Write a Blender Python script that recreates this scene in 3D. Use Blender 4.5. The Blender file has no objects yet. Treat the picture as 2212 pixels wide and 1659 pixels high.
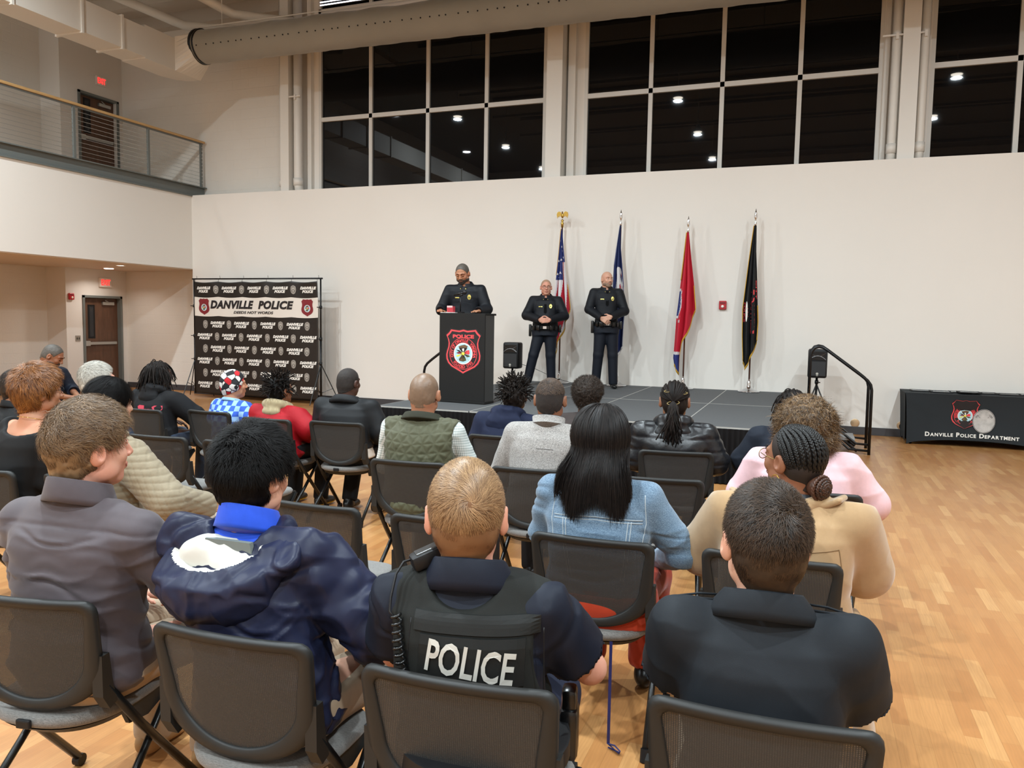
import bpy, bmesh, math, random
import numpy as np
from mathutils import Vector, Matrix
C = bpy.context.scene.collection
PI = math.pi
# ------------------------------------------------------------------ camera
YAW, PITCH, ROLL, FPX, CAMZ = 0.3626, 0.0804, 0.01704, 1685.0, 1.65
def make_camera():
    cy, sy = math.cos(YAW), math.sin(YAW)
    f = Vector((-sy*math.cos(PITCH), cy*math.cos(PITCH), -math.sin(PITCH)))
    r = Vector((cy, sy, 0)); u = r.cross(f)
    r2 = r*math.cos(ROLL)+u*math.sin(ROLL); u2 = u*math.cos(ROLL)-r*math.sin(ROLL)
    cd = bpy.data.cameras.new('camera'); cd.sensor_width = 36; cd.lens = 36*FPX/2212
    cd.clip_start = 0.05; cd.clip_end = 200
    co = bpy.data.objects.new('camera', cd); C.objects.link(co)
    m = Matrix((r2, u2, -f)).transposed().to_4x4(); m.translation = (0, 0, CAMZ)
    co.matrix_world = m; bpy.context.scene.camera = co
make_camera()
# ------------------------------------------------------------------ world, exposure, lights
sc = bpy.context.scene
w = bpy.data.worlds.new('night'); sc.world = w; w.use_nodes = True
w.node_tree.nodes['Background'].inputs[0].default_value = (0.010, 0.014, 0.026, 1)
w.node_tree.nodes['Background'].inputs[1].default_value = 0.5
sc.view_settings.view_transform = 'Standard'; sc.view_settings.look = 'None'
sc.view_settings.exposure = 0.0; sc.view_settings.gamma = 1.0
sc.view_settings.use_curve_mapping = False
try:
    sc.cycles.use_denoising = True
    sc.cycles.max_bounces = 8; sc.cycles.diffuse_bounces = 4; sc.cycles.glossy_bounces = 3
    sc.cycles.transparent_max_bounces = 12; sc.cycles.caustics_reflective = False; sc.cycles.caustics_refractive = False
    sc.cycles.sample_clamp_indirect = 6
except Exception: pass
LAMP_Z = 7.5
LAMP_XY = [(x, y) for y in (6.25, 2.45, -1.35, -5.1) for x in (-9.72, -3.45, 2.9)]
def area(name, loc, size, power, col, spread=150, rot=(0, 0, 0)):
    l = bpy.data.lights.new(name, 'AREA'); l.shape = 'DISK'; l.size = size; l.energy = power; l.color = col
    l.spread = math.radians(spread)
    o = bpy.data.objects.new(name, l); o.location = loc; o.rotation_euler = rot; C.objects.link(o); return o
for i, (x, y) in enumerate(LAMP_XY):
    area('high_bay_light', (x, y, LAMP_Z-0.10), 0.22, 330, (0.82, 0.94, 1.0), 170)
for y in (8.5, 3.0, -3.0): area('upper_left_fill', (-13.6, y, 8.6), 0.3, 60, (0.95, 0.97, 1.0), 170)  # added fill lamps without fixtures, out of view, to lift the upper left wall
# ------------------------------------------------------------------ helpers
def lin(c):
    if isinstance(c, str):
        c = c.lstrip('#'); c = [int(c[i:i+2], 16)/255 for i in (0, 2, 4)]
    return tuple((v/12.92 if v <= 0.04045 else ((v+0.055)/1.055)**2.4) for v in c)
MATS = {}
class NT:
    def __init__(s, name):
        s.m = bpy.data.materials.new(name); s.m.use_nodes = True
        s.t = s.m.node_tree; s.n = s.t.nodes; s.b = s.n['Principled BSDF']; s.out = s.n['Material Output']
    def add(s, typ, **kw):
        n = s.n.new(typ)
        for k, v in kw.items():
            if k.startswith('i_'): n.inputs[k[2:].replace('_', ' ')].default_value = v
            else: setattr(n, k, v)
        return n
    def link(s, a, b): s.t.links.new(a, b)
    def coord(s, kind='Object', scale=(1, 1, 1), rot=(0, 0, 0)):
        tc = s.add('ShaderNodeTexCoord'); mp = s.add('ShaderNodeMapping')
        mp.inputs['Scale'].default_value = scale; mp.inputs['Rotation'].default_value = rot
        s.link(tc.outputs[kind], mp.inputs['Vector']); return mp.outputs['Vector']
    def noise(s, vec, scale, detail=3, rough=0.5):
        n = s.add('ShaderNodeTexNoise'); n.inputs['Scale'].default_value = scale
        n.inputs['Detail'].default_value = detail; n.inputs['Roughness'].default_value = rough
        s.link(vec, n.inputs['Vector']); return n.outputs['Fac']
    def ramp(s, fac, stops):
        r = s.add('ShaderNodeValToRGB'); e = r.color_ramp.elements
        while len(e) < len(stops): e.new(0.5)
        for i, (p, c) in enumerate(stops):
            e[i].position = p; c = lin(c) if isinstance(c, str) else c; e[i].color = (*c[:3], 1)
        s.link(fac, r.inputs['Fac']); return r.outputs['Color']
    def mix(s, fac, a, b, mode='MIX'):
        m = s.add('ShaderNodeMix'); m.data_type = 'RGBA'; m.blend_type = mode
        for i, v in ((0, fac), (6, a), (7, b)):
            if isinstance(v, (int, float)): m.inputs[i].default_value = v
            elif isinstance(v, str): m.inputs[i].default_value = (*lin(v), 1)
            elif isinstance(v, tuple): m.inputs[i].default_value = (*v[:3], 1)
            else: s.link(v, m.inputs[i])
        return m.outputs[2]
    def math(s, op, a, b=None):
        m = s.add('ShaderNodeMath', operation=op)
        for i, v in ((0, a), (1, b)):
            if v is None: continue
            if isinstance(v, (int, float)): m.inputs[i].default_value = v
            else: s.link(v, m.inputs[i])
        return m.outputs[0]
    def bump(s, h, strength=0.3, dist=0.01):
        b = s.add('ShaderNodeBump'); b.inputs['Strength'].default_value = strength; b.inputs['Distance'].default_value = dist
        s.link(h, b.inputs['Height']); s.link(b.outputs['Normal'], s.b.inputs['Normal'])
    def color(s, c):
        if isinstance(c, (str, tuple)): s.b.inputs['Base Color'].default_value = (*(lin(c) if isinstance(c, str) else c[:3]), 1)
        else: s.link(c, s.b.inputs['Base Color'])
def mat(name, col, rough=0.6, metal=0.0, var=0.0, vs=8.0, bump=0.0, bs=60.0, bd=0.002, spec=0.5, sheen=0.0, emit=0.0, alpha=1.0, stretch=(1, 1, 1)):
    if name in MATS: return MATS[name]
    t = NT(name); v = t.coord('Object', stretch)
    c = lin(col) if isinstance(col, str) else col
    if var > 0:
        f = t.noise(v, vs, 4)
        t.color(t.ramp(f, [(0.25, tuple(x*(1-var) for x in c)), (0.75, tuple(min(1, x*(1+var)) for x in c))]))
    else: t.color(tuple(c))
    t.b.inputs['Roughness'].default_value = rough; t.b.inputs['Metallic'].default_value = metal
    t.b.inputs['Specular IOR Level'].default_value = spec
    if sheen: t.b.inputs['Sheen Weight'].default_value = sheen
    if emit:
        t.b.inputs['Emission Color'].default_value = (*c, 1); t.b.inputs['Emission Strength'].default_value = emit
    if alpha < 1: t.b.inputs['Alpha'].default_value = alpha
    if bump > 0: t.bump(t.noise(v, bs, 4), bump, bd)
    MATS[name] = t.m; return t.m

def tag(o, label=None, cat=None, group=None, kind=None):
    if label: o['label'] = label
    if cat: o['category'] = cat
    if group: o['group'] = group
    if kind: o['kind'] = kind
    return o
def empty(name, loc=(0, 0, 0), rz=0.0, label=None, cat=None, group=None):
    o = bpy.data.objects.new(name, None); o.empty_display_size = 0.1; o.location = loc; o.rotation_euler = (0, 0, rz)
    C.objects.link(o); return tag(o, label, cat, group)
def mesh_obj(name, V, F, m, parent=None, smooth=False, mats=None, midx=None, loc=(0, 0, 0), rz=0.0):
    me = bpy.data.meshes.new(name)
    if isinstance(F, np.ndarray):
        V = np.asarray(V, np.float32); me.vertices.add(len(V)); me.vertices.foreach_set('co', V.ravel())
        k = F.shape[1]; me.loops.add(F.size); me.loops.foreach_set('vertex_index', F.astype(np.int32).ravel())
        me.polygons.add(len(F)); me.polygons.foreach_set('loop_start', np.arange(0, F.size, k, dtype=np.int32))
        me.polygons.foreach_set('loop_total', np.full(len(F), k, dtype=np.int32)); me.update(calc_edges=True)
    else:
        me.from_pydata([tuple(map(float, v)) for v in V], [], F); me.update()
    for mm in (mats or [m]): me.materials.append(mm)
    if midx is not None: me.polygons.foreach_set('material_index', np.asarray(midx, np.int32))
    if smooth: me.polygons.foreach_set('use_smooth', np.ones(len(me.polygons), bool))
    o = bpy.data.objects.new(name, me); C.objects.link(o); o.location = loc; o.rotation_euler = (0, 0, rz)
    if parent is not None: o.parent = parent
    return o
def copy_tree(o, parent=None):
    c = o.copy(); C.objects.link(c); c.parent = parent
    for ch in list(o.children): copy_tree(ch, c)
    return c
def rotz(a):
    c, s = math.cos(a), math.sin(a); return np.array([[c, -s, 0], [s, c, 0], [0, 0, 1.]])
def rotx(a):
    c, s = math.cos(a), math.sin(a); return np.array([[1, 0, 0], [0, c, -s], [0, s, c]])
def roty(a):
    c, s = math.cos(a), math.sin(a); return np.array([[c, 0, s], [0, 1, 0], [-s, 0, c]])
class MB:
    """collects shapes, build() links them as one mesh"""
    def __init__(s): s.V = []; s.F = []; s.M = []; s.cm = 0
    def raw(s, V, F):
        b = len(s.V); s.V += [tuple(map(float, v)) for v in V]; s.F += [tuple(int(i)+b for i in f) for f in F]; s.M += [s.cm]*len(F); return s
    def box(s, x0, x1, y0, y1, z0, z1, bev=0.0, R=None, o=(0, 0, 0)):
        bm = bmesh.new(); bmesh.ops.create_cube(bm, size=1)
        bmesh.ops.scale(bm, vec=(x1-x0, y1-y0, z1-z0), verts=bm.verts)
        if bev > 0: bmesh.ops.bevel(bm, geom=bm.edges[:]+bm.verts[:], offset=bev, segments=2, profile=0.5, affect='EDGES')
        bmesh.ops.translate(bm, vec=((x0+x1)/2, (y0+y1)/2, (z0+z1)/2), verts=bm.verts)
        bm.verts.index_update(); V = np.array([v.co[:] for v in bm.verts]); F = [[v.index for v in f.verts] for f in bm.faces]; bm.free()
        if R is not None: V = V@np.asarray(R).T
        return s.raw(V+np.array(o), F)
    def tube(s, pts, r, n=10, cap=True, closed=False):
        P = np.array(pts, float); k = len(P); rr = np.broadcast_to(np.asarray(r, float), (k,))
        if closed: T = np.roll(P, -1, 0)-np.roll(P, 1, 0)
        else: T = np.gradient(P, axis=0)
        T /= np.linalg.norm(T, axis=1)[:, None]+1e-12
        a = np.array([0, 0, 1.]) if abs(T[0][2]) < 0.9 else np.array([1., 0, 0])
        N = np.cross(T[0], a); N /= np.linalg.norm(N); V = []
        ang = np.linspace(0, 2*PI, n, endpoint=False)
        for i in range(k):
            N = N-T[i]*(N@T[i]); N /= np.linalg.norm(N)+1e-12; B = np.cross(T[i], N)
            V += list(P[i]+rr[i]*(np.cos(ang)[:, None]*N+np.sin(ang)[:, None]*B))
        F = []
        for i in range(k if closed else k-1):
            j = (i+1) % k
            for q in range(n): F.append((i*n+q, i*n+(q+1) % n, j*n+(q+1) % n, j*n+q))
        if cap and not closed: F += [tuple(range(n))[::-1], tuple((k-1)*n+q for q in range(n))]
        return s.raw(V, F)
    def cyl(s, p0, p1, r0, r1=None, n=20): return s.tube([p0, p1], [r0, r0 if r1 is None else r1], n)
    def lathe(s, prof, c=(0, 0, 0), n=24, R=None):
        V = []; F = []; k = len(prof); ang = np.linspace(0, 2*PI, n, endpoint=False)
        for r, z in prof:
            for a in ang: V.append((r*math.cos(a), r*math.sin(a), z))
        for i in range(k-1):
            for q in range(n): F.append((i*n+q, i*n+(q+1) % n, (i+1)*n+(q+1) % n, (i+1)*n+q))
        F += [tuple(range(n))[::-1], tuple((k-1)*n+q for q in range(n))]
        V = np.array(V)
        if R is not None: V = V@np.asarray(R).T
        return s.raw(V+np.array(c), F)
    def prism(s, poly, d0, d1, axis='y'):
        """poly: list of 2-D points; extruded along axis. axis y: (x,z) points; axis x: (y,z); axis z: (x,y)"""
        n = len(poly); V = []
        for d in (d0, d1):
            for a, b in poly: V.append({'y': (a, d, b), 'x': (d, a, b), 'z': (a, b, d)}[axis])
        F = [tuple(range(n)), tuple(range(2*n-1, n-1, -1))]+[(i, i+n, (i+1) % n+n, (i+1) % n) for i in range(n)]
        return s.raw(V, F)
    def ring(s, outer, inner, d0, d1, axis='y'):
        """flat frame between two loops with the same count, extruded"""
        n = len(outer); V = []
        for d in (d0, d1):
            for L in (outer, inner):
                for a, b in L: V.append({'y': (a, d, b), 'x': (d, a, b), 'z': (a, b, d)}[axis])
        F = []
        for i in range(n):
            j = (i+1) % n
            F += [(i, j, n+j, n+i), (2*n+j, 2*n+i, 3*n+i, 3*n+j), (j, i, 2*n+i, 2*n+j), (n+i, n+j, 3*n+j, 3*n+i)]
        return s.raw(V, F)
    def sphere(s, c, r, n=16, m=10):
        r = np.broadcast_to(np.asarray(r, float), (3,)); V = []; F = []
        for i in range(m+1):
            t = PI*i/m
            for j in range(n):
                a = 2*PI*j/n; V.append((c[0]+r[0]*math.sin(t)*math.cos(a), c[1]+r[1]*math.sin(t)*math.sin(a), c[2]+r[2]*math.cos(t)))
        for i in range(m):
            for j in range(n): F.append((i*n+j, (i+1)*n+j, (i+1)*n+(j+1) % n, i*n+(j+1) % n))
        return s.raw(V, F)
    def build(s, name, m, parent=None, smooth=False, loc=(0, 0, 0), rz=0.0, mats=None):
        o = mesh_obj(name, s.V, s.F, m, parent, smooth, mats=mats, midx=s.M if mats else None, loc=loc, rz=rz)
        bm = bmesh.new(); bm.from_mesh(o.data); bmesh.ops.remove_doubles(bm, verts=bm.verts, dist=1e-6)
        bmesh.ops.recalc_face_normals(bm, faces=bm.faces); bm.to_mesh(o.data); bm.free()
        if smooth == 'auto':
            try:
                o.data.polygons.foreach_set('use_smooth', np.ones(len(o.data.polygons), bool)); o.data.set_sharp_from_angle(angle=math.radians(38))
            except Exception: pass
        return o
TXT = {}
def text_geo(s, bold=0.0, shear=0.0, res=3, space=1.0):
    """flat triangulated lettering, cap height 1 wide by its own font, centred; returns verts (N,2), faces"""
    key = (s, bold, shear, res, space)
    if key in TXT: return TXT[key]
    cu = bpy.data.curves.new('t', 'FONT'); cu.body = s; cu.size = 1.0; cu.offset = bold; cu.shear = shear
    cu.align_x = 'CENTER'; cu.resolution_u = res; cu.space_character = space; cu.fill_mode = 'FRONT'
    o = bpy.data.objects.new('t', cu); C.objects.link(o)
    dg = bpy.context.evaluated_depsgraph_get(); me = o.evaluated_get(dg).to_mesh()
    V = np.array([v.co[:2] for v in me.vertices]); F = [tuple(p.vertices) for p in me.polygons]
    o.evaluated_get(dg).to_mesh_clear(); bpy.data.objects.remove(o); bpy.data.curves.remove(cu)
    V[:, 0] -= (V[:, 0].min()+V[:, 0].max())/2; V[:, 1] -= (V[:, 1].min()+V[:, 1].max())/2
    h = V[:, 1].max()-V[:, 1].min(); V /= h
    TXT[key] = (V, F); return TXT[key]
def text_plane(mb, s, cx, cz, h, w=None, place=None, **kw):
    """lay lettering: height h, optional total width w; place maps (x,z) arrays to 3-D"""
    V, F = text_geo(s, **kw); V = V*h
    if w: V = V*np.array([w/(V[:, 0].max()-V[:, 0].min()), 1])
    mb.raw(place(V[:, 0]+cx, V[:, 1]+cz), F)
def text_arc(mb, s, cx, cz, r, h, a_mid, span, place, up=True, **kw):
    """letters along a circle; a_mid in radians (pi/2 = top)"""
    n = len(s)
    for i, ch in enumerate(s):
        if ch == ' ': continue
        V, F = text_geo(ch, **kw)
        f = (i+0.5)/n-0.5
        hh = h
        if ch in ',.': hh = h*0.25
        V = V*hh; a = a_mid-f*span if up else a_mid+f*span
        rr = r if ch not in ',.' else (r-h*0.4 if up else r+h*0.4)
        t = a-PI/2 if up else a+PI/2
        x = cx+rr*math.cos(a)+V[:, 0]*math.cos(t)-V[:, 1]*math.sin(t)
        z = cz+rr*math.sin(a)+V[:, 0]*math.sin(t)+V[:, 1]*math.cos(t)
        mb.raw(place(x, z), F)
def shield_loop(w, h, n=10):
    """police shield outline, centred, as list of (x,z)"""
    R = [(0, .5), (.12, .475), (.28, .49), (.36, .5), (.42, .43), (.5, .37), (.455, .29), (.43, .2), (.44, .1), (.48, 0), (.5, -.08), (.49, -.18), (.44, -.27), (.34, -.35), (.2, -.41), (.08, -.46), (0, -.5)]
    P = R+[(-x, z) for x, z in R[-2:0:-1]]
    return [(x*w, z*h) for x, z in P]
def scale_loop(L, s): return [(x*s, z*s) for x, z in L]
def circ(r, n=28, c=(0, 0), ry=None): return [(c[0]+r*math.cos(2*PI*i/n), c[1]+(ry or r)*math.sin(2*PI*i/n)) for i in range(n)]
def flat(mb, loop, place, c=(0, 0)):
    n = len(loop); x = np.array([p[0]+c[0] for p in loop]); z = np.array([p[1]+c[1] for p in loop]); mb.raw(place(x, z), [tuple(range(n))])
def flat_fan(mb, loop, place, c=(0, 0)):
    n = len(loop); x = np.array([c[0]]+[p[0]+c[0] for p in loop]); z = np.array([c[1]]+[p[1]+c[1] for p in loop])
    mb.raw(place(x, z), [(0, i+1, (i+1) % n+1) for i in range(n)])
def flat_ring(mb, a, b, place, c=(0, 0)):
    n = len(a); x = np.array([p[0]+c[0] for p in a+b]); z = np.array([p[1]+c[1] for p in a+b])
    mb.raw(place(x, z), [(i, (i+1) % n, n+(i+1) % n, n+i) for i in range(n)])

# ------------------------------------------------------------------ smooth-union fields -> one continuous skin
def axis_coords(segs):
    """segs: [(start, end, step), ...] contiguous"""
    out = []
    for a, b, h in segs:
        n = max(1, int(round((b-a)/h))); out += list(np.linspace(a, b, n, endpoint=False))
    out.append(segs[-1][1]); return np.array(out, np.float32)
_rng = np.random.default_rng(7)
_NG = _rng.random((32, 32, 32)).astype(np.float32)*2-1
def vnoise(P):
    """smooth value noise at points (N,3), unit lattice"""
    P = np.asarray(P, np.float32); I = np.floor(P).astype(int); f = P-I; f = f*f*(3-2*f); I &= 31; J = (I+1) & 31
    x0, y0, z0 = I.T; x1, y1, z1 = J.T; u, v, w_ = f.T
    g = _NG
    a = g[x0, y0, z0]*(1-u)+g[x1, y0, z0]*u; b = g[x0, y1, z0]*(1-u)+g[x1, y1, z0]*u
    c = g[x0, y0, z1]*(1-u)+g[x1, y0, z1]*u; d = g[x0, y1, z1]*(1-u)+g[x1, y1, z1]*u
    return (a*(1-v)+b*v)*(1-w_)+(c*(1-v)+d*v)*w_
class Field:
    def __init__(s, X, Y, Z):
        s.c = [X, Y, Z]; s.V = np.full((len(X), len(Y), len(Z)), 0.5, np.float32)
    def _blk(s, lo, hi):
        sl = []
        for a in range(3):
            i0 = max(0, int(np.searchsorted(s.c[a], lo[a]))-1); i1 = min(len(s.c[a]), int(np.searchsorted(s.c[a], hi[a]))+1)
            if i1 <= i0: return None, None
            sl.append(slice(i0, i1))
        g = np.meshgrid(*[s.c[a][sl[a]] for a in range(3)], indexing='ij', sparse=True)
        return tuple(sl), g
    def _put(s, sl, d, k, op):
        A = s.V[sl]
        if op == 'add':
            h = np.clip(0.5+0.5*(A-d)/k, 0, 1); s.V[sl] = A*(1-h)+d*h-k*h*(1-h)
        else:
            d = -d; h = np.clip(0.5-0.5*(A-d)/k, 0, 1); s.V[sl] = A*(1-h)+d*h+k*h*(1-h)
    def cone(s, p0, p1, r0, r1, k=0.02, op='add', sq=None):
        p0 = np.asarray(p0, float); p1 = np.asarray(p1, float); m = max(r0, r1)+k+0.03
        sl, g = s._blk(np.minimum(p0, p1)-m, np.maximum(p0, p1)+m)
        if sl is None: return s
        d = p1-p0; L = float(d@d)+1e-9
        gx, gy, gz = g[0]-p0[0], g[1]-p0[1], g[2]-p0[2]
        t = np.clip((gx*d[0]+gy*d[1]+gz*d[2])/L, 0, 1)
        ex, ey, ez = gx-t*d[0], gy-t*d[1], gz-t*d[2]
        if sq is not None: ex, ey, ez = ex/sq[0], ey/sq[1], ez/sq[2]
        s._put(sl, (np.sqrt(ex*ex+ey*ey+ez*ez)-(r0+(r1-r0)*t)).astype(np.float32), k, op); return s
    def chain(s, pts, rs, k=0.02):
        for i in range(len(pts)-1): s.cone(pts[i], pts[i+1], rs[i], rs[i+1], k)
        return s
    def ell(s, c, r, R=None, k=0.02, op='add'):
        c = np.asarray(c, float); r = np.asarray(r, float); m = max(r)+k+0.03
        sl, g = s._blk(c-m, c+m)
        if sl is None: return s
        x, y, z = g[0]-c[0], g[1]-c[1], g[2]-c[2]
        if R is not None:
            R = np.asarray(R); x, y, z = [R[0, a]*x+R[1, a]*y+R[2, a]*z for a in range(3)]
        q = np.sqrt((x/r[0])**2+(y/r[1])**2+(z/r[2])**2); q2 = np.sqrt((x/r[0]**2)**2+(y/r[1]**2)**2+(z/r[2]**2)**2)
        s._put(sl, (q*(q-1)/(q2+1e-6)).astype(np.float32), k, op); return s
    def box(s, c, hsz, R=None, rnd=0.01, k=0.01, op='add'):
        c = np.asarray(c, float); hsz = np.asarray(hsz, float); m = float(np.linalg.norm(hsz))+k+0.03
        sl, g = s._blk(c-m, c+m)
        if sl is None: return s
        x, y, z = g[0]-c[0], g[1]-c[1], g[2]-c[2]
        if R is not None:
            R = np.asarray(R); x, y, z = [R[0, a]*x+R[1, a]*y+R[2, a]*z for a in range(3)]
        x, y, z = [np.abs(v)-hh+rnd for v, hh in zip((x, y, z), hsz)]
        o = np.sqrt(np.maximum(x, 0)**2+np.maximum(y, 0)**2+np.maximum(z, 0)**2)+np.minimum(np.maximum(np.maximum(x, y), z), 0)-rnd
        s._put(sl, o.astype(np.float32), k, op); return s
    def loft(s, rings, k=0.03, p=2.4):
        """rings: (x, y, z, rx, ry) ordered in z; super-elliptic cross sections"""
        A = np.array(rings, float); z0, z1 = A[0, 2], A[-1, 2]; m = 0.06+k
        sl, g = s._blk((A[:, 0].min()-A[:, 3].max()-m, A[:, 1].min()-A[:, 4].max()-m, z0-m), (A[:, 0].max()+A[:, 3].max()+m, A[:, 1].max()+A[:, 4].max()+m, z1+m))
        if sl is None: return s
        zz = np.clip(g[2], z0, z1); I = [np.interp(zz, A[:, 2], A[:, a]) for a in (0, 1, 3, 4)]
        x = np.abs(g[0]-I[0])/I[2]; y = np.abs(g[1]-I[1])/I[3]
        q = (x**p+y**p)**(1/p); d = (q-1)*np.minimum(I[2], I[3])
        ez = np.abs(g[2]-zz); d = np.where(ez > 0, np.sqrt(np.maximum(d, 0)**2+ez**2)+np.minimum(d, 0)*0.0, d)
        s._put(sl, d.astype(np.float32), k, 'add'); return s
    def plane(s, p, n, k=0.006):
        """cut away the side the normal points to"""
        p = np.asarray(p, float); n = np.asarray(n, float); n = n/np.linalg.norm(n)
        g = np.meshgrid(*s.c, indexing='ij', sparse=True)
        d = ((g[0]-p[0])*n[0]+(g[1]-p[1])*n[1]+(g[2]-p[2])*n[2]).astype(np.float32)
        s._put((slice(None),)*3, -d, k, 'sub'); return s
    def offset(s, e): s.V -= e; return s
    def mesh(s):
        V = s.V.copy()
        for a in range(3):
            sl = [slice(None)]*3
            for e in (0, -1): sl[a] = e; V[tuple(sl)] = np.maximum(V[tuple(sl)], 0.001)
        n = V.shape; ins = V < 0
        c8 = [ins[i:n[0]-1+i, j:n[1]-1+j, k:n[2]-1+k] for i in (0, 1) for j in (0, 1) for k in (0, 1)]
        cnt = np.zeros(c8[0].shape, np.int8)
        for c in c8: cnt += c
        act = (cnt > 0) & (cnt < 8); idx = np.argwhere(act)
        if len(idx) == 0: return np.zeros((0, 3)), np.zeros((0, 4), int)
        vid = np.full(act.shape, -1, np.int64); vid[act] = np.arange(len(idx))
        cor = np.array([(i, j, k) for i in (0, 1) for j in (0, 1) for k in (0, 1)])
        vals = np.stack([V[idx[:, 0]+c[0], idx[:, 1]+c[1], idx[:, 2]+c[2]] for c in cor], 1)
        acc = np.zeros((len(idx), 3)); num = np.zeros(len(idx))
        for a in range(8):
            for b in range(a+1, 8):
                if np.abs(cor[a]-cor[b]).sum() != 1: continue
                va, vb = vals[:, a], vals[:, b]; mk = (va < 0) != (vb < 0)
                t = np.where(mk, va/(va-vb+1e-12), 0)
                acc += np.where(mk[:, None], cor[a]+t[:, None]*(cor[b]-cor[a]), 0); num += mk
        P = idx+acc/num[:, None]
        W = np.stack([np.interp(P[:, a], np.arange(n[a]), s.c[a]) for a in range(3)], 1)
        Fs = []
        for ax in range(3):
            b, c = (ax+1) % 3, (ax+2) % 3
            lo = [slice(None)]*3; hi = [slice(None)]*3; lo[ax] = slice(0, -1); hi[ax] = slice(1, None)
            ch = ins[tuple(lo)] != ins[tuple(hi)]
            e = np.argwhere(ch); e = e[(e[:, b] > 0) & (e[:, c] > 0) & (e[:, b] < n[b]-1) & (e[:, c] < n[c]-1)]
            if len(e) == 0: continue
            sgn = ins[tuple(lo)][e[:, 0], e[:, 1], e[:, 2]]
            q = []
            for db, dc in ((-1, -1), (0, -1), (0, 0), (-1, 0)):
                t = e.copy(); t[:, b] += db; t[:, c] += dc; q.append(vid[t[:, 0], t[:, 1], t[:, 2]])
            q = np.stack(q, 1); q = np.where(sgn[:, None], q, q[:, ::-1]); Fs.append(q[(q >= 0).all(1)])
        return W, np.concatenate(Fs)
def vnormals(V, F):
    T = np.cross(V[F[:, 2]]-V[F[:, 0]], V[F[:, 3]]-V[F[:, 1]]); N = np.zeros_like(V)
    for i in range(4): np.add.at(N, F[:, i], T)
    return N/(np.linalg.norm(N, axis=1)[:, None]+1e-12)
def relax(V, F, it=2, lam=0.5):
    E = np.concatenate([F[:, [0, 1]], F[:, [1, 2]], F[:, [2, 3]], F[:, [3, 0]]])
    deg = np.bincount(E.ravel(), minlength=len(V))[:, None]+1e-9
    for i in range(it):
        S = np.zeros_like(V)
        for a in range(3): S[:, a] = np.bincount(E[:, 0], V[E[:, 1], a], len(V))+np.bincount(E[:, 1], V[E[:, 0], a], len(V))
        V = V+lam*(S/deg-V)
    return V
# ------------------------------------------------------------------ the room
def wall_paint(name, col, rough=0.55, blocks=False, var=0.015):
    t = NT(name); v = t.coord('Object'); c = lin(col)
    t.color(t.ramp(t.noise(v, 0.6, 3), [(0.3, tuple(x*(1-var) for x in c)), (0.7, tuple(x*(1+var) for x in c))]))
    t.b.inputs['Roughness'].default_value = rough; t.b.inputs['Specular IOR Level'].default_value = 0.3
    if blocks:
        br = t.add('ShaderNodeTexBrick'); br.offset = 0.5
        sx = t.add('ShaderNodeSeparateXYZ'); tc = t.add('ShaderNodeTexCoord'); t.link(tc.outputs['Object'], sx.inputs[0])
        cb = t.add('ShaderNodeCombineXYZ'); t.link(t.math('ADD', sx.outputs[0], sx.outputs[1]), cb.inputs[0]); t.link(sx.outputs[2], cb.inputs[1])
        t.link(cb.outputs[0], br.inputs['Vector'])
        for k, x in (('Scale', 1.0), ('Mortar Size', 0.007), ('Mortar Smooth', 0.3), ('Brick Width', 0.41), ('Row Height', 0.205)): br.inputs[k].default_value = x
        h = t.math('SUBTRACT', t.noise(v, 70, 3), t.math('MULTIPLY', br.outputs['Fac'], 2.2)); t.bump(h, 0.35, 0.005)
    else: t.bump(t.noise(v, 220, 2), 0.05, 0.001)
    return t.m
M_wall = wall_paint('wall_white', '#E4DED6'); M_cmu = wall_paint('wall_block', '#DAD4CB', blocks=True)
M_grey = wall_paint('wall_grey', '#A9A59C'); M_soffit = wall_paint('soffit_beige', '#D2C3B2')
M_trimwhite = mat('white_trim', '#DDD8D0', 0.45); M_frame = mat('window_frame_white', '#CFCBC4', 0.4)
M_base = mat('baseboard_charcoal', '#3E3C3E', 0.5); M_steel = mat('painted_grey_steel', '#686C69', 0.45)
M_black = mat('black_plastic', '#121214', 0.5, spec=0.35); M_blackm = mat('black_metal', '#101012', 0.35, 0.3)
M_chrome = mat('chrome', '#D8D8DA', 0.12, 1.0); M_alu = mat('brushed_aluminium', '#B9B9B6', 0.35, 0.9)
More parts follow.
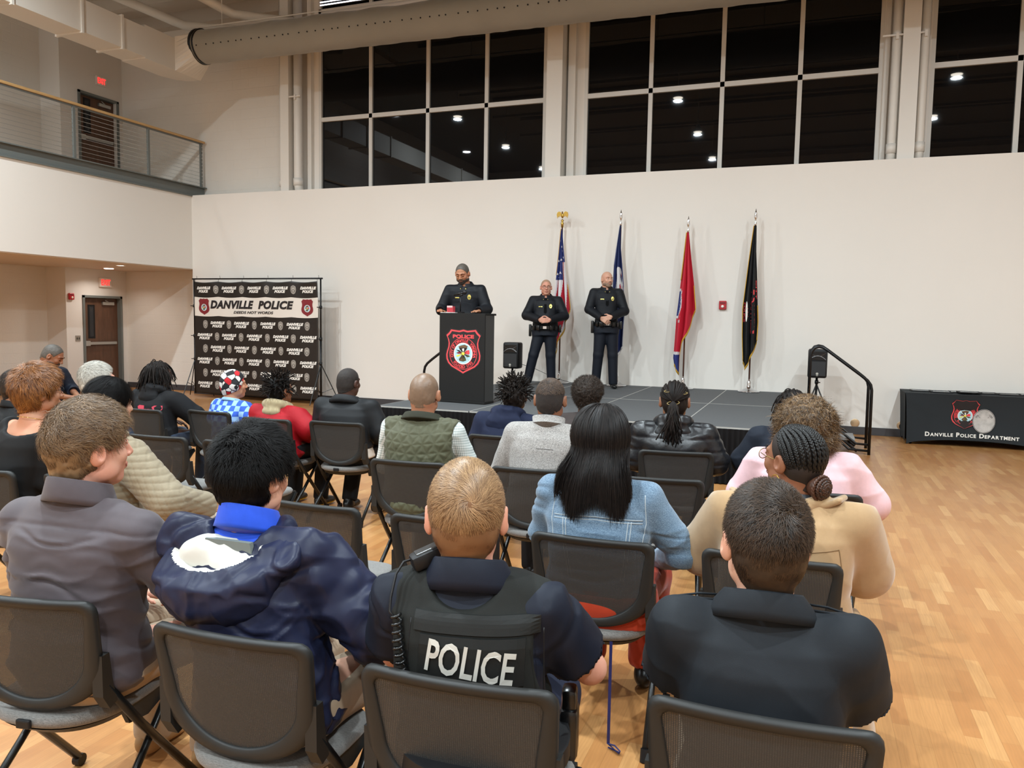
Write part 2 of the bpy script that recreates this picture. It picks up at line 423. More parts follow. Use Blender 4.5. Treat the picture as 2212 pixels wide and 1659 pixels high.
def floor_mat():
    t = NT('floor_planks'); tc = t.add('ShaderNodeTexCoord'); mp = t.add('ShaderNodeMapping')
    mp.inputs['Rotation'].default_value = (0, 0, math.radians(90)); t.link(tc.outputs['Object'], mp.inputs['Vector']); v = mp.outputs['Vector']
    def brick(off, w_, h_):
        b = t.add('ShaderNodeTexBrick'); b.offset = off; b.offset_frequency = 2; t.link(v, b.inputs['Vector'])
        for k, x in (('Scale', 1.0), ('Mortar Size', 0.0007), ('Brick Width', w_), ('Row Height', h_), ('Bias', 0.0)): b.inputs[k].default_value = x
        b.inputs['Color1'].default_value = (0, 0, 0, 1); b.inputs['Color2'].default_value = (1, 1, 1, 1); b.inputs['Mortar'].default_value = (0.3, 0.3, 0.3, 1)
        return b
    b1 = brick(0.37, 0.42, 0.066)
    g = t.coord('Object', (14, 1.3, 1)); f = t.noise(g, 2.2, 6, 0.6)
    wv = t.add('ShaderNodeTexWave'); wv.bands_direction = 'X'; t.link(t.coord('Object', (1, 0.16, 1)), wv.inputs['Vector'])
    wv.inputs['Scale'].default_value = 22; wv.inputs['Distortion'].default_value = 9; wv.inputs['Detail'].default_value = 2; wv.inputs['Detail Scale'].default_value = 1.2
    base = t.ramp(b1.outputs['Color'], [(0.0, '#A66F3F'), (0.4, '#AF7A48'), (0.8, '#B6834F'), (1.0, '#C0905C')])
    c = t.mix(t.math('MULTIPLY', t.math('SUBTRACT', f, 0.35), 0.9), base, '#8E6038')
    c = t.mix(t.math('MULTIPLY', wv.outputs['Fac'], 0.22), c, '#94683D')
    t.color(t.mix(t.math('MULTIPLY', b1.outputs['Fac'], 0.5), c, '#7A5630'))
    t.b.inputs['Roughness'].default_value = 0.34; t.b.inputs['Specular IOR Level'].default_value = 0.45
    rr = t.add('ShaderNodeMapRange'); t.link(t.noise(t.coord('Object'), 1.5, 4), rr.inputs[0]); rr.inputs[3].default_value = 0.27; rr.inputs[4].default_value = 0.42
    t.link(rr.outputs[0], t.b.inputs['Roughness']); t.bump(t.math('MULTIPLY', f, 0.5), 0.08, 0.001)
    return t.m
def struct(mb, name, m, parent=None, smooth=False, mats=None):
    o = mb.build(name, m, parent, smooth, mats=mats)
    if parent is None: o['kind'] = 'structure'
    return o
XL, YB, ZL = -12.18, 13.06, 4.15
X1, Y0, ZC = 9.0, -9.0, 8.9
struct(MB().box(-16, X1, Y0, 13.9, -0.2, 0), 'floor', floor_mat())
struct(MB().box(XL, X1, YB, 13.72, 0, ZL), 'wall_back', M_wall)
struct(MB().box(-16, XL, 13.5, 13.72, 0, ZL).box(-16, -10.0, 13.5, 13.72, ZL, ZC), 'wall_back_block', M_cmu)
# upper window wall: head, band between windows
WX = [(-9.34, -4.56), (-3.86, 0.87), (1.52, 6.3)]
mb = MB(); xs = [-10.0]+[v for p in WX for v in p]+[X1]
for i in range(0, len(xs), 2): mb.box(xs[i], xs[i+1], 13.5, 13.72, ZL, ZC)
for a, b in WX: mb.box(a, b, 13.5, 13.72, 7.2, 7.62)
struct(mb, 'wall_back_upper', M_wall)
struct(MB().box(X1, X1+0.2, Y0, 13.72, 0, ZC), 'wall_right', M_wall)
struct(MB().box(-16, X1, Y0-0.2, Y0, 0, ZC), 'wall_front', M_wall)
# balcony front and soffit
struct(MB().box(-16, XL, Y0, 13.5, 2.63, ZL), 'wall_balcony_front', M_wall)
struct(MB().box(-15.05, XL-0.02, Y0, 13.5, 2.615, 2.63), 'trim_soffit', M_soffit)
struct(MB().box(-15.25, -15.05, Y0, 11.95, 0, ZC), 'wall_left', M_cmu)
# wall carrying the two doors, openings left free
mb = MB(); D = -14.5
for z0, z1, dz0, dz1 in ((0, 2.63, 0, 2.05), (ZL, ZC, ZL, 6.31)):
    mb.box(-15.05, D, 11.95, 12.40, z0, z1); mb.box(-15.05, D, 13.33, 13.5, z0, z1); mb.box(-15.05, D, 12.40, 13.33, dz1, z1)
struct(mb, 'wall_left_doors', wall_paint('door_wall', '#DAD4CD'))
struct(MB().box(-16, X1, Y0, 13.72, ZC, ZC+0.15), 'ceiling', mat('ceiling_deck', '#8E887E', 0.85))
mb = MB()
for y in np.arange(-7.5, 13.3, 2.6): mb.box(-10, X1, y-0.05, y+0.05, 8.25, 8.33).box(-10, X1, y-0.05, y+0.05, 8.8, 8.88)
struct(mb, 'trim_1', mat('roof_joist', '#9C958A', 0.7))
struct(MB().box(-16, -10.0, 9.0, 13.5, 8.0, 8.12).box(-16, -10.0, 12.3, 12.45, 7.75, 8.0).box(-16, -10, 13.3, 13.5, 7.72, 8.0), 'ceiling_left', mat('ceiling_low', '#B9B0A4', 0.8))
# baseboards
struct(MB().box(XL, X1, YB-0.015, YB, 0, 0.12, 0.003), 'baseboard_back', M_base)
struct(MB().box(D, XL, 13.485, 13.5, 0, 0.12).box(XL-0.012, XL, 13.06, 13.49, 0, 0.12), 'baseboard_recess', M_base)
struct(MB().box(-15.05, -15.035, Y0, 11.95, 0, 0.12).box(D, D+0.015, 11.95, 12.34, 0, 0.12), 'baseboard_left', M_base)
# windows
def glass_mat():
    t = NT('night_glass'); b = t.b
    b.inputs['Base Color'].default_value = (0.004, 0.004, 0.0045, 1); b.inputs['Roughness'].default_value = 0.015
    b.inputs['IOR'].default_value = 1.38; b.inputs['Coat Weight'].default_value = 0.1; b.inputs['Coat Tint'].default_value = (0.5, 0.7, 1, 1)
    b.inputs['Coat Roughness'].default_value = 0.02
    return t.m
M_glass = glass_mat()
MUL = [(-8.16, -6.92, -5.72), (-2.70, -1.52, -0.32), (2.69, 3.87, 5.05)]
for i, ((a, b), ms) in enumerate(zip(WX, MUL)):
    w_ = empty('window_%d' % (i+1), ((a+b)/2, 13.55, 4.1)); w_['kind'] = 'structure'
    ox = (a+b)/2
    for q, (z0, z1, bars) in enumerate(((4.1, 7.2, (5.585,)), (7.62, 8.85, (8.3,)))):
        mb = MB(); Z = 4.1
        mb.box(a-ox, b-ox, -0.05, 0.06, z1-0.07-Z, z1-Z); mb.box(a-ox, b-ox, -0.05, 0.06, z0-Z, z0+0.09-Z)
        mb.box(a-ox, a+0.06-ox, -0.05, 0.06, z0-Z, z1-Z).box(b-0.06-ox, b-ox, -0.05, 0.06, z0-Z, z1-Z)
        for m_ in ms: mb.box(m_-0.035-ox, m_+0.035-ox, -0.045, 0.06, z0-Z, z1-Z)
        for zb in bars: mb.box(a-ox, b-ox, -0.045, 0.06, zb-0.04-Z, zb+0.04-Z)
        mb.build('window_frame', M_frame, w_)
        MB().box(a+0.03-ox, b-0.03-ox, 0.0, 0.02, z0+0.03-Z, z1-0.03-Z).build('glass_pane', M_glass, w_)
# posts, pilasters
pst = [('white boxed steel column left of the first tall window', -9.99, -9.80), ('white steel column between the first and second tall windows', -4.44, -4.16), ('wide white boxed column between two drain pipes at right', 1.10, 1.33)]
for lab, a, b in pst:
    o = MB().box(a, b, 13.14, 13.5, ZL-0.0, ZC).build('column', M_trimwhite); tag(o, lab, 'column', 'wall columns')
struct(MB().box(-9.54, -9.45, 13.40, 13.5, ZL, 8.9).box(-4.12, -3.99, 13.36, 13.5, ZL, 8.9).box(1.44, 1.5, 13.4, 13.5, ZL, 8.9).box(0.88, 0.95, 13.44, 13.5, ZL, 8.9), 'trim_2', M_trimwhite)
pp = [(-10.05, 0.045, 'slim white drain pipe by the block wall, left of column'), (-9.66, 0.085, 'thick white drain pipe right of the leftmost column'), (1.025, 0.062, 'white drain pipe on the left side of the wide column'), (1.405, 0.062, 'white drain pipe on the right side of the wide column')]
for k, (x, r, lab) in enumerate(pp):
    root = empty('drain_pipe', (x, 13.26, ZL), 0, lab, 'pipe', 'drain pipes by the tall windows')
    MB().tube([(0, 0, ZC-ZL), (0, 0, 0.14), (0, 0.015, 0.07), (0, 0.05, 0.02), (0, 0.09, 0.0)], r, 18).build('pipe_run', M_trimwhite, root, True)
    MB().lathe([(r+0.012, 0.12), (r+0.012, 0.26), (r, 0.26), (r, 0.12)], n=18).build('coupling', M_trimwhite, root, True)
    if k: MB().box(-0.2, 0.12 if k != 3 else 0.02, -r-0.02, -r-0.005, 1.82, 1.845).box(-0.02, 0.02, -r-0.03, 0.0, 1.77, 1.86).build('bracket', M_trimwhite, root)
# balcony edge beam and railing
struct(MB().box(XL-0.4, XL+0.03, Y0, 13.48, 4.13, 4.15).box(XL-0.06, XL-0.04, Y0, 13.48, 4.15, 4.37).box(XL-0.4, XL+0.03, Y0, 13.48, 4.35, 4.37), 'trim_balcony_beam', M_steel)
rail = empty('balcony_railing', (XL, 9.0, 4.37), 0, 'steel cable railing with wooden handrail along the balcony edge', 'railing')
def wood_mat(name, c0, c1, sc_=(1, 12, 1)):
    t = NT(name); v = t.coord('Object', sc_); t.color(t.ramp(t.noise(v, 3.5, 5, 0.6), [(0.3, c0), (0.7, c1)])); t.b.inputs['Roughness'].default_value = 0.42; return t.m
M_rail = wood_mat('rail_wood', '#B08A58', '#C9A573', (12, 1, 12))
MB().box(-0.045, 0.035, -18, 4.44, 0.91, 0.955, 0.006).build('handrail', M_rail, rail)
MB().box(-0.03, 0.01, -18, 4.40, 0.885, 0.91).build('top_rail', M_steel, rail)
py = [-17.4, -15.4, -13.3, -11.2, -9.1, -7.0, -4.9, -2.8, -0.75, 1.30, 2.95, 4.36]
for y in py: MB().box(-0.03, 0.01, y-0.022, y+0.022, 0, 0.885).build('post', M_steel, rail)
for k in range(11): MB().tube([(-0.01, -18, 0.07+k*0.075), (-0.01, 4.36, 0.07+k*0.075)], 0.0035, 5).build('cable', M_alu, rail)
mb = MB()
for k in range(11): mb.sphere((0.016, 4.36, 0.07+k*0.075), 0.011, 8, 6)
mb.build('cable_fittings', M_alu, rail)
# doors
M_door = wood_mat('door_wood', '#4E3526', '#654634', (6, 6, 1)); M_vis = mat('door_glass', '#22252A', 0.08)
def door(n, z0, ht, y0, y1, ajar, far):
    e = empty('door_%d' % n, (D, (y0+y1)/2, z0)); e['kind'] = 'structure'; h = (y1-y0)/2
    mb = MB(); fx0, fx1 = -0.14, 0.025
    mb.box(fx0, fx1, -h, -h+0.05, 0, ht).box(fx0, fx1, h-0.05, h, 0, ht).box(fx0, fx1, -h, h, ht-0.05, ht)
    mb.build('door_frame', M_steel, e)
    g = empty('door_leaf', (-0.10, h-0.05, 0)); g.parent = e; g.rotation_euler = (0, 0, ajar)
    W_ = -(2*h-0.105)
    MB().box(-0.022, 0.022, W_, 0, 0.01, ht-0.055, 0.003).build('door_panel', M_door, g)
    MB().box(-0.026, 0.026, W_+0.14, W_+0.32, 1.12, 1.85).build('vision_frame', M_black, g)
    MB().box(-0.028, 0.028, W_+0.18, W_+0.28, 1.16, 1.81).build('vision_glass', M_vis, g)
    MB().box(0.022, 0.085, W_+0.03, -0.08, 0.985, 1.045, 0.006).box(0.02, 0.09, W_+0.02, W_+0.14, 0.96, 1.07, 0.006).build('panic_bar', M_alu, g)
    MB().box(0.022, 0.075, -0.42, -0.12, ht-0.2, ht-0.13, 0.006).tube([(0.05, -0.2, ht-0.16), (0.12, -0.4, ht-0.1)], 0.01, 6).build('door_closer', M_alu, g)
door(1, 0, 2.05, 12.34, 13.36, 0.0, False); door(2, 4.37, 1.95, 12.36, 13.39, 0.0, True)
struct(MB().box(-15.2, -14.95, 12.3, 13.45, 0, 6.4), 'wall_behind_doors', mat('dark_lobby', '#1A1816', 0.9))
# exit signs
def exit_sign(y0, y1, z0, z1, lab, bright):
    r = empty('exit_sign', (D, (y0+y1)/2, z0), 0, lab, 'exit sign', 'lit exit signs'); h = (y1-y0)/2; H_ = z1-z0
    MB().box(0, 0.05, -h, h, 0, H_, 0.006).build('sign_housing', mat('sign_white', '#E3D6CF', 0.4), r)
    mb = MB(); pl = lambda x, z: np.stack([np.full_like(x, 0.053), x, z], 1)
    text_plane(mb, 'EXIT', 0, H_/2, H_*0.62, w=2*h*0.78, place=pl, bold=0.02)
    mb.build('sign_letters', mat('exit_red', '#FF2A2A', emit=bright), r)
exit_sign(12.76, 13.06, 2.24, 2.44, 'lit red exit sign over the lower door, in the recess', 2.2)
exit_sign(12.80, 13.06, 6.54, 6.73, 'lit red exit sign over the upper balcony door', 2.2)
# call points and switches
def alarm(loc, rz, lab):
    r = empty('fire_alarm', loc, rz, lab, 'fire alarm', 'red fire alarm boxes'); M_red = mat('alarm_red', '#B31F2B', 0.35)
    MB().box(-0.058, 0.058, -0.05, 0, -0.07, 0.07, 0.012).build('housing', M_red, r)
    MB().box(-0.04, 0.04, -0.056, -0.045, 0.02, 0.05, 0.003).build('label_plate', mat('alarm_dark', '#7A1520', 0.4), r)
    MB().sphere((0, -0.055, -0.022), (0.024, 0.022, 0.024), 14, 8).build('strobe', mat('strobe_lens', '#F2EDE6', 0.15), r, True)
alarm((-1.33, YB, 1.965), 0, 'red fire alarm strobe on the big wall between the two right flags')
alarm((D, 12.06, 2.01), math.radians(90), 'small red fire alarm box left of the lower door')
r = empty('light_switch', (D, 12.21, 1.13), math.radians(90), 'double light switch plate left of the lower door', 'switch')
MB().box(-0.06, 0.06, -0.012, 0, -0.06, 0.06, 0.003).build('plate', mat('switch_plate', '#8E857A', 0.4), r)
for sx in (-0.025, 0.025): MB().box(sx-0.01, sx+0.01, -0.02, -0.01, -0.02, 0.02, 0.002).build('toggle', mat('toggle_dark', '#3A3530', 0.5), r)
def jack(x, lab, op):
    r = empty('floor_outlet', (x, YB, 0.175), 0, lab, 'wall outlet', 'round brass wall outlets'); MB().lathe([(0.065, 0), (0.065, 0.008), (0.05, 0.012), (0.0, 0.012)], R=rotx(PI/2), n=24).build('cover_plate', mat('brass_plate', '#C9AE8C', 0.3, 0.7), r, 'auto')
    if op: MB().lathe([(0.03, 0.014), (0.05, 0.03), (0.062, 0.03), (0.062, 0.0)], c=(0.03, 0, -0.01), R=rotx(PI/2), n=20).build('open_lid', M_blackm, r)
jack(0.715, 'round brass wall outlet near the right stage stairs', False); jack(1.36, 'round wall outlet with its dark lid open beside the draped table', True)
r = empty('downlight', (-12.7, 11.7, 2.615), 0, 'small round recessed downlight in the recess soffit', 'ceiling light')
MB().lathe([(0.0, -0.004), (0.075, -0.004), (0.085, -0.012), (0.095, 0.0), (0.095, 0.004), (0, 0.004)]).build('trim_ring', M_trimwhite, r)
MB().lathe([(0, -0.007), (0.07, -0.007), (0.07, -0.004), (0, -0.004)]).build('lens', mat('lamp_glow', '#FFF6E8', emit=9), r)
area('downlight_lamp', (-12.7, 11.7, 2.59), 0.14, 10, (1, 0.93, 0.86), 150)
for y in (8.6, 5.4): area('downlight_lamp', (-13.3, y, 2.59), 0.14, 12, (1, 0.93, 0.86), 150)
area('downlight_lamp', (-13.9, 12.5, 2.59), 0.14, 9, (1, 0.93, 0.86), 140)
r = empty('downlight', (-13.9, 12.5, 2.615), 0, 'round recessed downlight in the soffit close to the lower door', 'ceiling light')
MB().lathe([(0, -0.007), (0.07, -0.007), (0.085, -0.01), (0.095, 0), (0, 0)]).build('lens', mat('lamp_glow', '#FFF6E8'), r)
# high bay fixtures (seen mirrored in the dark windows)
M_bay = mat('bay_glow', '#FFF3DF', emit=26)
for i, (x, y) in enumerate(LAMP_XY):
    r = empty('high_bay_lamp', (x, y, LAMP_Z), 0, 'high bay lamp mirrored in windows, %s file, %s from the window wall' % (('balcony side', 'middle', 'right hand')[i % 3], ('first', 'second', 'third', 'fourth')[i//3]), 'ceiling light', 'high bay lamps')
    MB().lathe([(0.0, 0.2), (0.05, 0.2), (0.125, 0.05), (0.135, -0.02), (0.125, -0.02), (0, 0.0)]).build('housing', M_trimwhite, r, 'auto')
    MB().lathe([(0, -0.03), (0.12, -0.03), (0.12, -0.015), (0, -0.015)]).build('lens', M_bay, r)
    MB().cyl((0, 0, 0.2), (0, 0, ZC-LAMP_Z), 0.012, n=6).build('stem', M_trimwhite, r)
# rectangular supply duct with elbow, then the fabric duct
M_duct = mat('duct_paint', '#D2CCC2', 0.5)
r = empty('supply_duct', (-11.5, 11, 6.2), 0, 'cream rectangular air duct running over the balcony railing', 'duct')
mb = MB().box(-0.35, 0.2, -16, 0.05, 0.04, 0.56); mb.build('duct_run', M_duct, r)
for y in (-8.5, -6.1, -3.7, -2.45, -1.25, -0.45): MB().box(-0.38, 0.23, y-0.02, y+0.02, 0.01, 0.59).build('flange', M_duct, r)
el = [(-0.35+0.0, 0.05), (0.2, 0.05), (0.24, 0.35), (0.36, 0.62), (0.36, 0.62)]
mb = MB(); mb.prism([(-0.35, 0.05), (0.2, 0.05), (0.2, 0.72), (0.2, 1.4), (-0.05, 1.4), (-0.25, 1.25), (-0.35, 0.95)], 0.02, 0.6, 'z')
mb.build('elbow', M_duct, r)
mb = MB(); n = 28; L = []
sq = []
for i in range(n):
    a = 2*PI*i/n+PI/4; c_, s_ = math.cos(a), math.sin(a); k = 0.31/max(abs(c_), abs(s_)); sq.append((c_*k, s_*k))
V = [(0.2, 1.08+p[0]*1.05, 0.32+p[1]) for p in sq]+[(0.2+0.32, 1.1+0.31*math.cos(2*PI*i/n+PI/4), 0.5+0.31*math.sin(2*PI*i/n+PI/4)) for i in range(n)]
mb.raw(V, [(i, (i+1) % n, n+(i+1) % n, n+i) for i in range(n)]+[tuple(range(n)), tuple(range(2*n-1, n-1, -1))]); mb.build('transition', M_duct, r)
fd = empty('fabric_duct', (-11.0, 12.1, 6.72), 0, 'long grey fabric air duct with a row of small holes below the roof', 'duct')
M_fab = mat('duct_fabric', '#8A857A', 0.8, var=0.05, vs=2, sheen=0.3)
nx, na = 420, 40; Lx = 16.0; X = np.linspace(0, Lx, nx); A = np.linspace(0, 2*PI, na, endpoint=False); V = []
XX, AA = np.meshgrid(X, A, indexing='ij')
top = np.clip(np.sin(AA), 0, 1)
rr = 0.31-0.035*top**2*(0.5+0.5*vnoise(np.stack([XX.ravel()*2.2, AA.ravel()*1.5, 0*XX.ravel()], 1)).reshape(XX.shape))-0.02*top*np.abs(np.sin(XX*2.7+AA))+0.006*vnoise(np.stack([XX.ravel()*7+3*AA.ravel(), AA.ravel()*2, 0*XX.ravel()+5], 1)).reshape(XX.shape)
sagz = -0.012*XX
Vd = np.stack([XX, rr*np.cos(AA)*1.0, rr*np.sin(AA)+sagz], 2).reshape(-1, 3)
I = np.arange(nx*na).reshape(nx, na); Fd = np.stack([I[:-1, :], np.roll(I, -1, 1)[:-1, :], np.roll(I, -1, 1)[1:, :], I[1:, :]], 2).reshape(-1, 4)
mesh_obj('fabric_tube', Vd, Fd, M_fab, fd, True)
MB().lathe([(0.318, -0.03), (0.325, 0), (0.318, 0.03)], R=roty(PI/2), n=32).lathe([(0.317, 0.05), (0.322, 0.07), (0.317, 0.09)], R=roty(PI/2), n=32).build('clamp_ring', M_blackm, fd)
mb = MB(); a = math.radians(195)
for k in range(92):
    x = 0.22+k*0.17+(0.0 if k % 6 else -0.055)
    mb.lathe([(0.0, 0.0), (0.013, 0), (0.013, 0.006), (0, 0.006)], c=(x, 0.312*math.cos(a), 0.312*math.sin(a)-0.012*x), R=rotx(PI/2+0.2), n=8)
o = mb.build('air_holes', mat('hole_black', '#0B0B0B', 0.9), fd); o['kind'] = 'stuff'
MB().tube([(0, 0, 0.36), (Lx, 0, 0.20)], 0.012, 6).build('suspension_rail', M_trimwhite, fd)
mb = MB()
for k in range(9): mb.cyl((0.5+k*1.9, 0, 0.33-k*0.02), (0.5+k*1.9, 0, 2.1), 0.006, n=5)
mb.build('hanger_wires', M_trimwhite, fd)
for lab, P, rad in (('upper of the two cream bent pipes above the fabric duct end', [(-11.9, 9.5, 7.9), (-11.1, 11.9, 7.7), (-10.6, 12.5, 7.42), (-9.4, 12.75, 7.22)], 0.085), ('lower cream bent pipe beside the duct elbow', [(-13.2, 10.2, 7.85), (-12.3, 11.9, 7.55), (-11.7, 12.4, 7.3), (-10.4, 12.6, 7.12)], 0.085)):
    P = np.array(P); t_ = np.linspace(0, 1, 24)
    Q = np.stack([np.interp(t_, [0, .45, .6, 1], P[:, a]) for a in range(3)], 1)
    tag(MB().tube(Q, rad, 14).build('conduit_pipe', M_duct, None, True), lab, 'pipe')

for z, lb in ((7.745, 'lower'), (7.80, 'upper')):  # glowing bars added to imitate reflections in the high window, source unknown
    r = empty('strip_reflection', (-7.75, 13.42, z), 0, 'thin bright %s reflection across the high window above the duct, added as a glowing bar' % lb, 'window reflection', 'glowing reflection bars above the fabric duct')
    MB().box(-1.5, 1.5, -0.012, 0.012, -0.012, 0.012).build('bar_back', M_alu, r); MB().box(-1.49, 1.49, -0.016, -0.012, -0.010, 0.010).build('bar_glow_face', mat('reflection_glow', '#EDEBFF', emit=5), r)
# ------------------------------------------------------------------ stage
M_stage = mat('stage_carpet', '#525354', 0.85, var=0.06, vs=30, bump=0.2, bs=400, bd=0.001)
M_edge = mat('stage_edge', '#A9A6A0', 0.5); M_skirt = mat('skirt_cloth', '#0E0D0F', 0.85, spec=0.2)
SZ = 0.6
st = empty('stage', (-2.44, 10.65, 0), 0, 'low black platform stage with seams in its deck and a pleated black skirt', 'stage')
for i in range(4):
    for j in range(2):
        x0, y0 = -2.44+i*1.22, -2.40+j*2.40
        p = MB().box(x0+0.006, x0+1.214, y0+0.006, y0+2.394, SZ-0.09, SZ-0.004).build('deck_panel', M_stage, st)
        MB().box(x0, x0+1.22, y0, y0+0.006, SZ-0.09, SZ-0.002).box(x0, x0+0.006, y0, y0+2.4, SZ-0.09, SZ-0.002).box(x0+1.214, x0+1.22, y0, y0+2.4, SZ-0.09, SZ-0.002).box(x0, x0+1.22, y0+2.394, y0+2.4, SZ-0.09, SZ-0.002).build('panel_edge', M_edge, p)
def pleats(P0, P1, n, name):
    P0 = np.array(P0); P1 = np.array(P1); L = np.linalg.norm(P1-P0); k = int(L/0.006); t = np.linspace(0, 1, k)
    d = (P1-P0)/L; nrm = np.array([d[1], -d[0]]); s_ = t*L
    off = 0.011*np.sin(s_*2*PI/0.055)+0.004*np.sin(s_*31+1)
    V = []
    for z, f in ((SZ-0.016, 0.25), (SZ-0.09, 0.8), (0.3, 1.1), (0.012, 1.3)):
        XY = P0+d*s_[:, None]+nrm*(0.016+off*f)[:, None]; V.append(np.c_[XY, np.full(k, z)])
    V = np.concatenate(V); F = np.array([(r*k+i, r*k+i+1, (r+1)*k+i+1, (r+1)*k+i) for r in range(3) for i in range(k-1)])
    return mesh_obj(name, V, F, M_skirt, st, True)
pleats((-2.44, -2.40), (2.44, -2.40), 1, 'front_skirt'); pleats((2.44, -2.4), (2.44, 0.3), 1, 'side_skirt'); pleats((-2.44, 0.3), (-2.44, -2.4), 1, 'side_skirt')
mb = MB()
for x in (-2.3, -1.2, 0, 1.2, 2.3):
    for y in (-2.2, 0, 2.2): mb.box(x-0.03, x+0.03, y-0.03, y+0.03, 0, SZ-0.09)
mb.build('support_legs', M_blackm, st)['kind'] = 'stuff'
# stairs with rails at both ends of the stage
def stairs(x, sgn, lab):
    r = empty('stage_stairs', (x+sgn*0.025, 11.3, 0), 0, lab, 'stairs', 'stage stairs')
    for k, z in enumerate((0.2, 0.4)):
        MB().box(*sorted((sgn*(0.03+0.28*(1-k)), sgn*(0.31+0.28*(1-k)))), -0.27, 0.27, z-0.03, z, 0.004).build('tread', mat('tread_grey', '#8E8D8C', 0.6), r)
    MB().tube([(sgn*0.62, -0.25, 0.03), (sgn*0.04, -0.25, 0.5)], 0.018, 8).tube([(sgn*0.62, 0.25, 0.03), (sgn*0.04, 0.25, 0.5)], 0.018, 8).build('stringer', M_blackm, r)
    for y in (-0.3, 0.3):
        P = [(0.0, SZ-0.1), (0.0, 1.25), (0.015, 1.32), (0.05, 1.37), (0.10, 1.385), (0.15, 1.375), (0.21, 1.335), (0.62, 1.03), (0.70, 0.965), (0.74, 0.91), (0.755, 0.84), (0.76, 0.0)]
        rl = MB().tube([(sgn*a, y, z) for a, z in P], 0.02, 10).build('handrail', M_blackm, r, True)
        MB().tube([(sgn*0.755, y, 0.05), (sgn*0.52, y, 0.06), (sgn*0.36, y, 0.2)], 0.016, 8).tube([(sgn*0.755, y, 0.13), (sgn*0.6, y, 0.14), (sgn*0.1, y, 0.52)], 0.016, 8).build('brace', M_blackm, rl, True)
stairs(0.0, 1, 'black tube railed steps at the right end of the stage'); stairs(-4.88, -1, 'black tube railed steps at the left end of the stage, behind the lectern')

# ------------------------------------------------------------------ emblem (shield with a round seal)
M_eRed = mat('emblem_red', '#E2474C', 0.5); M_eBlk = mat('emblem_black', '#1A1416', 0.6); M_eMar = mat('emblem_maroon', '#7E1F27', 0.6)
M_eSky = mat('emblem_sky', '#A9D3DE', 0.6); M_eYel = mat('emblem_yellow', '#F2E04A', 0.5); M_eBrn = mat('emblem_brown', '#6B5238', 0.6)
M_eWht = mat('emblem_white', '#E9E6DF', 0.5); M_eGry = mat('emblem_silver', '#A8A6A2', 0.5); M_eOlv = mat('emblem_olive', '#4B4A2A', 0.6)
EM = [M_eRed, M_eBlk, M_eMar, M_eSky, M_eYel, M_eBrn, M_eWht, M_eGry, M_eOlv]
def emblem(name, parent, pl, w, h, fine=True, field=1, line=0, inner=1):
    """pl(x, z, layer) -> points; layers keep the inlays apart by under a millimetre"""
    mb = MB(); L = lambda k: (lambda x, z: pl(x, z, k))
    mb.cm = field; flat_fan(mb, shield_loop(w*1.06, h*1.05), L(0)); S = shield_loop(w, h)
    mb.cm = line; flat_ring(mb, S, scale_loop(S, 0.925), L(1))
    cz = -0.045*h; R = 0.405*w
    if fine: mb.cm = line; text_plane(mb, 'POLICE', 0, 0.345*h, 0.085*h, w=0.62*w, place=L(1), bold=0.05)
    mb.cm = inner; flat_fan(mb, circ(R*0.97), L(1), (0, cz))
    mb.cm = line; flat_ring(mb, circ(R), circ(R*0.965), L(2), (0, cz)); flat_ring(mb, circ(R*0.70), circ(R*0.675), L(2), (0, cz))
    if fine:
        text_arc(mb, 'CITY OF DANVILLE, VIRGINIA', 0, cz, R*0.825, R*0.19, PI/2, math.radians(212), L(3), True, bold=0.035)
        text_arc(mb, 'FOUNDED 1793', 0, cz, R*0.825, R*0.19, -PI/2, math.radians(104), L(3), False, bold=0.035)
    mb.cm = 6; flat_fan(mb, circ(R*0.675), L(3), (0, cz)); mb.cm = 3; flat_fan(mb, circ(R*0.62), L(4), (0, cz))
    def shp(c, loop, lay=5): mb.cm = c; flat_fan(mb, [(x*R, z*R) for x, z in loop], L(lay), (0, cz))
    for k in range(4): a = PI/4+k*PI/2; mb.cm = 6; flat_ring(mb, [(R*(0.1*math.cos(a)-0.015*math.sin(a)), R*(0.1*math.sin(a)+0.015*math.cos(a))), (R*(0.1*math.cos(a)+0.015*math.sin(a)), R*(0.1*math.sin(a)-0.015*math.cos(a)))], [(R*(0.6*math.cos(a)-0.015*math.sin(a)), R*(0.6*math.sin(a)+0.015*math.cos(a))), (R*(0.6*math.cos(a)+0.015*math.sin(a)), R*(0.6*math.sin(a)-0.015*math.cos(a)))], L(5), (0, cz))
    shp(5, [(-.34, .44), (-.1, .52), (.12, .56), (.34, .46), (.2, .40), (-.02, .38), (-.3, .36)]); shp(1, [(-.3, .34), (0, .36), (.3, .34), (.1, .27), (.04, .2), (-.06, .24)], 6)
    shp(6, [(-.08, .3), (.06, .33), (.08, .2), (-.04, .18)], 7)
    shp(1, [(-.5, .26), (-.36, .2), (-.3, .22), (-.42, .16)], 6); shp(2, [(-.5, .03), (-.34, .1), (-.18, .12), (-.16, .0), (-.36, -.02)], 6)
    shp(4, [(-.5, -.12), (-.3, -.1), (-.18, -.04), (-.2, -.12), (-.34, -.2), (-.46, -.2)], 6)
    shp(0, [(.24, .2), (.44, .24), (.48, .04), (.42, -.05), (.24, -.02)], 6); shp(8, [(.24, -.12), (.44, -.1), (.5, -.18), (.3, -.22)], 6)
    shp(8, [(-.3, -.36), (-.2, -.27), (.0, -.25), (.2, -.3), (.24, -.42), (.02, -.5), (-.26, -.46)], 6); shp(5, [(-.24, -.38), (-.08, -.32), (0, -.42), (-.2, -.45)], 7)
    mb.cm = 4; flat_fan(mb, circ(R*0.11), L(7), (0, cz)); mb.cm = 1; flat_ring(mb, circ(R*0.14), circ(R*0.115), L(7), (0, cz))
    return mesh_obj(name, mb.V, mb.F, None, parent, mats=EM, midx=mb.M)

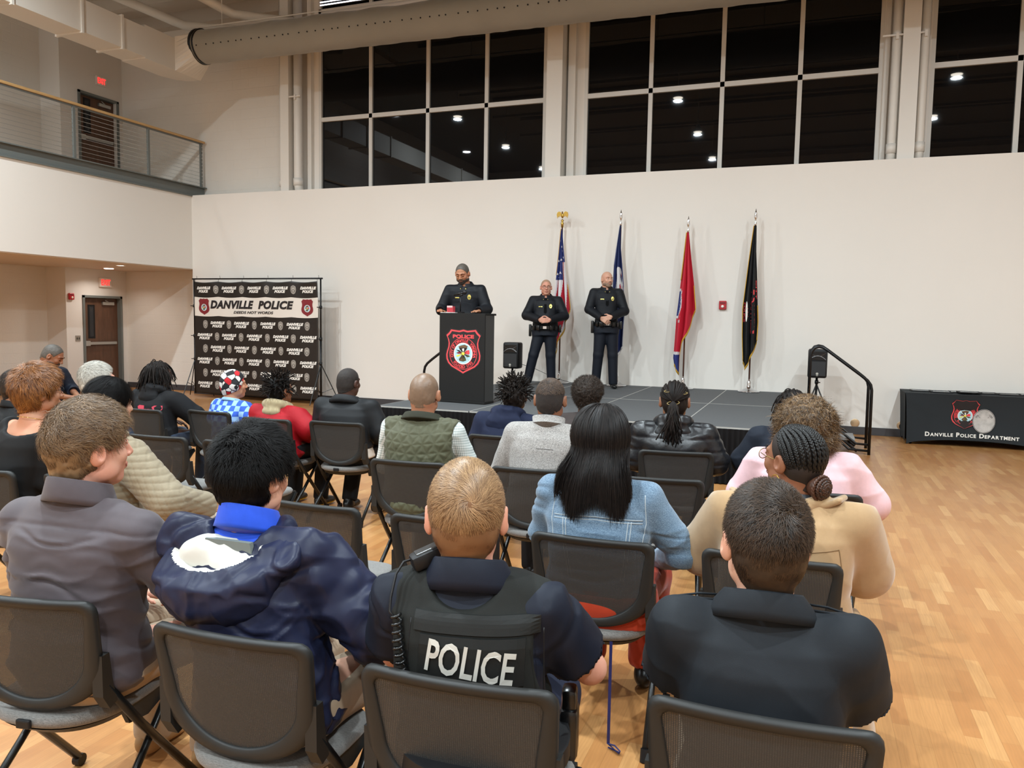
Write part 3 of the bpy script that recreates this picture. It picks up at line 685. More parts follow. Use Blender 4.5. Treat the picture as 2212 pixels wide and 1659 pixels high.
# ------------------------------------------------------------------ lectern
M_lec = mat('lectern_black', '#171615', 0.7, spec=0.3, bump=0.15, bs=300, bd=0.001); M_lecs = mat('lectern_side', '#333333', 0.5)
lec = empty('lectern', (-4.111, 9.015, SZ), math.radians(-6), 'tall black lectern with a red police shield on its front panel', 'lectern')
MB().box(-0.332, 0.332, 0.0, 0.02, 0.03, 1.14, 0.003).build('front_panel', M_lec, lec)
MB().box(0.312, 0.332, 0.02, 0.25, 0.0, 1.12, 0.003).build('side_panel', M_lecs, lec); MB().box(-0.332, -0.312, 0.02, 0.25, 0, 1.12, 0.003).build('side_panel', M_lecs, lec)
MB().box(-0.33, 0.338, 0.004, 0.29, 1.115, 1.14, 0.004).build('top', M_lec, lec)
MB().box(-0.31, 0.31, 0.02, 0.29, 0.55, 0.57).build('shelf', M_lec, lec); MB().box(-0.34, 0.34, 0.0, 0.25, 0.0, 0.03, 0.004).build('base', M_lec, lec)
emblem('police_shield', lec, lambda x, z, k: np.stack([x+0.025, np.full_like(x, -0.002-0.0006*k), z+0.655], 1), 0.50, 0.555, True, inner=1)
# things on the lectern
m = empty('microphone', (-4.20, 9.16, SZ+1.142), 0, 'black microphone on a short stand on top of the lectern', 'microphone')
MB().lathe([(0, 0), (0.055, 0), (0.055, 0.012), (0.012, 0.02), (0, 0.02)]).build('base', M_blackm, m, 'auto'); MB().tube([(0, 0, 0.015), (0, 0, 0.22)], 0.007, 8).build('stem', M_blackm, m, True)
MB().tube([(0.0, 0, 0.215), (-0.03, 0, 0.22), (0.03, 0.0, 0.235)], 0.014, 10).build('clip', M_blackm, m, True)
MB().tube([(-0.09, -0.01, 0.225), (0.0, 0.0, 0.25), (0.035, 0.004, 0.26)], [0.012, 0.016, 0.02], 12).build('handle', M_blackm, m, True); MB().sphere((0.055, 0.006, 0.265), 0.028).build('grille', mat('mic_grille', '#2E2E30', 0.5, 0.6), m, True)
b_ = empty('small_red_carton', (-4.305, 9.10, SZ+1.150), -0.1, 'small red open carton on the left end of the lectern top', 'box')
MB().box(-0.045, 0.045, -0.03, 0.03, 0, 0.075, 0.004).build('body', mat('carton_red', '#B53A44', 0.4), b_); MB().box(-0.04, 0.04, -0.033, -0.03, 0.06, 0.083).build('rim_strip', mat('carton_rim', '#E7B9B9', 0.4), b_)
o = MB().box(-0.11, 0.11, -0.02, 0.10, 0, 0.006, 0.001).build('paper_stack', mat('paper', '#E8E6E0', 0.6), None, loc=(-4.33, 9.08, SZ+1.142), rz=-0.1); tag(o, 'white paper lying under the red carton on the lectern', 'paper')

# ------------------------------------------------------------------ banner wall
bx, by = -10.155, 12.5
bn = empty('banner_backdrop', (bx, by, 0), 0, 'black and white step and repeat banner with lettering, tied to a black pipe frame', 'banner')
M_bblk = mat('banner_vinyl', '#1E1A18', 0.38, var=0.1, vs=2); M_bwht = mat('banner_white', '#DED6CC', 0.4)
BW, BT = 2.94, 2.335
def wav(x, z):
    t = np.clip((z-1.9)/0.45, 0, 1)
    return 0.012*np.sin(x*2.1+0.4)+0.008*np.sin(x*5+z*3)+t*0.02*np.sin(x*10.2)*1.0+0.014*np.sin((x-z)*3.2)*np.clip(z-1.2, 0, 1)
def bpl(x, z, k=1): return np.stack([x, -wav(x, z)-0.004-0.0022*k, z], 1)
nx, nz = 120, 90; XX, ZZ = np.meshgrid(np.linspace(-BW/2, BW/2, nx), np.linspace(0.09, BT, nz), indexing='ij')
Zt = BT-0.02*np.abs(np.sin((XX+BW/2)/BW*PI*5))*1.0; Z2 = 0.09+(ZZ-0.09)/(BT-0.09)*(Zt-0.09)
V = np.stack([XX.ravel(), -wav(XX, Z2).ravel(), Z2.ravel()], 1); I = np.arange(nx*nz).reshape(nx, nz)
F = np.stack([I[:-1, :-1], I[1:, :-1], I[1:, 1:], I[:-1, 1:]], 2).reshape(-1, 4)
zc = V[F].mean(1)[:, 2]; band = (zc < BT-0.315) & (zc > BT-0.69)
sheet = mesh_obj('printed_sheet', V, F, None, bn, True, mats=[M_bblk, M_bwht], midx=band.astype(int))
sm = sheet.modifiers.new('thick', 'SOLIDIFY'); sm.thickness = 0.003; sm.offset = 0
mb = MB(); mg = MB()
def badge(mb, cx, cz, s=1.0, pl=None, lay=1):
    pl = pl or bpl
    out = [(0, .5), (.16, .46), (.33, .38), (.40, .2), (.42, 0), (.38, -.2), (.28, -.38), (.12, -.48), (0, -.5)]; out = out+[(-x, z) for x, z in out[-2:0:-1]]
    P = [(x*0.135*s, z*0.165*s) for x, z in out]
    flat_ring(mb, P, scale_loop(P, 0.86), lambda x, z: pl(x, z, lay), (cx, cz)); flat_fan(mb, scale_loop(P, 0.80), lambda x, z: pl(x, z, lay), (cx, cz))
    return P
mk = MB(); rows = [(0.15, 1)]+[(0.84+0.243*k, k % 2) for k in range(6)]
for zt, odd in rows:
    z = BT-zt-0.01
    tx, bxs = ((.24, .85, 1.47, 2.10, 2.72), (.55, 1.16, 1.79, 2.40)) if odd else ((.56, 1.16, 1.80, 2.42), (.26, .86, 1.48, 2.11, 2.70))
    for x in tx:
        text_plane(mb, 'DANVILLE', x-BW/2+0.01, z+0.032, 0.056, w=0.37, place=bpl, bold=0.075, shear=0.25, res=2); text_plane(mb, 'POLICE', x-BW/2, z-0.034, 0.056, w=0.26, place=bpl, bold=0.075, shear=0.25, res=2)
    for x in bxs:
        badge(mg, x-BW/2, z)
        flat_ring(mk, circ(0.03, 16), circ(0.021, 16), lambda a, b: bpl(a, b, 2), (x-BW/2, z-0.022)); flat_ring(mk, circ(0.044, 18, ry=0.05), circ(0.04, 18, ry=0.045), lambda a, b: bpl(a, b, 2), (x-BW/2, z+0.0)); text_plane(mk, 'POLICE', x-BW/2, z+0.055, 0.011, w=0.05, place=lambda a, b: bpl(a, b, 2))
mesh_obj('repeated_lettering', mb.V, mb.F, mat('print_white', '#E8E4DD', 0.5), bn); mesh_obj('badge_prints', mg.V, mg.F, mat('print_silver', '#ACA59C', 0.5), bn); mesh_obj('badge_details', mk.V, mk.F, mat('print_dark', '#4A443F', 0.5), bn)
mb = MB(); zb = BT-0.50
text_plane(mb, 'DANVILLE', 0.93-BW/2, zb+0.045, 0.165, w=1.07, place=bpl, bold=0.055, shear=0.25, space=1.08); text_plane(mb, 'POLICE', 1.99-BW/2, zb+0.045, 0.165, w=0.82, place=bpl, bold=0.055, shear=0.25, space=1.08)
text_plane(mb, 'DEEDS NOT WORDS', 1.46-BW/2, zb-0.105, 0.052, w=0.98, place=bpl, bold=0.035, shear=0.25)
mesh_obj('title_lettering', mb.V, mb.F, M_eBlk, bn)
for x in (0.24, 2.70): emblem('banner_shield', bn, lambda a, b, k, x=x: bpl(a+x-BW/2, b+zb, 0.5+0.35*k), 0.25, 0.31, True, field=2, line=2, inner=2)
mb = MB()
for x in (-1.51, 1.51):
    MB().cyl((x, 0.04, 0.08), (x, 0.04, 1.25), 0.02, n=12).cyl((x, 0.04, 1.2), (x, 0.04, 2.40), 0.015, n=12).build('upright', M_blackm, bn, True)
    lg = MB()
    for a in (-90, 30, 150):
        a = math.radians(a); dx, dy = 0.36*math.cos(a), 0.36*math.sin(a); lg.tube([(x, 0.04, 0.78), (x+dx, 0.04+dy, 0.015)], 0.009, 6).tube([(x, 0.04, 0.22), (x+dx*0.62, 0.04+dy*0.62, 0.31)], 0.006, 6)
    lg.build('tripod_base', M_blackm, bn)
    for z in (0.78, 1.25, 1.85): MB().cyl((x, 0.04, z-0.03), (x, 0.04, z+0.03), 0.026, n=12).cyl((x, 0.04, z), (x-0.06, 0.0, z), 0.008, n=8).build('clamp', M_black, bn, True)
MB().cyl((-1.55, 0.04, 2.39), (1.55, 0.04, 2.39), 0.015, n=12).build('crossbar', M_blackm, bn, True)
for k in range(6):
    x = -BW/2+0.02+k*(BW-0.04)/5; MB().tube([(x, 0.0, BT-0.03), (x, 0.02, 2.38), (x+0.01, 0.05, 2.41), (x+0.02, 0.03, 2.45)], 0.0035, 5).build('zip_tie', mat('tie', '#2A2A2A'), bn)

# ------------------------------------------------------------------ flags
M_gold = mat('flag_gold', '#C99A2E', 0.55, bump=0.5, bs=300, bd=0.003); M_brass = mat('finial_brass', '#B08D45', 0.25, 0.9); M_pole = mat('flag_pole_wood', '#5E3423', 0.35)
def cloth(n, col): return mat(n, col, 0.6, spec=0.3)
FL = {'us': [cloth('flag_blue', '#27326B'), cloth('flag_red', '#B82236'), cloth('flag_white', '#DAD5D6')], 'va': [cloth('flag_navy', '#1F2A55'), cloth('flag_white2', '#D5D2D2'), cloth('flag_red2', '#A83242')], 'red': [cloth('flag_crimson', '#BC1F33'), cloth('flag_blue2', '#2B3473'), cloth('flag_white', '#DAD5D6')], 'blk': [cloth('flag_black', '#141518')]}
def flag(x, y, ztop, lab, kind, fin, L, Rr, zbl, seed, fringe):
    """L, Rr: (z, reach) profiles of the left and right edges; zbl: (u, z) bottom profile"""
    r = empty('flag_on_pole', (x, y, SZ), 0, lab, 'flag', 'flags on stands along the stage wall'); rng = np.random.default_rng(seed)
    MB().cyl((0, 0, 0.05), (0, 0, ztop-SZ-0.26), 0.013, n=12).build('pole', M_pole, r, True)
    MB().lathe([(0.17, 0), (0.165, 0.012), (0.10, 0.03), (0.045, 0.06), (0.03, 0.11), (0.035, 0.15), (0.022, 0.17), (0.015, 0.2), (0, 0.2)], n=28).build('stand', M_chrome, r, True)
    h = ztop-SZ
    if fin == 'eagle':
        e = MB().lathe([(0.02, h-0.27), (0.024, h-0.2), (0.012, h-0.18), (0.028, h-0.155), (0.0, h-0.13)], n=14).build('finial_base', M_brass, r, True)
        mb = MB(); mb.sphere((0, 0, h-0.075), (0.022, 0.02, 0.045), 12, 8).sphere((0, -0.012, h-0.02), (0.013, 0.018, 0.016), 10, 6)
        for s in (-1, 1): mb.prism([(s*0.008, h-0.05), (s*0.03, h-0.015), (s*0.06, h-0.004), (s*0.092, h-0.02), (s*0.102, h-0.06), (s*0.088, h-0.12), (s*0.076, h-0.08), (s*0.062, h-0.105), (s*0.052, h-0.075), (s*0.035, h-0.09), (s*0.01, h-0.1)], -0.008, 0.008)
        mb.build('eagle', M_brass, e, 'auto')
    else: MB().lathe([(0.018, h-0.29), (0.02, h-0.22), (0.01, h-0.20), (0.014, h-0.17), (0.026, h-0.14), (0.018, h-0.07), (0.0, h)], n=12).build('finial_spear', M_chrome, r, True)
    nu, nv = 76, 190; u = np.linspace(0, 1, nu); zt = h-0.30 if fin == 'eagle' else h-0.27
    zb = np.interp(u, [p[0] for p in zbl], [p[1]-SZ for p in zbl]); V = np.zeros((nu, nv, 3)); v = np.linspace(0, 1, nv)
    ph = rng.random(3)*6
    for i, uu in enumerate(u):
        z = zt+(zb[i]-zt)*v; l = np.interp(-z, [-(a-SZ) for a, b in L], [b for a, b in L]); q = np.interp(-z, [-(a-SZ) for a, b in Rr], [b for a, b in Rr])
        xx = l+(q-l)*uu; w_ = (q-l)
        yy = -0.03-0.16*np.sin(uu*PI)*np.minimum(w_, 0.25)+w_*0.17*np.sin(uu*2*PI*2.5+ph[0]+0.5*np.sin(z*1.5))+0.01*np.sin(z*9+uu*7+ph[1])*v
        xx = xx+0.02*np.sin(uu*2*PI*2.5+ph[0]+1.2)*np.minimum(w_*4, 1)*np.minimum(uu, 1-uu)*2
        V[i, :, 0] = xx; V[i, :, 1] = yy; V[i, :, 2] = z
    I = np.arange(nu*nv).reshape(nu, nv); F = np.stack([I[:-1, :-1], I[1:, :-1], I[1:, 1:], I[:-1, 1:]], 2).reshape(-1, 4)
    UU, VV = np.meshgrid((u[:-1]+u[1:])/2, (v[:-1]+v[1:])/2, indexing='ij'); UU = UU.ravel(); VV = VV.ravel(); ZZ = V.reshape(-1, 3)[F].mean(1)[:, 2]+SZ
    mi = np.zeros(len(F), int)
    if kind == 'us':
        st_ = np.floor((UU*5.2+(2.6-ZZ)*1.6+0.4)).astype(int) % 2; mi = np.where(st_ == 0, 1, 2); mi = np.where(ZZ > 2.36-0.25*(UU > 0.62)+0.55*(UU > 0.62), 0, mi)
    elif kind == 'va':
        c = ((UU-0.62)/0.34)**2+((ZZ-2.15)/0.42)**2; mi = np.where(c < 1, 1, 0); mi = np.where((c < 0.8) & (vnoise(np.stack([UU*9, ZZ*9, 0*ZZ], 1)) > 0.32), 2, mi); mi = np.where((c < 0.6) & (vnoise(np.stack([UU*8, ZZ*7, 0*ZZ+9], 1)) > 0.35), 0, mi)
    elif kind == 'red':
        c = ((UU-0.05)/0.22)**2+((ZZ-1.98)/0.24)**2; mi = np.where((c < 1) & (c > 0.7), 2, mi); mi = np.where(c < 0.7, 1, mi)
        mi = np.where((UU < 0.42) & (ZZ < 1.20), 2, mi); mi = np.where((UU < 0.42) & (ZZ < 1.155), 1, mi)
    mesh_obj('flag_cloth', V.reshape(-1, 3), F, None, r, True, mats=FL[kind], midx=mi)
    def surf(uu, zz, off):
        i = np.clip(uu*(nu-1), 0, nu-1.001); i0 = i.astype(int); f = (i-i0)[:, None]
        zbb = np.interp(uu, u, zb); vv = np.clip((zz-SZ-zt)/(zbb-zt), 0, 1)*(nv-1); j0 = np.minimum(vv.astype(int), nv-2); g = (vv-j0)[:, None]
        P = (V[i0, j0]*(1-g)+V[i0, j0+1]*g)*(1-f)+(V[i0+1, j0]*(1-g)+V[i0+1, j0+1]*g)*f; P = P.copy(); P[:, 1] -= off; return P
    fr = MB(); P = V[:, -1, :]; k = len(P)
    for dz, o_ in ((0.0, 0.004),):
        A_ = P+np.array([0, -0.006, 0.012]); B_ = P+np.array([0, -0.006, -0.035]); A2 = P+np.array([0, 0.006, 0.012]); B2 = P+np.array([0, 0.006, -0.035])
        fr.raw(np.concatenate([A_, B_, A2, B2]), [(i, i+1, k+i+1, k+i) for i in range(k-1)]+[(2*k+i+1, 2*k+i, 3*k+i, 3*k+i+1) for i in range(k-1)]+[(k+i, k+i+1, 3*k+i+1, 3*k+i) for i in range(k-1)])
    for E_ in ((V[0], -1), (V[-1], 1)):
        e, s = E_; e = e[:70 if kind != 'blk' else 190:2] if s < 0 else e[-60::2]; fr.tube(e+np.array([0, -0.004, 0]), 0.008 if len(e) < 50 else 0.006, 5)
    fr.build('fringe', fringe, r, True)
    if kind == 'us':
        mb = MB()
        for (uu, zz) in [(0.30, 3.02), (0.62, 2.92), (0.36, 2.82), (0.16, 2.68), (0.55, 2.70), (0.34, 2.60), (0.8, 2.62), (0.14, 2.46), (0.5, 2.48), (0.74, 2.85), (0.3, 2.40), (0.9, 2.5), (0.86, 2.74)]:
            S = [(0.5+0.0)*(0.026 if q % 2 == 0 else 0.010) for q in range(10)]; a = [PI/2+q*PI/5 for q in range(10)]
            wz = 0.24; lp = [(S[q]*2*math.cos(a[q])/wz, S[q]*2*math.sin(a[q])) for q in range(10)]
            flat_fan(mb, lp, lambda x, z: surf(np.clip(x, 0.01, 0.99), z, 0.004), (uu, zz))
        mesh_obj('stars', mb.V, mb.F, FL['us'][2], r)
    if kind == 'blk':
        mb = MB()
        def vert(s, uc, z0, z1, hgt, **kw):
            Vt, Ft = text_geo(s, **kw); ww = Vt[:, 0].max()-Vt[:, 0].min(); a = uc+Vt[:, 1]*hgt; b = (z0+z1)/2-Vt[:, 0]/ww*(z0-z1); mb.raw(surf(np.clip(a, 0.01, 0.99), b, 0.005), Ft)
        vert('T DANVILLE', 0.62, 2.20, 1.52, 0.32, bold=0.02); vert('POLICE', 0.10, 2.00, 1.70, 0.12, bold=0.02); vert('CITY', 0.9, 2.35, 2.05, 0.12, bold=0.02); vert('AN', 0.30, 1.95, 1.78, 0.16)
        mesh_obj('red_lettering', mb.V, mb.F, M_eRed, r)
        mb = MB(); flat_fan(mb, [(0.06*math.cos(t), 0.16*math.sin(t)) for t in np.linspace(0, 2*PI, 20, endpoint=False)], lambda x, z: surf(np.clip(x, 0.01, 0.99), z, 0.007), (0.30, 1.86)); mesh_obj('seal_patch', mb.V, mb.F, M_eWht, r)
    if kind == 'red':
        mb = MB(); Vt, Ft = text_geo('DANVILLE', bold=0.02); mb.raw(surf(np.clip(0.18+Vt[:, 1]*0.14, 0.01, 0.99), 1.93-Vt[:, 0]*0.085, 0.005), Ft); mesh_obj('white_lettering', mb.V, mb.F, FL['red'][2], r)
    return r
yF = 12.82
flag(-4.0, yF, 3.52, 'american flag with gold fringe, on an eagle topped pole behind the officers', 'us', 'eagle', [(3.25, -0.01), (2.6, -0.06), (2.1, -0.11), (1.3, -0.12), (0.98, -0.12)], [(3.25, 0.01), (2.9, 0.04), (2.3, 0.12), (1.9, 0.18), (1.55, 0.18), (0.98, 0.10)], [(0, 1.05), (0.12, 0.98), (0.3, 1.22), (0.45, 1.30), (0.55, 1.42), (0.78, 1.66), (0.9, 1.72), (1, 1.86)], 1, M_gold)
flag(-2.99, yF, 3.52, 'navy state flag with white seal on a spear topped pole beside the bald officer', 'va', 'spear', [(3.27, -0.01), (2.6, -0.10), (1.9, -0.12), (1.2, -0.10), (1.03, -0.08)], [(3.27, 0.01), (2.9, 0.02), (2.3, 0.09), (1.8, 0.12), (1.3, 0.10), (1.03, 0.08)], [(0, 1.42), (0.18, 1.50), (0.3, 1.05), (0.6, 1.12), (0.8, 1.20), (1, 1.26)], 2, FL['va'][1])
flag(-1.89, yF, 3.38, 'plain crimson flag with gold fringe, third pole from the left', 'red', 'spear', [(3.1, -0.02), (2.4, -0.08), (1.8, -0.14), (1.1, -0.17), (0.9, -0.13)], [(3.1, 0.02), (2.7, 0.07), (2.3, 0.13), (1.9, 0.17), (1.6, 0.15), (0.9, 0.0)], [(0, 1.0), (0.2, 0.92), (0.42, 0.85), (0.50, 0.90), (0.55, 1.35), (0.7, 1.50), (0.85, 1.78), (1, 1.88)], 3, M_gold)
flag(-0.86, yF, 3.46, 'black flag with red lettering and gold fringe, rightmost pole', 'blk', 'spear', [(3.2, -0.02), (2.6, -0.08), (1.9, -0.14), (1.5, -0.13), (0.98, -0.10)], [(3.2, 0.02), (2.8, 0.03), (2.2, 0.07), (1.7, 0.10), (1.2, 0.09), (0.98, 0.02)], [(0, 1.08), (0.3, 0.97), (0.6, 1.12), (1, 1.40)], 4, M_gold)

# ------------------------------------------------------------------ loudspeakers
def speaker(loc, base_z, lab, cable=None):
    r = empty('loudspeaker', loc, 0, lab, 'loudspeaker', 'loudspeakers on tripod stands'); z0 = 0
    mb = MB().box(-0.135, 0.135, -0.11, 0.13, 0, 0.43, 0.03); mb.build('cabinet', M_black, r, 'auto')
    g = MB(); nA = 24
    for i in range(1): g.box(-0.115, 0.115, -0.118, -0.108, 0.03, 0.24, 0.004)
    g.build('grille', mat('speaker_grille', '#252527', 0.6, bump=0.6, bs=500, bd=0.002), r)
    mb = MB(); N = 20; P = []
    a_ = [(-0.11+0.22*i/N, 0.27+0.055*(1-((i/N)*2-1)**2)) for i in range(N+1)]; b2 = [(x, z+0.016) for x, z in a_]
    mb.raw([(x, -0.125, z) for x, z in a_]+[(x, -0.105, z) for x, z in b2], [(i, i+1, N+2+i, N+1+i) for i in range(N)])
    a_ = [(-0.11+0.22*i/N, 0.365-0.05*(1-((i/N)*2-1)**2)) for i in range(N+1)]; b2 = [(x, z+0.014) for x, z in a_]
    mb.raw([(x, -0.105, z) for x, z in a_]+[(x, -0.125, z) for x, z in b2], [(i, i+1, N+2+i, N+1+i) for i in range(N)])
    mb.build('horn_lips', mat('horn_edge', '#8B8B8C', 0.3), r)
    MB().box(-0.11, 0.11, -0.112, -0.104, 0.26, 0.40, 0.01).build('horn', mat('horn_dark', '#0C0C0D', 0.3), r)
    MB().lathe([(0, 0), (0.018, 0), (0.018, 0.005), (0, 0.005)], c=(0, -0.117, 0.065), R=rotx(PI/2), n=18).box(-0.014, 0.014, -0.121, -0.117, 0.032, 0.04).build('logo', mat('logo_grey', '#B5B2A8', 0.4), r)
    s = empty('speaker_stand', (loc[0], loc[1], base_z), 0, lab.replace('loudspeaker', 'tripod stand under the loudspeaker'), 'speaker stand', 'tripod speaker stands'); H_ = loc[2]-base_z
    hub = 0.04 if H_ < 0.4 else H_-0.22
    MB().cyl((0, 0, 0.03), (0, 0, H_-0.001), 0.017, n=12).cyl((0, 0, H_-0.09), (0, 0, H_-0.04), 0.027, n=12).build('pole', M_blackm, s, True); MB().cyl((0, 0, H_-0.07), (0.05, -0.02, H_-0.07), 0.008, n=8).build('knob', M_black, s, True)
    for a in (20, 140, 260):
        a = math.radians(a); k = 0.22 if H_ < 0.4 else 0.34; MB().tube([(0, 0, min(hub+0.14, H_-0.1)), (k*math.cos(a), k*math.sin(a), 0.012)], 0.011, 8).build('leg', M_blackm, s, True)
speaker((-4.55, 12.0, 0.875), SZ, 'black loudspeaker left of the officers, behind the lectern'); speaker((0.13, 12.5, 0.885), 0.0, 'black loudspeaker behind the right stair rail')
tag(MB().tube([(-4.42, 12.05, 0.95), (-4.25, 12.3, 0.86), (-4.0, 12.6, 0.70), (-3.8, 12.9, 0.61), (-3.5, 13.0, 0.606)], 0.004, 5).build('speaker_cable', mat('cable_black', '#26242A', 0.5)), 'thin cable running from the left loudspeaker down to the stage floor', 'cable')

# ------------------------------------------------------------------ draped table with certificates
tb = empty('draped_table', (2.235, 12.66, 0), 0, 'long table under a tight black stretch cover with police emblem and white lettering', 'table')
M_cov = mat('stretch_cover', '#2A2E31', 0.8, spec=0.2, bump=0.1, bs=300, bd=0.001); TWx, TDy, TH = 0.93, 0.36, 0.735
V = []; Fq = []
def panel(P, Q, n1=40, n2=24):
    """side panel from corner P to Q (xy), pulled to the feet, arched hem"""
    P = np.array(P); Q = np.array(Q); b = len(V); L = np.linalg.norm(Q-P); nrm = np.array([(Q-P)[1], -(Q-P)[0]])/L
    for i in range(n1+1):
        u = i/n1; hem = 0.10*math.sin(PI*u)**0.55*(1 if L > 1 else 0.6)
        for j in range(n2+1):
            v = j/n2; z = hem+(TH-hem)*v; ins = 0.055*(1-v)**0.5*math.cos(v*0.2)*(1-0.0); pin = 0.03*math.sin(PI*v)*math.sin(PI*u)
            uu = 0.5+(u-0.5)*(1-2*ins/L*1.0); X_ = P+(Q-P)*uu-nrm*(pin+0.035*(1-v)**0.7); V.append((X_[0], X_[1], z))
    for i in range(n1):
        for j in range(n2): a = b+i*(n2+1)+j; Fq.append((a, a+n2+1, a+n2+2, a+1))
cs = [(-TWx, -TDy), (TWx, -TDy), (TWx, TDy), (-TWx, TDy)]
for i in range(4): panel(cs[i], cs[(i+1) % 4])
b = len(V); V += [(x, y, TH) for x, y in cs]; Fq.append((b, b+1, b+2, b+3))
o = mesh_obj('stretch_cover', V, Fq, M_cov, tb, True)
mb = MB()
for x in (-0.82, 0.82):
    for y in (-0.28, 0.28): MB().cyl((x, y, 0), (x, y, TH-0.03), 0.016, n=8).build('leg', M_blackm, tb, True)
def tpl(x, z, k=0):
    u = np.clip((x+TWx)/(2*TWx), 0.001, 0.999); hem = 0.10*np.sin(PI*u)**0.55; v = np.clip((z-hem)/(TH-hem), 0, 1)
    return np.stack([x, -TDy+0.03*np.sin(PI*v)*np.sin(PI*u)+0.035*(1-v)**0.7-0.007-0.0007*k, z], 1)
emblem('police_shield', tb, lambda x, z, k: tpl(x-0.33+0.33, z+0.46, k)-np.array([0.16, 0, 0]), 0.34, 0.40, True, field=1, line=0, inner=2)
mb = MB(); out = [(0.138*math.cos(t)*1.0, 0.168*math.sin(t)) for t in np.linspace(0, 2*PI, 32, endpoint=False)]; c0 = (0.07, 0.38)
flat_fan(mb, out, lambda x, z: tpl(x, z, 10), c0); sb = mesh_obj('silver_badge_print', mb.V, mb.F, mat('badge_silver', '#B7B4B0', 0.45, var=0.25, vs=14), tb)
mb = MB(); L = lambda k: (lambda x, z: tpl(x, z, k))
flat_ring(mb, scale_loop(out, 0.97), scale_loop(out, 0.94), L(12), c0); text_arc(mb, 'POLICE OFFICER', c0[0], c0[1]+0.0, 0.108, 0.022, PI/2, math.radians(130), L(12), True); text_arc(mb, 'DANVILLE', c0[0], c0[1], 0.075, 0.018, PI/2, math.radians(100), L(12), True)
text_plane(mb, 'POLICE', c0[0], c0[1]-0.085, 0.022, place=L(12)); text_plane(mb, 'VA', c0[0], c0[1]-0.12, 0.018, place=L(12)); mesh_obj('badge_lettering', mb.V, mb.F, M_eBlk, tb)
mb = MB(); zc_ = 0.150; x = -0.645
for word in ('Danville', 'Police', 'Department'):
    for i, ch in enumerate(word.upper()):
        h_ = 0.062 if i == 0 else 0.048; Vt, Ft = text_geo(ch, bold=0.035); Vt = Vt*h_*np.array([1.0, 1]); ww = Vt[:, 0].max()-Vt[:, 0].min()
        x += ww/2; zz = zc_+0.016*(1-((x-0.0)/0.7)**2)+(0.007 if i == 0 else 0); mb.raw(tpl(Vt[:, 0]+x, Vt[:, 1]+zz, 1), Ft); x += ww/2+0.0075
    x += 0.032
sc_ = 1.0
mesh_obj('white_lettering', mb.V, mb.F, M_eWht, tb)
M_cert = mat('certificate_glass', '#C9CCCE', 0.12); spec = [(-0.68, 0.05, 0), (-0.44, -0.05, 0.05), (-0.18, 0.06, -0.04), (-0.10, -0.14, 0.04), (0.14, 0.04, 0.03), (0.42, -0.02, -0.05), (0.68, 0.05, 0.02)]
cl = ['leftmost', 'second from the left, slightly turned', 'third from the left, at the back', 'overlapping the table front edge', 'dark, in the middle of the table', 'right of the dark middle one', 'rightmost, cut by the picture edge']
for (x, y, a), lb in zip(spec, cl):
    r = empty('framed_certificate', (2.235+x, 12.66+y, TH+0.001+(0.018 if y < -0.1 else 0)), a, 'framed certificate lying on the draped table, '+lb, 'picture frame', 'framed certificates on the table'); mb = MB()
    mb.ring([(-0.14, -0.11), (0.14, -0.11), (0.14, 0.11), (-0.14, 0.11)], [(-0.122, -0.092), (0.122, -0.092), (0.122, 0.092), (-0.122, 0.092)], 0, 0.016, 'z'); mb.build('frame', M_black, r)
    MB().box(-0.122, 0.122, -0.092, 0.092, 0.002, 0.012).build('sheet', M_vis if 'dark' in lb else M_cert, r)
# ------------------------------------------------------------------ stacking mesh chairs
def mesh_weave():
    t = NT('chair_weave'); tc = t.add('ShaderNodeTexCoord'); sx = t.add('ShaderNodeSeparateXYZ'); t.link(tc.outputs['Object'], sx.inputs[0])
    def wave(out, f, p): return t.math('POWER', t.math('ABSOLUTE', t.math('SINE', t.math('MULTIPLY', out, f))), p)
    v = wave(sx.outputs[0], PI/0.0052, 1.3); h = wave(sx.outputs[2], PI/0.0045, 2.0)
    al = t.math('ADD', 0.70, t.math('MULTIPLY', t.math('SUBTRACT', 1.0, t.math('MULTIPLY', v, h)), 0.36))
    t.link(al, t.b.inputs['Alpha'])
    t.color(t.mix(v, '#222323', '#3A3938')); t.b.inputs['Roughness'].default_value = 0.6
    return t.m
def heather(name, c0, c1, s1=90, stretch=(1, 5, 5), rough=0.85):
    t = NT(name); v = t.coord('Object', stretch); f = t.noise(v, s1, 3, 0.7); t.color(t.ramp(f, [(0.32, c0), (0.68, c1)]))
    t.b.inputs['Roughness'].default_value = rough; t.b.inputs['Sheen Weight'].default_value = 0.2; t.bump(f, 0.3, 0.001); return t.m
M_weave = mesh_weave(); M_cf = mat('chair_frame_plastic', '#232322', 0.5, spec=0.35, bump=0.08, bs=500, bd=0.001); M_leg = mat('chair_leg_metal', '#151515', 0.32, 0.2); M_seat = heather('seat_fabric', '#55524F', '#7E7B77')
BZ0, BZ1, BHW = 0.468, 0.83, 0.243
def back_y(x, z):
    """back surface: leans back to the top, curves round the sitter"""
    return -0.205-0.16*(z-0.47)-0.10*np.clip((z-0.62)/0.21, 0, 1)**2*0.0+0.42*(np.asarray(x)**2)
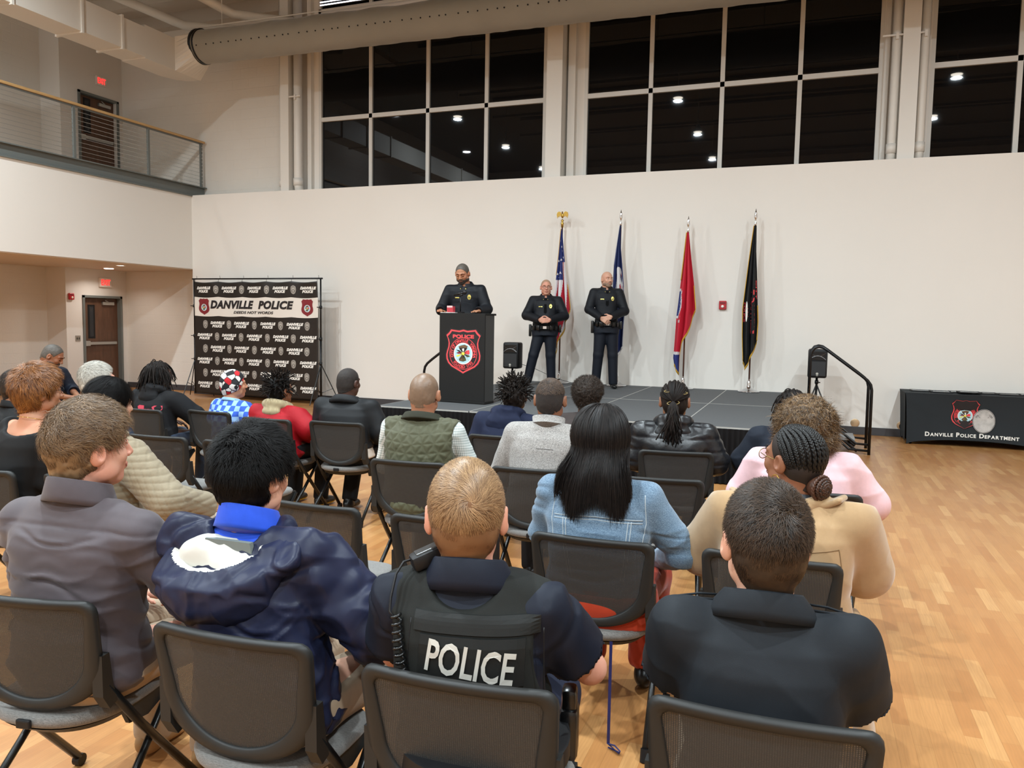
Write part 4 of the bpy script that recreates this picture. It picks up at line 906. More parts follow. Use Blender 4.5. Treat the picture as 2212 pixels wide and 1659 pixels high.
def d_loop(n, hw_top, hw_mid, ztop, zmid, zbot, rc):
    """rounded top corners, half-oval bottom; n points anticlockwise from top centre to left"""
    P = [(0.0, ztop), (-hw_top+rc, ztop)]
    P += [(-hw_top+rc-rc*math.sin(a), ztop-rc+rc*math.cos(a)) for a in np.linspace(0.3, PI/2, 5)]
    P += [(-hw_mid-(hw_top-hw_mid)*t, zmid+(ztop-rc-zmid)*t) for t in (0.66, 0.33, 0.0)]
    P += [(-hw_mid*math.cos(a), zmid-(zmid-zbot)*math.sin(a)) for a in np.linspace(0.12, PI/2, 14)]
    P = np.array(P); Q = P[::-1][1:-1]*np.array([-1, 1]); P = np.concatenate([P, Q])
    d = np.r_[0, np.cumsum(np.linalg.norm(np.diff(np.r_[P, P[:1]], axis=0), axis=1))]; t = np.linspace(0, d[-1], n, endpoint=False); R = np.r_[P, P[:1]]
    return np.stack([np.interp(t, d, R[:, 0]), np.interp(t, d, R[:, 1])], 1)
def make_chair():
    r = empty('mesh_back_chair'); n = 96
    out = d_loop(n, BHW, 0.236, BZ1, 0.615, BZ0, 0.035); inn = d_loop(n, BHW-0.034, 0.190, BZ1-0.030, 0.655, BZ0+0.037, 0.022)
    # plastic ring with a raised lip
    rings = [(out, 0.004), (inn+(out-inn)*0.94, -0.008), (inn+(out-inn)*0.6, -0.0105), (inn+(out-inn)*0.12, -0.006), (inn, 0.0), (inn, 0.012), (out, 0.012)]
    V = np.concatenate([np.c_[L[:, 0], back_y(L[:, 0], L[:, 1])+dy, L[:, 1]] for L, dy in rings]); F = []
    k = len(rings)
    for i in range(k):
        for q in range(n): F.append((i*n+q, i*n+(q+1) % n, ((i+1) % k)*n+(q+1) % n, ((i+1) % k)*n+q))
    bf = mesh_obj('back_frame', V, np.array(F), M_cf, r, True)
    # woven panel
    cz = 0.66; L = [inn*(s)+np.array([0, cz])*(1-s) for s in np.linspace(1.02, 0.0, 9)]
    V = np.concatenate([np.c_[l[:, 0], back_y(l[:, 0], l[:, 1])+0.003, l[:, 1]] for l in L]); F = np.array([(i*n+q, i*n+(q+1) % n, (i+1)*n+(q+1) % n, (i+1)*n+q) for i in range(8) for q in range(n)])
    mesh_obj('back_mesh', V, F, M_weave, r, True)
    for s in (-1, 1):
        yb = float(back_y(0.235, 0.6))
        # side arm of the back frame running into the front leg
        mb = MB(); mb.prism([(yb-0.012, 0.66), (yb+0.02, 0.66), (yb+0.035, 0.555), (yb+0.05, 0.50), (yb+0.018, 0.49), (yb-0.01, 0.535)], s*0.212, s*0.246, 'x'); mb.build('side_bracket', M_cf, r)
        lg = MB().tube([(s*0.232, yb+0.018, 0.56), (s*0.236, -0.03, 0.36), (s*0.238, 0.25, 0.035)], 0.0145, 10)
        fl = lg.build('front_leg', M_leg, r, True); MB().cyl((s*0.225, 0.255, 0.022), (s*0.252, 0.255, 0.022), 0.022, n=14).build('caster', M_black, fl, 'auto')
        rl = MB().tube([(s*0.212, 0.17, 0.42), (s*0.222, -0.02, 0.245), (s*0.236, -0.27, 0.03)], 0.0125, 10).build('rear_leg', M_leg, r, True)
        MB().cyl((s*0.236, -0.275, 0.0), (s*0.236, -0.262, 0.045), 0.017, n=12).build('foot', M_black, rl, 'auto')
        MB().prism([(-0.08, 0.43), (0.18, 0.43), (0.19, 0.40), (0.04, 0.355), (-0.05, 0.37)], s*0.192, s*0.207, 'x').build('seat_bracket', M_cf, r)
    # seat: rounded pad
    k = 48; P = []
    for q in range(k):
        a = 2*PI*q/k; c, s_ = math.cos(a), math.sin(a); e = 0.55 if s_ > 0 else 0.82
        P.append((0.222*np.sign(c)*abs(c)**e, (0.21 if s_ > 0 else 0.235)*np.sign(s_)*abs(s_)**e))
    P = np.array(P); V = []; F = []; prof = [(0.0, 0.455), (0.5, 0.456), (0.85, 0.458), (0.96, 0.453), (1.0, 0.44), (0.985, 0.425), (0.93, 0.415)]
    for f, z in prof:
        for x, y in P: V.append((x*f, y*f, z+0.012*(y*f/0.22)*-0.4+(0.10*(x*f)**2)))
    for i in range(len(prof)-1):
        for q in range(k): F.append((i*k+q, i*k+(q+1) % k, (i+1)*k+(q+1) % k, (i+1)*k+q))
    mesh_obj('seat', V, np.array(F), M_seat, r, True)
    V2 = [(x*0.93, y*0.93, 0.416+0.1*(x*.93)**2) for x, y in P]+[(x*0.8, y*0.8, 0.392) for x, y in P]; F2 = [(q, (q+1) % k, k+(q+1) % k, k+q) for q in range(k)]+[tuple(range(k, 2*k))]
    mesh_obj('seat_pan', V2, F2, M_cf, r)
    MB().box(-0.024, 0.024, -0.247, -0.234, 0.428, 0.456, 0.005).build('rear_tab', M_black, r)
    MB().tube([(-0.205, 0.16, 0.40), (0.205, 0.16, 0.40)], 0.011, 8).build('cross_bar', M_leg, r, True)
    return r
chair0 = make_chair(); used = [False]
def chair(x, y, deg, lab, group='mesh back chairs in rows'):
    """x, y: middle of the back's top edge"""
    o = copy_tree(chair0) if used[0] else chair0; used[0] = True
    a = math.radians(deg); d = 0.262; o.location = (x-math.sin(a)*d, y+math.cos(a)*d, 0); o.rotation_euler = (0, 0, a)
    return tag(o, lab, 'chair', group)
CH = [(-2.11, 1.54, 10, 'black mesh chair holding the man in the plum grey shirt'), (-1.378, 1.561, 3, 'black mesh chair holding the man in the navy hooded jacket'), (-0.726, 1.56, 4, 'black mesh chair holding the officer in the lettered vest'), (-0.06, 1.66, 1.5, 'black mesh chair at the bottom edge, holding the man in the dark polo'),
 (-0.748, 2.831, 1, 'black mesh chair holding the woman in the denim jacket'), (-0.096, 2.86, -2, 'black mesh chair behind the camel coat, partly hidden by the short haired man'), (-2.03, 2.849, 0, 'empty mesh chair showing the floor through its back, beside the navy jacket'), (-1.39, 2.863, 4, 'empty mesh chair directly before the officer in the vest'),
 (-2.152, 3.965, 4.6, 'mesh chair holding the man in the green quilted vest'), (-1.42, 4.06, 5, 'mesh chair holding the man in the grey fleece pullover'), (-0.72, 4.107, 7, 'empty-looking mesh chair with a magenta cloth on its seat'), (0.04, 4.1, 0, 'mesh chair holding the person in the pale pink sweater'),
 (-3.486, 5.24, 4.4, 'mesh chair holding the man in the black jacket and black trainers'), (-4.101, 5.155, -0.5, 'mesh chair holding the youth in the red hooded jacket'), (-4.847, 5.33, -3, 'mesh chair holding the child in the checked blue sweater'), (-5.46, 5.18, 0, 'mesh chair holding the person in the black hoodie with red print'),
 (-4.14, 4.06, 3.7, 'empty mesh chair with grey seat, right of the quilted coat'), (-3.52, 4.09, 4, 'empty mesh chair mostly hidden by the black haired man'), (-2.05, 5.145, 2, 'mesh chair holding the person in the navy hoodie before the lectern'), (-0.77, 5.034, 9, 'mesh chair holding the person with the tied back locs'),
 (-1.43, 5.15, 4, 'mesh chair holding the round afro haired person, hidden by the row behind'), (-0.1, 5.15, 2, 'front row mesh chair holding the person with short locs near the right'), (-4.06, 2.77, 5, 'mesh chair cut by the left picture edge, holding the red haired woman in black'), (-3.42, 2.80, -8, 'mesh chair holding the woman in the quilted coat, seen over the plum shirt'),
 (-4.87, 4.02, 0, 'mesh chair holding the grey haired man'), (-5.62, 3.98, 2, 'mesh chair holding the man at the left picture edge')]
for x, y, d, l in CH: chair(x, y, d, l)
chair(-8.22, 6.22, -75, 'mesh chair holding the officer sitting by the recess wall', 'mesh back chairs in rows')
def seat(i, dx=0.0, dy=0.0):
    x, y, d, _ = CH[i]; a = math.radians(d); return (x-math.sin(a)*0.262+dx, y+math.cos(a)*0.262+dy, 0)
# ------------------------------------------------------------------ people: shared machinery
from mathutils.bvhtree import BVHTree
def skin(name, c, rough=0.5, var=0.06):
    t = NT(name); v = t.coord('Object'); c = lin(c)
    f = t.noise(v, 9, 4); t.color(t.ramp(f, [(0.3, (c[0]*(1+var), c[1]*(1-var), c[2]*(1-var))), (0.7, (c[0]*(1-var*0.3), c[1]*(1+var), c[2]*(1+var)))]))
    t.b.inputs['Roughness'].default_value = rough; t.b.inputs['Specular IOR Level'].default_value = 0.4
    t.b.inputs['Subsurface Weight'].default_value = 0.08; t.b.inputs['Subsurface Radius'].default_value = (0.012, 0.005, 0.003)
    t.bump(t.noise(v, 260, 2), 0.12, 0.001); return t.m
def hairmat(name, c0, c1, rough=0.42, spec=0.45):
    t = NT(name); g = t.add('ShaderNodeNewGeometry'); f = t.math('ADD', t.math('MULTIPLY', g.outputs['Random Per Island'], 0.6), t.math('MULTIPLY', t.noise(t.coord('Object'), 40, 3), 0.4))
    t.color(t.ramp(f, [(0.2, c0), (0.8, c1)])); t.b.inputs['Roughness'].default_value = rough; t.b.inputs['Specular IOR Level'].default_value = spec; return t.m
def nrmz(v): v = np.asarray(v, float); return v/(np.linalg.norm(v)+1e-12)
def add_hand(F, wrist, fdir, nrm, side, curl=0.5, s=1.0, k=0.008):
    f = nrmz(fdir); n = np.asarray(nrm, float); n = nrmz(n-f*(n@f)); lat = np.cross(f, n)*side; w_ = np.asarray(wrist, float)
    R = np.stack([lat, f, n], 1); F.box(w_+f*0.048*s, (0.040*s, 0.050*s, 0.0145*s), R, 0.013*s, 0.012)
    for o, L, r in ((0.030, 0.074, 0.0088), (0.010, 0.083, 0.0090), (-0.011, 0.077, 0.0086), (-0.030, 0.060, 0.0078)):
        p = w_+f*0.088*s+lat*o*s; d = f+lat*o*1.2; a = 0.15*curl
        for j, fr in enumerate((0.45, 0.31, 0.24)):
            a += curl*(0.55, 0.75, 0.55)[j]; dd = nrmz(nrmz(d)*math.cos(a)-n*math.sin(a)); q = p+dd*L*s*fr
            F.cone(p, q, r*s*(1-0.1*j), r*s*(0.93-0.1*j), k*0.5); p = q
    p = w_+f*0.022*s+lat*0.032*s; d = nrmz(lat*0.75+f*0.65-n*0.25*(0.5+curl)); q = p+d*0.040*s; F.cone(p, q, 0.0135*s, 0.0105*s, k); d2 = nrmz(d*0.6+f*0.8-n*0.3*curl); F.cone(q, q+d2*0.032*s, 0.0105*s, 0.0085*s, k*0.5)
class Person:
    def __init__(s, loc, deg, lab, pose='sit', ht=1.29, sw=0.175, bw=1.0, bd=1.0, nx=0.0, ny=-0.09, head=(0, 0.03, 0, 0, 0), hs=1.0, arms=None, legs=None, hands=None, sk=None, res='mid', belly=0.0, nk=1.0, wide_jaw=1.0, cat='person', sdrop=0.062):
        hs = hs*1.10; s.root = empty('person', loc, math.radians(deg), lab, cat); s.pose = pose; s.res = res; s.skin = sk; s.bw, s.bd, s.sw = bw, bd, sw; s.hs = hs; s.nk = nk; s.jaw = wide_jaw
        if pose == 'sit':
            s.zh = 0.47; s.zn = ht-0.256*hs; s.hipc = np.array([0, -0.05, 0.56])
            s.knee = {i: np.array([i*0.14, 0.40, 0.505]) for i in (-1, 1)}; s.ank = {i: np.array([i*0.13, 0.36, 0.09]) for i in (-1, 1)}; s.hipj = {i: np.array([i*0.09, -0.02, 0.555]) for i in (-1, 1)}
        else:
            s.zh = ht*0.475; s.zn = ht-0.256*hs; s.hipc = np.array([0, 0.0, ht*0.53])
            s.knee = {i: np.array([i*0.105, 0.015, ht*0.285]) for i in (-1, 1)}; s.ank = {i: np.array([i*0.13, -0.015, 0.085]) for i in (-1, 1)}; s.hipj = {i: np.array([i*0.088, 0.0, ht*0.50]) for i in (-1, 1)}
        if legs:
            for i, (a, b) in legs.items(): s.knee[i] = np.array(a, float); s.ank[i] = np.array(b, float)
        s.nb = np.array([nx, ny, s.zn]); s.belly = belly
        H0 = s.zn-s.zh
        def ring(t, rx, ry, ey=0.0):
            z = s.zh+H0*t; c = s.hipc[:2]*(1-t)+s.nb[:2]*t; bow = -0.02*math.sin(PI*min(1, t)); return [c[0], c[1]+bow+ey, z, rx, ry]
        q = (0.66 if pose == 'sit' else 1.0); yb = -0.05 if pose == 'sit' else 0.0
        s.rings = [ring(0.0, 0.165*bw*q+0.05*(1-q), 0.115*bd), ring(0.12, 0.178*bw, 0.125*bd), ring(0.38, 0.150*bw+belly*0.3, 0.108*bd+belly, belly*0.6), ring(0.6, 0.158*bw, 0.112*bd+belly*0.3, belly*0.2), ring(0.78, max(0.165*bw, sw*0.93), 0.108*bd), ring(0.89-(sdrop-0.062)*0.8, sw*0.97, 0.092*bd), ring(0.955-(sdrop-0.062)*0.5, sw*0.66, 0.074), ring(1.02, 0.066, 0.062)]
        ax = s.nb[0]; zs = s.zn-sdrop; s.S = {i: np.array([ax+i*sw, s.nb[1]+(-0.005 if pose == 'sit' else 0.0), zs]) for i in (-1, 1)}
        s.E = {}; s.Wr = {}
        for i in (-1, 1):
            if pose == 'sit': e, w_ = (i*(sw+0.065), 0.0, 0.735), (i*0.11, 0.21, 0.625)
            else: e, w_ = (i*(sw+0.075), -0.01, zs-0.29), (i*0.09, 0.17, zs-0.36)
            if arms and i in arms: e, w_ = arms[i]
            s.E[i] = np.array(e, float); s.Wr[i] = np.array(w_, float)
        s.hands = hands or {}
        dx, dy, yaw, pit, rol = head
        s.HR = rotz(math.radians(yaw))@rotx(math.radians(pit))@roty(math.radians(rol)); s.hc = np.array([s.nb[0]+dx, s.nb[1]+dy, ht-0.118*hs])
        s.body()
    def H(s, p): return s.hc+s.HR@(np.asarray(p, float)*s.hs)
    def HV(s, V): return s.hc+(np.asarray(V)*s.hs)@s.HR.T
    def hell(s, F, c, r, R=None, k=0.012, op='add'):
        RR = s.HR if R is None else s.HR@R; F.ell(s.H(c), np.array(r)*s.hs, RR, k, op)
    def grids(s, h, hf=None, lo=None, hi=None, fine=None):
        lo = np.array(lo); hi = np.array(hi)
        if fine is None: return Field(*[axis_coords([(lo[a], hi[a], h)]) for a in range(3)])
        f0, f1 = fine; out = []
        for a in range(3):
            seg = []
            if f0[a] > lo[a]: seg.append((lo[a], f0[a], h))
            seg.append((max(lo[a], f0[a]), min(hi[a], f1[a]), hf))
            if f1[a] < hi[a]: seg.append((f1[a], hi[a], h))
            out.append(axis_coords(seg))
        return Field(*out)
    def bounds(s, m=0.09):
        P = [s.nb, s.hc, *s.E.values(), *s.Wr.values(), *s.knee.values(), *s.ank.values(), *s.S.values(), s.hipc]
        P = np.array(P); lo = P.min(0)-m-0.06; hi = P.max(0)+m+0.06; lo[0] = min(lo[0], -0.24*s.bw); hi[0] = max(hi[0], 0.24*s.bw); lo[1] = min(lo[1], -0.26); lo[2] = 0.0; hi[2] = s.hc[2]+0.15; return lo, hi
    def body(s):
        lo, hi = s.bounds(); hf = {'hi': 0.0036, 'mid': 0.0048, 'lo': 0.0062}[s.res]
        f0 = s.hc-0.135; f1 = s.hc+0.135
        if s.pose == 'stand' or s.hands.get('fine'): f0 = np.array([min(f0[0], -0.24), min(f0[1], -0.16), s.hands.get('z', s.hc[2]-0.6)]); f1 = np.array([max(f1[0], 0.24), max(f1[1], 0.32), f1[2]]); hf = 0.0045
        F = s.grids(0.011, hf, lo, hi, (f0, f1))
        F.loft([[r[0], r[1], r[2], r[3]-0.012, r[4]-0.012] for r in s.rings], 0.03)
        for i in (-1, 1):
            F.cone(s.nb+[i*0.03, -0.01, -0.03], s.S[i]+[0, 0, -0.004], 0.042, 0.042, 0.03); F.chain([s.S[i], s.E[i], s.Wr[i]], [0.052, 0.040, 0.027], 0.02)
            F.chain([s.hipj[i], s.knee[i], s.ank[i]], [0.082, 0.054, 0.036], 0.03); F.cone(s.ank[i]-[0, 0.01, 0.045], s.ank[i]+[i*0.02, 0.14, -0.055], 0.032, 0.026, 0.02)
            hd = s.hands.get(i)
            f = nrmz(s.Wr[i]-s.E[i])
            if hd: add_hand(F, s.Wr[i]+nrmz(hd[0])*0.004, hd[0], hd[1], hd[2] if len(hd) > 3 else i*-1, hd[-1])
            else: add_hand(F, s.Wr[i], f+[-i*0.4, 0.2, -0.1], (0, 0.1, 1), -i, 0.5, k=0.012)
        # neck and head
        F.cone(s.nb+[0, 0, -0.03], s.H((0, -0.030, -0.045)), 0.060*s.nk, 0.054*s.nk, 0.03)
        F.cone(s.nb+[0, -0.01, -0.05], s.H((0, -0.045, -0.06)), 0.05*s.nk, 0.046*s.nk, 0.03)
        j = s.jaw
        s.hell(F, (0, -0.012, 0.030), (0.0755, 0.098, 0.088)); s.hell(F, (0, 0.030, -0.030), (0.058*j, 0.062, 0.080), k=0.03); s.hell(F, (0, -0.048, -0.020), (0.064, 0.055, 0.052), k=0.03)
        s.hell(F, (0, 0.058, -0.090), (0.030*j, 0.026, 0.021), k=0.025)
        for i in (-1, 1):
            s.hell(F, (i*0.040, 0.062, -0.022), (0.021, 0.020, 0.020), k=0.02); s.hell(F, (i*0.052*j, 0.012, -0.062), (0.014, 0.034, 0.022), k=0.025)
            F.cone(s.H((i*0.008, 0.088, 0.030)), s.H((i*0.046, 0.072, 0.028)), 0.009*s.hs, 0.008*s.hs, 0.014)
            s.hell(F, (i*0.031, 0.094, 0.010), (0.017, 0.013, 0.011), k=0.010, op='sub'); s.hell(F, (i*0.031, 0.076, 0.009), (0.0135, 0.0125, 0.0115), k=0.004)
            # ear: tilted shell with a hollow
            eR = rotz(i*math.radians(-24))@rotx(math.radians(-12))
            s.hell(F, (i*0.0835, -0.012, -0.004), (0.0105, 0.0205, 0.033), eR, 0.006); s.hell(F, (i*0.078, -0.004, -0.012), (0.012, 0.014, 0.022), None, 0.010)
            s.hell(F, (i*0.0935, -0.004, 0.002), (0.0075, 0.011, 0.020), eR, 0.005, 'sub')
        F.cone(s.H((0, 0.088, 0.018)), s.H((0, 0.108, -0.022)), 0.0085*s.hs, 0.0115*s.hs, 0.012)
        for i in (-1, 1): s.hell(F, (i*0.0115, 0.099, -0.027), (0.0085, 0.009, 0.0075), k=0.006)
        s.hell(F, (0, 0.0885, -0.052), (0.024, 0.0095, 0.0065), k=0.006); s.hell(F, (0, 0.087, -0.0635), (0.020, 0.0095, 0.0070), k=0.006); s.hell(F, (0, 0.100, -0.0575), (0.024, 0.008, 0.0018), k=0.004, op='sub')
        V, Q = F.mesh(); V = relax(V, Q, 1, 0.4); s.bV, s.bQ = V, Q
        s.bodyobj = mesh_obj('body', V, Q, s.skin, s.root, True)
    # ------ clothing
    def torso(s, inf, t0=0): return [[r[0], r[1], r[2], r[3]+inf, r[4]+inf] for r in s.rings[t0:]]
    def top(s, m, inf=0.012, sleeve=2.0, hem=None, disp=None, neck=0.0, h=None, name='shirt', sl_r=0.0, extra=None, cuts=None, mats=None, midx=None, cuff=0.0, neck_n=(0, 0.35, 1), rx=0, armx=0.0):
        h = h or {'hi': 0.0062, 'mid': 0.008, 'lo': 0.010}[s.res]; lo, hi = s.bounds(); hem = (s.zh+0.02 if s.pose == 'sit' else s.zh+0.03) if hem is None else hem
        lo[2] = min(hem-0.03, min(s.Wr[-1][2], s.Wr[1][2])-0.08); hi[2] = s.zn+0.12; hi[1] = max(s.Wr[1][1], s.Wr[-1][1], 0.2)+0.1
        F = s.grids(h, None, lo, hi)
        F.loft(s.torso(inf), 0.03)
        for i in (-1, 1):
            F.cone(s.nb+[i*0.035, 0, -0.018], s.S[i], 0.048+inf, 0.047+inf, 0.03)
            if sleeve <= 0: continue
            r0, r1, r2 = 0.053+inf+sl_r+armx, 0.043+inf+sl_r+armx, 0.030+inf+sl_r
            if sleeve >= 1: F.cone(s.S[i], s.E[i], r0, r1, 0.025); t = min(1, sleeve-1); F.cone(s.E[i], s.E[i]+(s.Wr[i]-s.E[i])*t, r1, r1+(r2-r1)*t, 0.02)
            else: F.cone(s.S[i], s.S[i]+(s.E[i]-s.S[i])*sleeve, r0, r0+(r1-r0)*sleeve+0.006, 0.025)
        if extra: extra(F)
        for i in (-1, 1):
            if 0 < sleeve < 1: e = s.S[i]+(s.E[i]-s.S[i])*(sleeve); d = nrmz(s.E[i]-s.S[i]); F.cone(e+d*0.035, e+d*0.09, 0.07+inf, 0.07+inf, 0.006, 'sub')
            elif sleeve >= 1: e = s.E[i]+(s.Wr[i]-s.E[i])*min(1, sleeve-1); d = nrmz(s.Wr[i]-s.E[i]); F.cone(e+d*0.062, e+d*0.09, 0.055+inf, 0.055+inf, 0.004, 'sub')
        F.plane(s.nb+[0, 0, 0.012+neck], neck_n); F.plane((0, 0, hem), (0, 0, -1), 0.01)
        if cuts: cuts(F)
        V, Q = F.mesh(); V = relax(V, Q, 2, 0.5)
        if disp is not None: N = vnormals(V, Q); V = V+N*disp(V, N)[:, None]
        mi = None
        if midx is not None: mi = midx(V[Q].mean(1))
        o = mesh_obj(name, V, Q, m, s.root, True, mats=mats, midx=mi); s.tV, s.tQ = V, Q; s.topobj = o
        s.bvh = BVHTree.FromPolygons([tuple(v) for v in V], [tuple(q) for q in Q]); return o
    def legsw(s, m, inf=0.012, name='trousers', length=1.0, h=None, disp=None, waist=None, top_z=None):
        h = h or {'hi': 0.009, 'mid': 0.011, 'lo': 0.013}[s.res]; lo, hi = s.bounds(); hi[2] = (s.zh+0.2); F = s.grids(h, None, lo, hi)
        W_ = waist if waist is not None else (s.zh+0.12)
        F.loft([[r[0], r[1], r[2], r[3]+inf*0.8, r[4]+inf*0.8] for r in s.rings[:3]], 0.03)
        for i in (-1, 1):
            e = s.knee[i]+(s.ank[i]-s.knee[i])*length
            F.cone(s.hipj[i], s.knee[i], 0.086+inf, 0.060+inf, 0.04); F.cone(s.knee[i], e, 0.060+inf, 0.046+inf+0.004, 0.02)
            d = nrmz(s.ank[i]-s.knee[i]); F.cone(e+d*0.075, e+d*0.1, 0.075, 0.075, 0.005, 'sub')
        F.plane((0, 0, W_), (0, 0, 1), 0.006)
        V, Q = F.mesh(); V = relax(V, Q, 2, 0.5)
        if disp is not None: N = vnormals(V, Q); V = V+N*disp(V, N)[:, None]
        return mesh_obj(name, V, Q, m, s.root, True)
    def shoes(s, m, sole=None, name='shoe'):
        for i in (-1, 1):
            a = s.ank[i]; F = Field(*[axis_coords([(a[0]-0.09, a[0]+0.09, 0.006)]), axis_coords([(a[1]-0.11, a[1]+0.24, 0.006)]), axis_coords([(max(0.0, a[2]-0.10), a[2]+0.06, 0.006)])])
            z = a[2]-0.085; F.ell((a[0], a[1]-0.02, z+0.05), (0.041, 0.062, 0.052), k=0.02); F.ell((a[0]+i*0.008, a[1]+0.07, z+0.036), (0.045, 0.10, 0.036), k=0.02); F.ell((a[0]+i*0.012, a[1]+0.13, z+0.03), (0.044, 0.06, 0.03), k=0.02); F.cone(a+[0, -0.01, -0.03], a+[0, -0.012, 0.01], 0.044, 0.042, 0.02); F.plane((0, 0, z+0.004), (0, 0, -1), 0.003)
            V, Q = F.mesh(); mi = (V[Q].mean(1)[:, 2] < z+0.022).astype(int) if sole else None
            mesh_obj(name, V, Q, m, s.root, True, mats=[m, sole] if sole else None, midx=mi)
    def place(s, side=-1, off=0.003, xo=0.0, zo=0.0, rot=0.0):
        c, sn = math.cos(rot), math.sin(rot)
        def f(x, z):
            x = np.atleast_1d(x); z = np.atleast_1d(z); X_ = xo+x*c-z*sn; Z_ = zo+x*sn+z*c; out = []
            for a, b in zip(X_, Z_):
                h_ = s.bvh.ray_cast(Vector((a, side*1.5, b)), Vector((0, -side, 0)))[0]
                y = h_.y if h_ is not None else (out[-1][1]-side*off if out else side*0.15)
                out.append((a, y+side*off, b))
            return np.array(out)
        return f
    def seam(s, pts, r, m, name='seam', side=-1, off=0.0, n=14, rn=6):
        P = np.array(pts, float); t = np.linspace(0, 1, n*(len(P)-1)+1)*(len(P)-1); x = np.interp(t, range(len(P)), P[:, 0]); z = np.interp(t, range(len(P)), P[:, 1])
        return MB().tube(s.place(side, off)(x, z), r, rn).build(name, m, s.root, True)
    def collar(s, m, h=0.038, r=0.0, fold=0.016, drop=0.030, open_=0.30, name='collar', z=0.012, tilt=0.28, mats=None, back=0.0):
        A = np.linspace(PI/2+open_, 2*PI+PI/2-open_, 44); rx, ry = 0.068*s.nk+r, 0.066*s.nk+r; V = []; prof = [(0.0, -0.03), (0.0, h*0.6), (0.001, h), (0.006, h+0.004), (0.010, h), (fold, -drop*0.3), (fold+0.004, -drop), (fold-0.002, -drop)]
        c = s.nb+[0, -0.006-back, z]
        for a in A:
            for dr, dz in prof:
                ca, sa = math.cos(a), math.sin(a); sp_ = 1+0.22*abs(ca)*(dr > 0.008)*(dz < 0); V.append((c[0]+(rx+dr)*ca*sp_, c[1]+(ry+dr)*sa, c[2]+dz-tilt*(ry+dr)*sa*0.9-0.10*max(0, rx+dr-0.07)*abs(ca)))
        k = len(prof); F = np.array([(i*k+j, (i+1)*k+j, (i+1)*k+(j+1) % k, i*k+(j+1) % k) for i in range(len(A)-1) for j in range(k)])
        return mesh_obj(name, V, F, m, s.root, True)
    def hood(s, m, name='hood', drop=0.10, w=0.12, th=0.05, r=0.038, disp=0.006, y=0.0):
        lo = s.nb+[-0.24, -0.28, -0.30]; hi = s.nb+[0.24, 0.16, 0.14]; F = s.grids(0.0065 if s.res != 'lo' else 0.008, None, lo, hi); P = []
        for a in np.linspace(math.radians(150), math.radians(390), 11): P.append(s.nb+[0.098*math.cos(a), 0.090*math.sin(a)-0.006+y, 0.015-0.035*math.sin(a)])
        for i in range(len(P)-1): F.cone(P[i], P[i+1], r*0.9, r*0.9, 0.02)
        F.ell(s.nb+[0, -0.105+y, -drop*0.45], (w, th, drop*0.85), k=0.035)
        F.cone(s.nb+[0, 0, -0.05], s.H((0, -0.03, 0)), 0.068*s.nk, 0.066*s.nk, 0.008, 'sub')
        V, Q = F.mesh(); V = relax(V, Q, 2); N = vnormals(V, Q); V = V+N*(disp*folds(V, (9, 9, 16), 1.0))[:, None]; return mesh_obj(name, V, Q, m, s.root, True)
    # ------ hair
    def cap(s, m, th=0.006, name='hair', lift=0.0, nape=-0.092, fr=0.0, disp=None, h=None, ext=None, front=0.0, mat2=None, side=0.0):
        """close-fitting cap of hair over the skull"""
        h = h or {'hi': 0.0036, 'mid': 0.0048, 'lo': 0.006}[s.res]
        c = s.hc; F = s.grids(h, None, c-0.2, c+0.2) if ext else s.grids(h, None, c-0.15-lift, c+0.15+lift)
        s.hell(F, (0, -0.012, 0.030+lift*0.4), (0.0755+th+side, 0.098+th, 0.088+th+lift), k=0.01); s.hell(F, (0, -0.048, -0.020), (0.064+th, 0.055+th, 0.052+th), k=0.03)
        F.cone(s.H((0, -0.040, -0.03)), s.H((0, -0.046, -0.115)), 0.0545*s.nk+th*0.7, 0.052*s.nk+th*0.5, 0.02)
        if ext: ext(F)
        n = s.HR@nrmz((0, 0.9, -0.45)); F.plane(s.H((0, 0.047+front, 0.042+fr)), n, 0.004)
        n = s.HR@nrmz((0, 0.35, -1)); F.plane(s.H((0, -0.08, nape)), n, 0.004)
        for i in (-1, 1):
            if name == 'beanie': s.hell(F, (i*0.078, -0.012, 0.004), (0.026, 0.034, 0.042), None, 0.02)
            else: s.hell(F, (i*0.085, 0.0, -0.012), (0.030, 0.028, 0.036), None, 0.006, 'sub')
        V, Q = F.mesh(); V = relax(V, Q, 1)
        if disp is not None: N = vnormals(V, Q); V = V+N*disp((V-s.hc)@s.HR)[:, None]
        s.cV, s.cQ = V, Q; return mesh_obj(name, V, Q, m, s.root, True)
    def strands(s, m, n=6000, length=0.03, seg=4, width=0.0009, lift=0.25, flow=None, curl=0.0, name='hair_strands', seed=1, mask=None, curv=1.0, grav=0.0, lenf=None, jit=0.25):
        rng = np.random.default_rng(seed); ctr = s.cV[s.cQ].mean(1); N0 = vnormals(s.cV, s.cQ)[s.cQ].mean(1); L = (ctr-s.hc)@s.HR/s.hs
        Nl = N0@s.HR; ok = Nl[:, 2] > -2
        inside = ((L[:, 0]/0.07)**2+((L[:, 1]+0.012)/0.092)**2+((L[:, 2]-0.03)/0.082)**2 > 1.0); ok &= inside
        if mask is not None: ok &= mask(L)
        idx = np.nonzero(ok)[0]; pick = rng.choice(idx, n); e = s.cQ[pick]; bw_ = rng.dirichlet((1, 1, 1, 1), n); P = (s.cV[e]*bw_[:, :, None]).sum(1); P = (P-s.hc)@s.HR/s.hs; N = Nl[pick]
        ln = length*(0.65+0.7*rng.random(n)); 
        if lenf is not None: ln = ln*lenf(P)
        pts = [P]; jd = rng.normal(0, jit, (n, 3)); ph = rng.random(n)*6.28
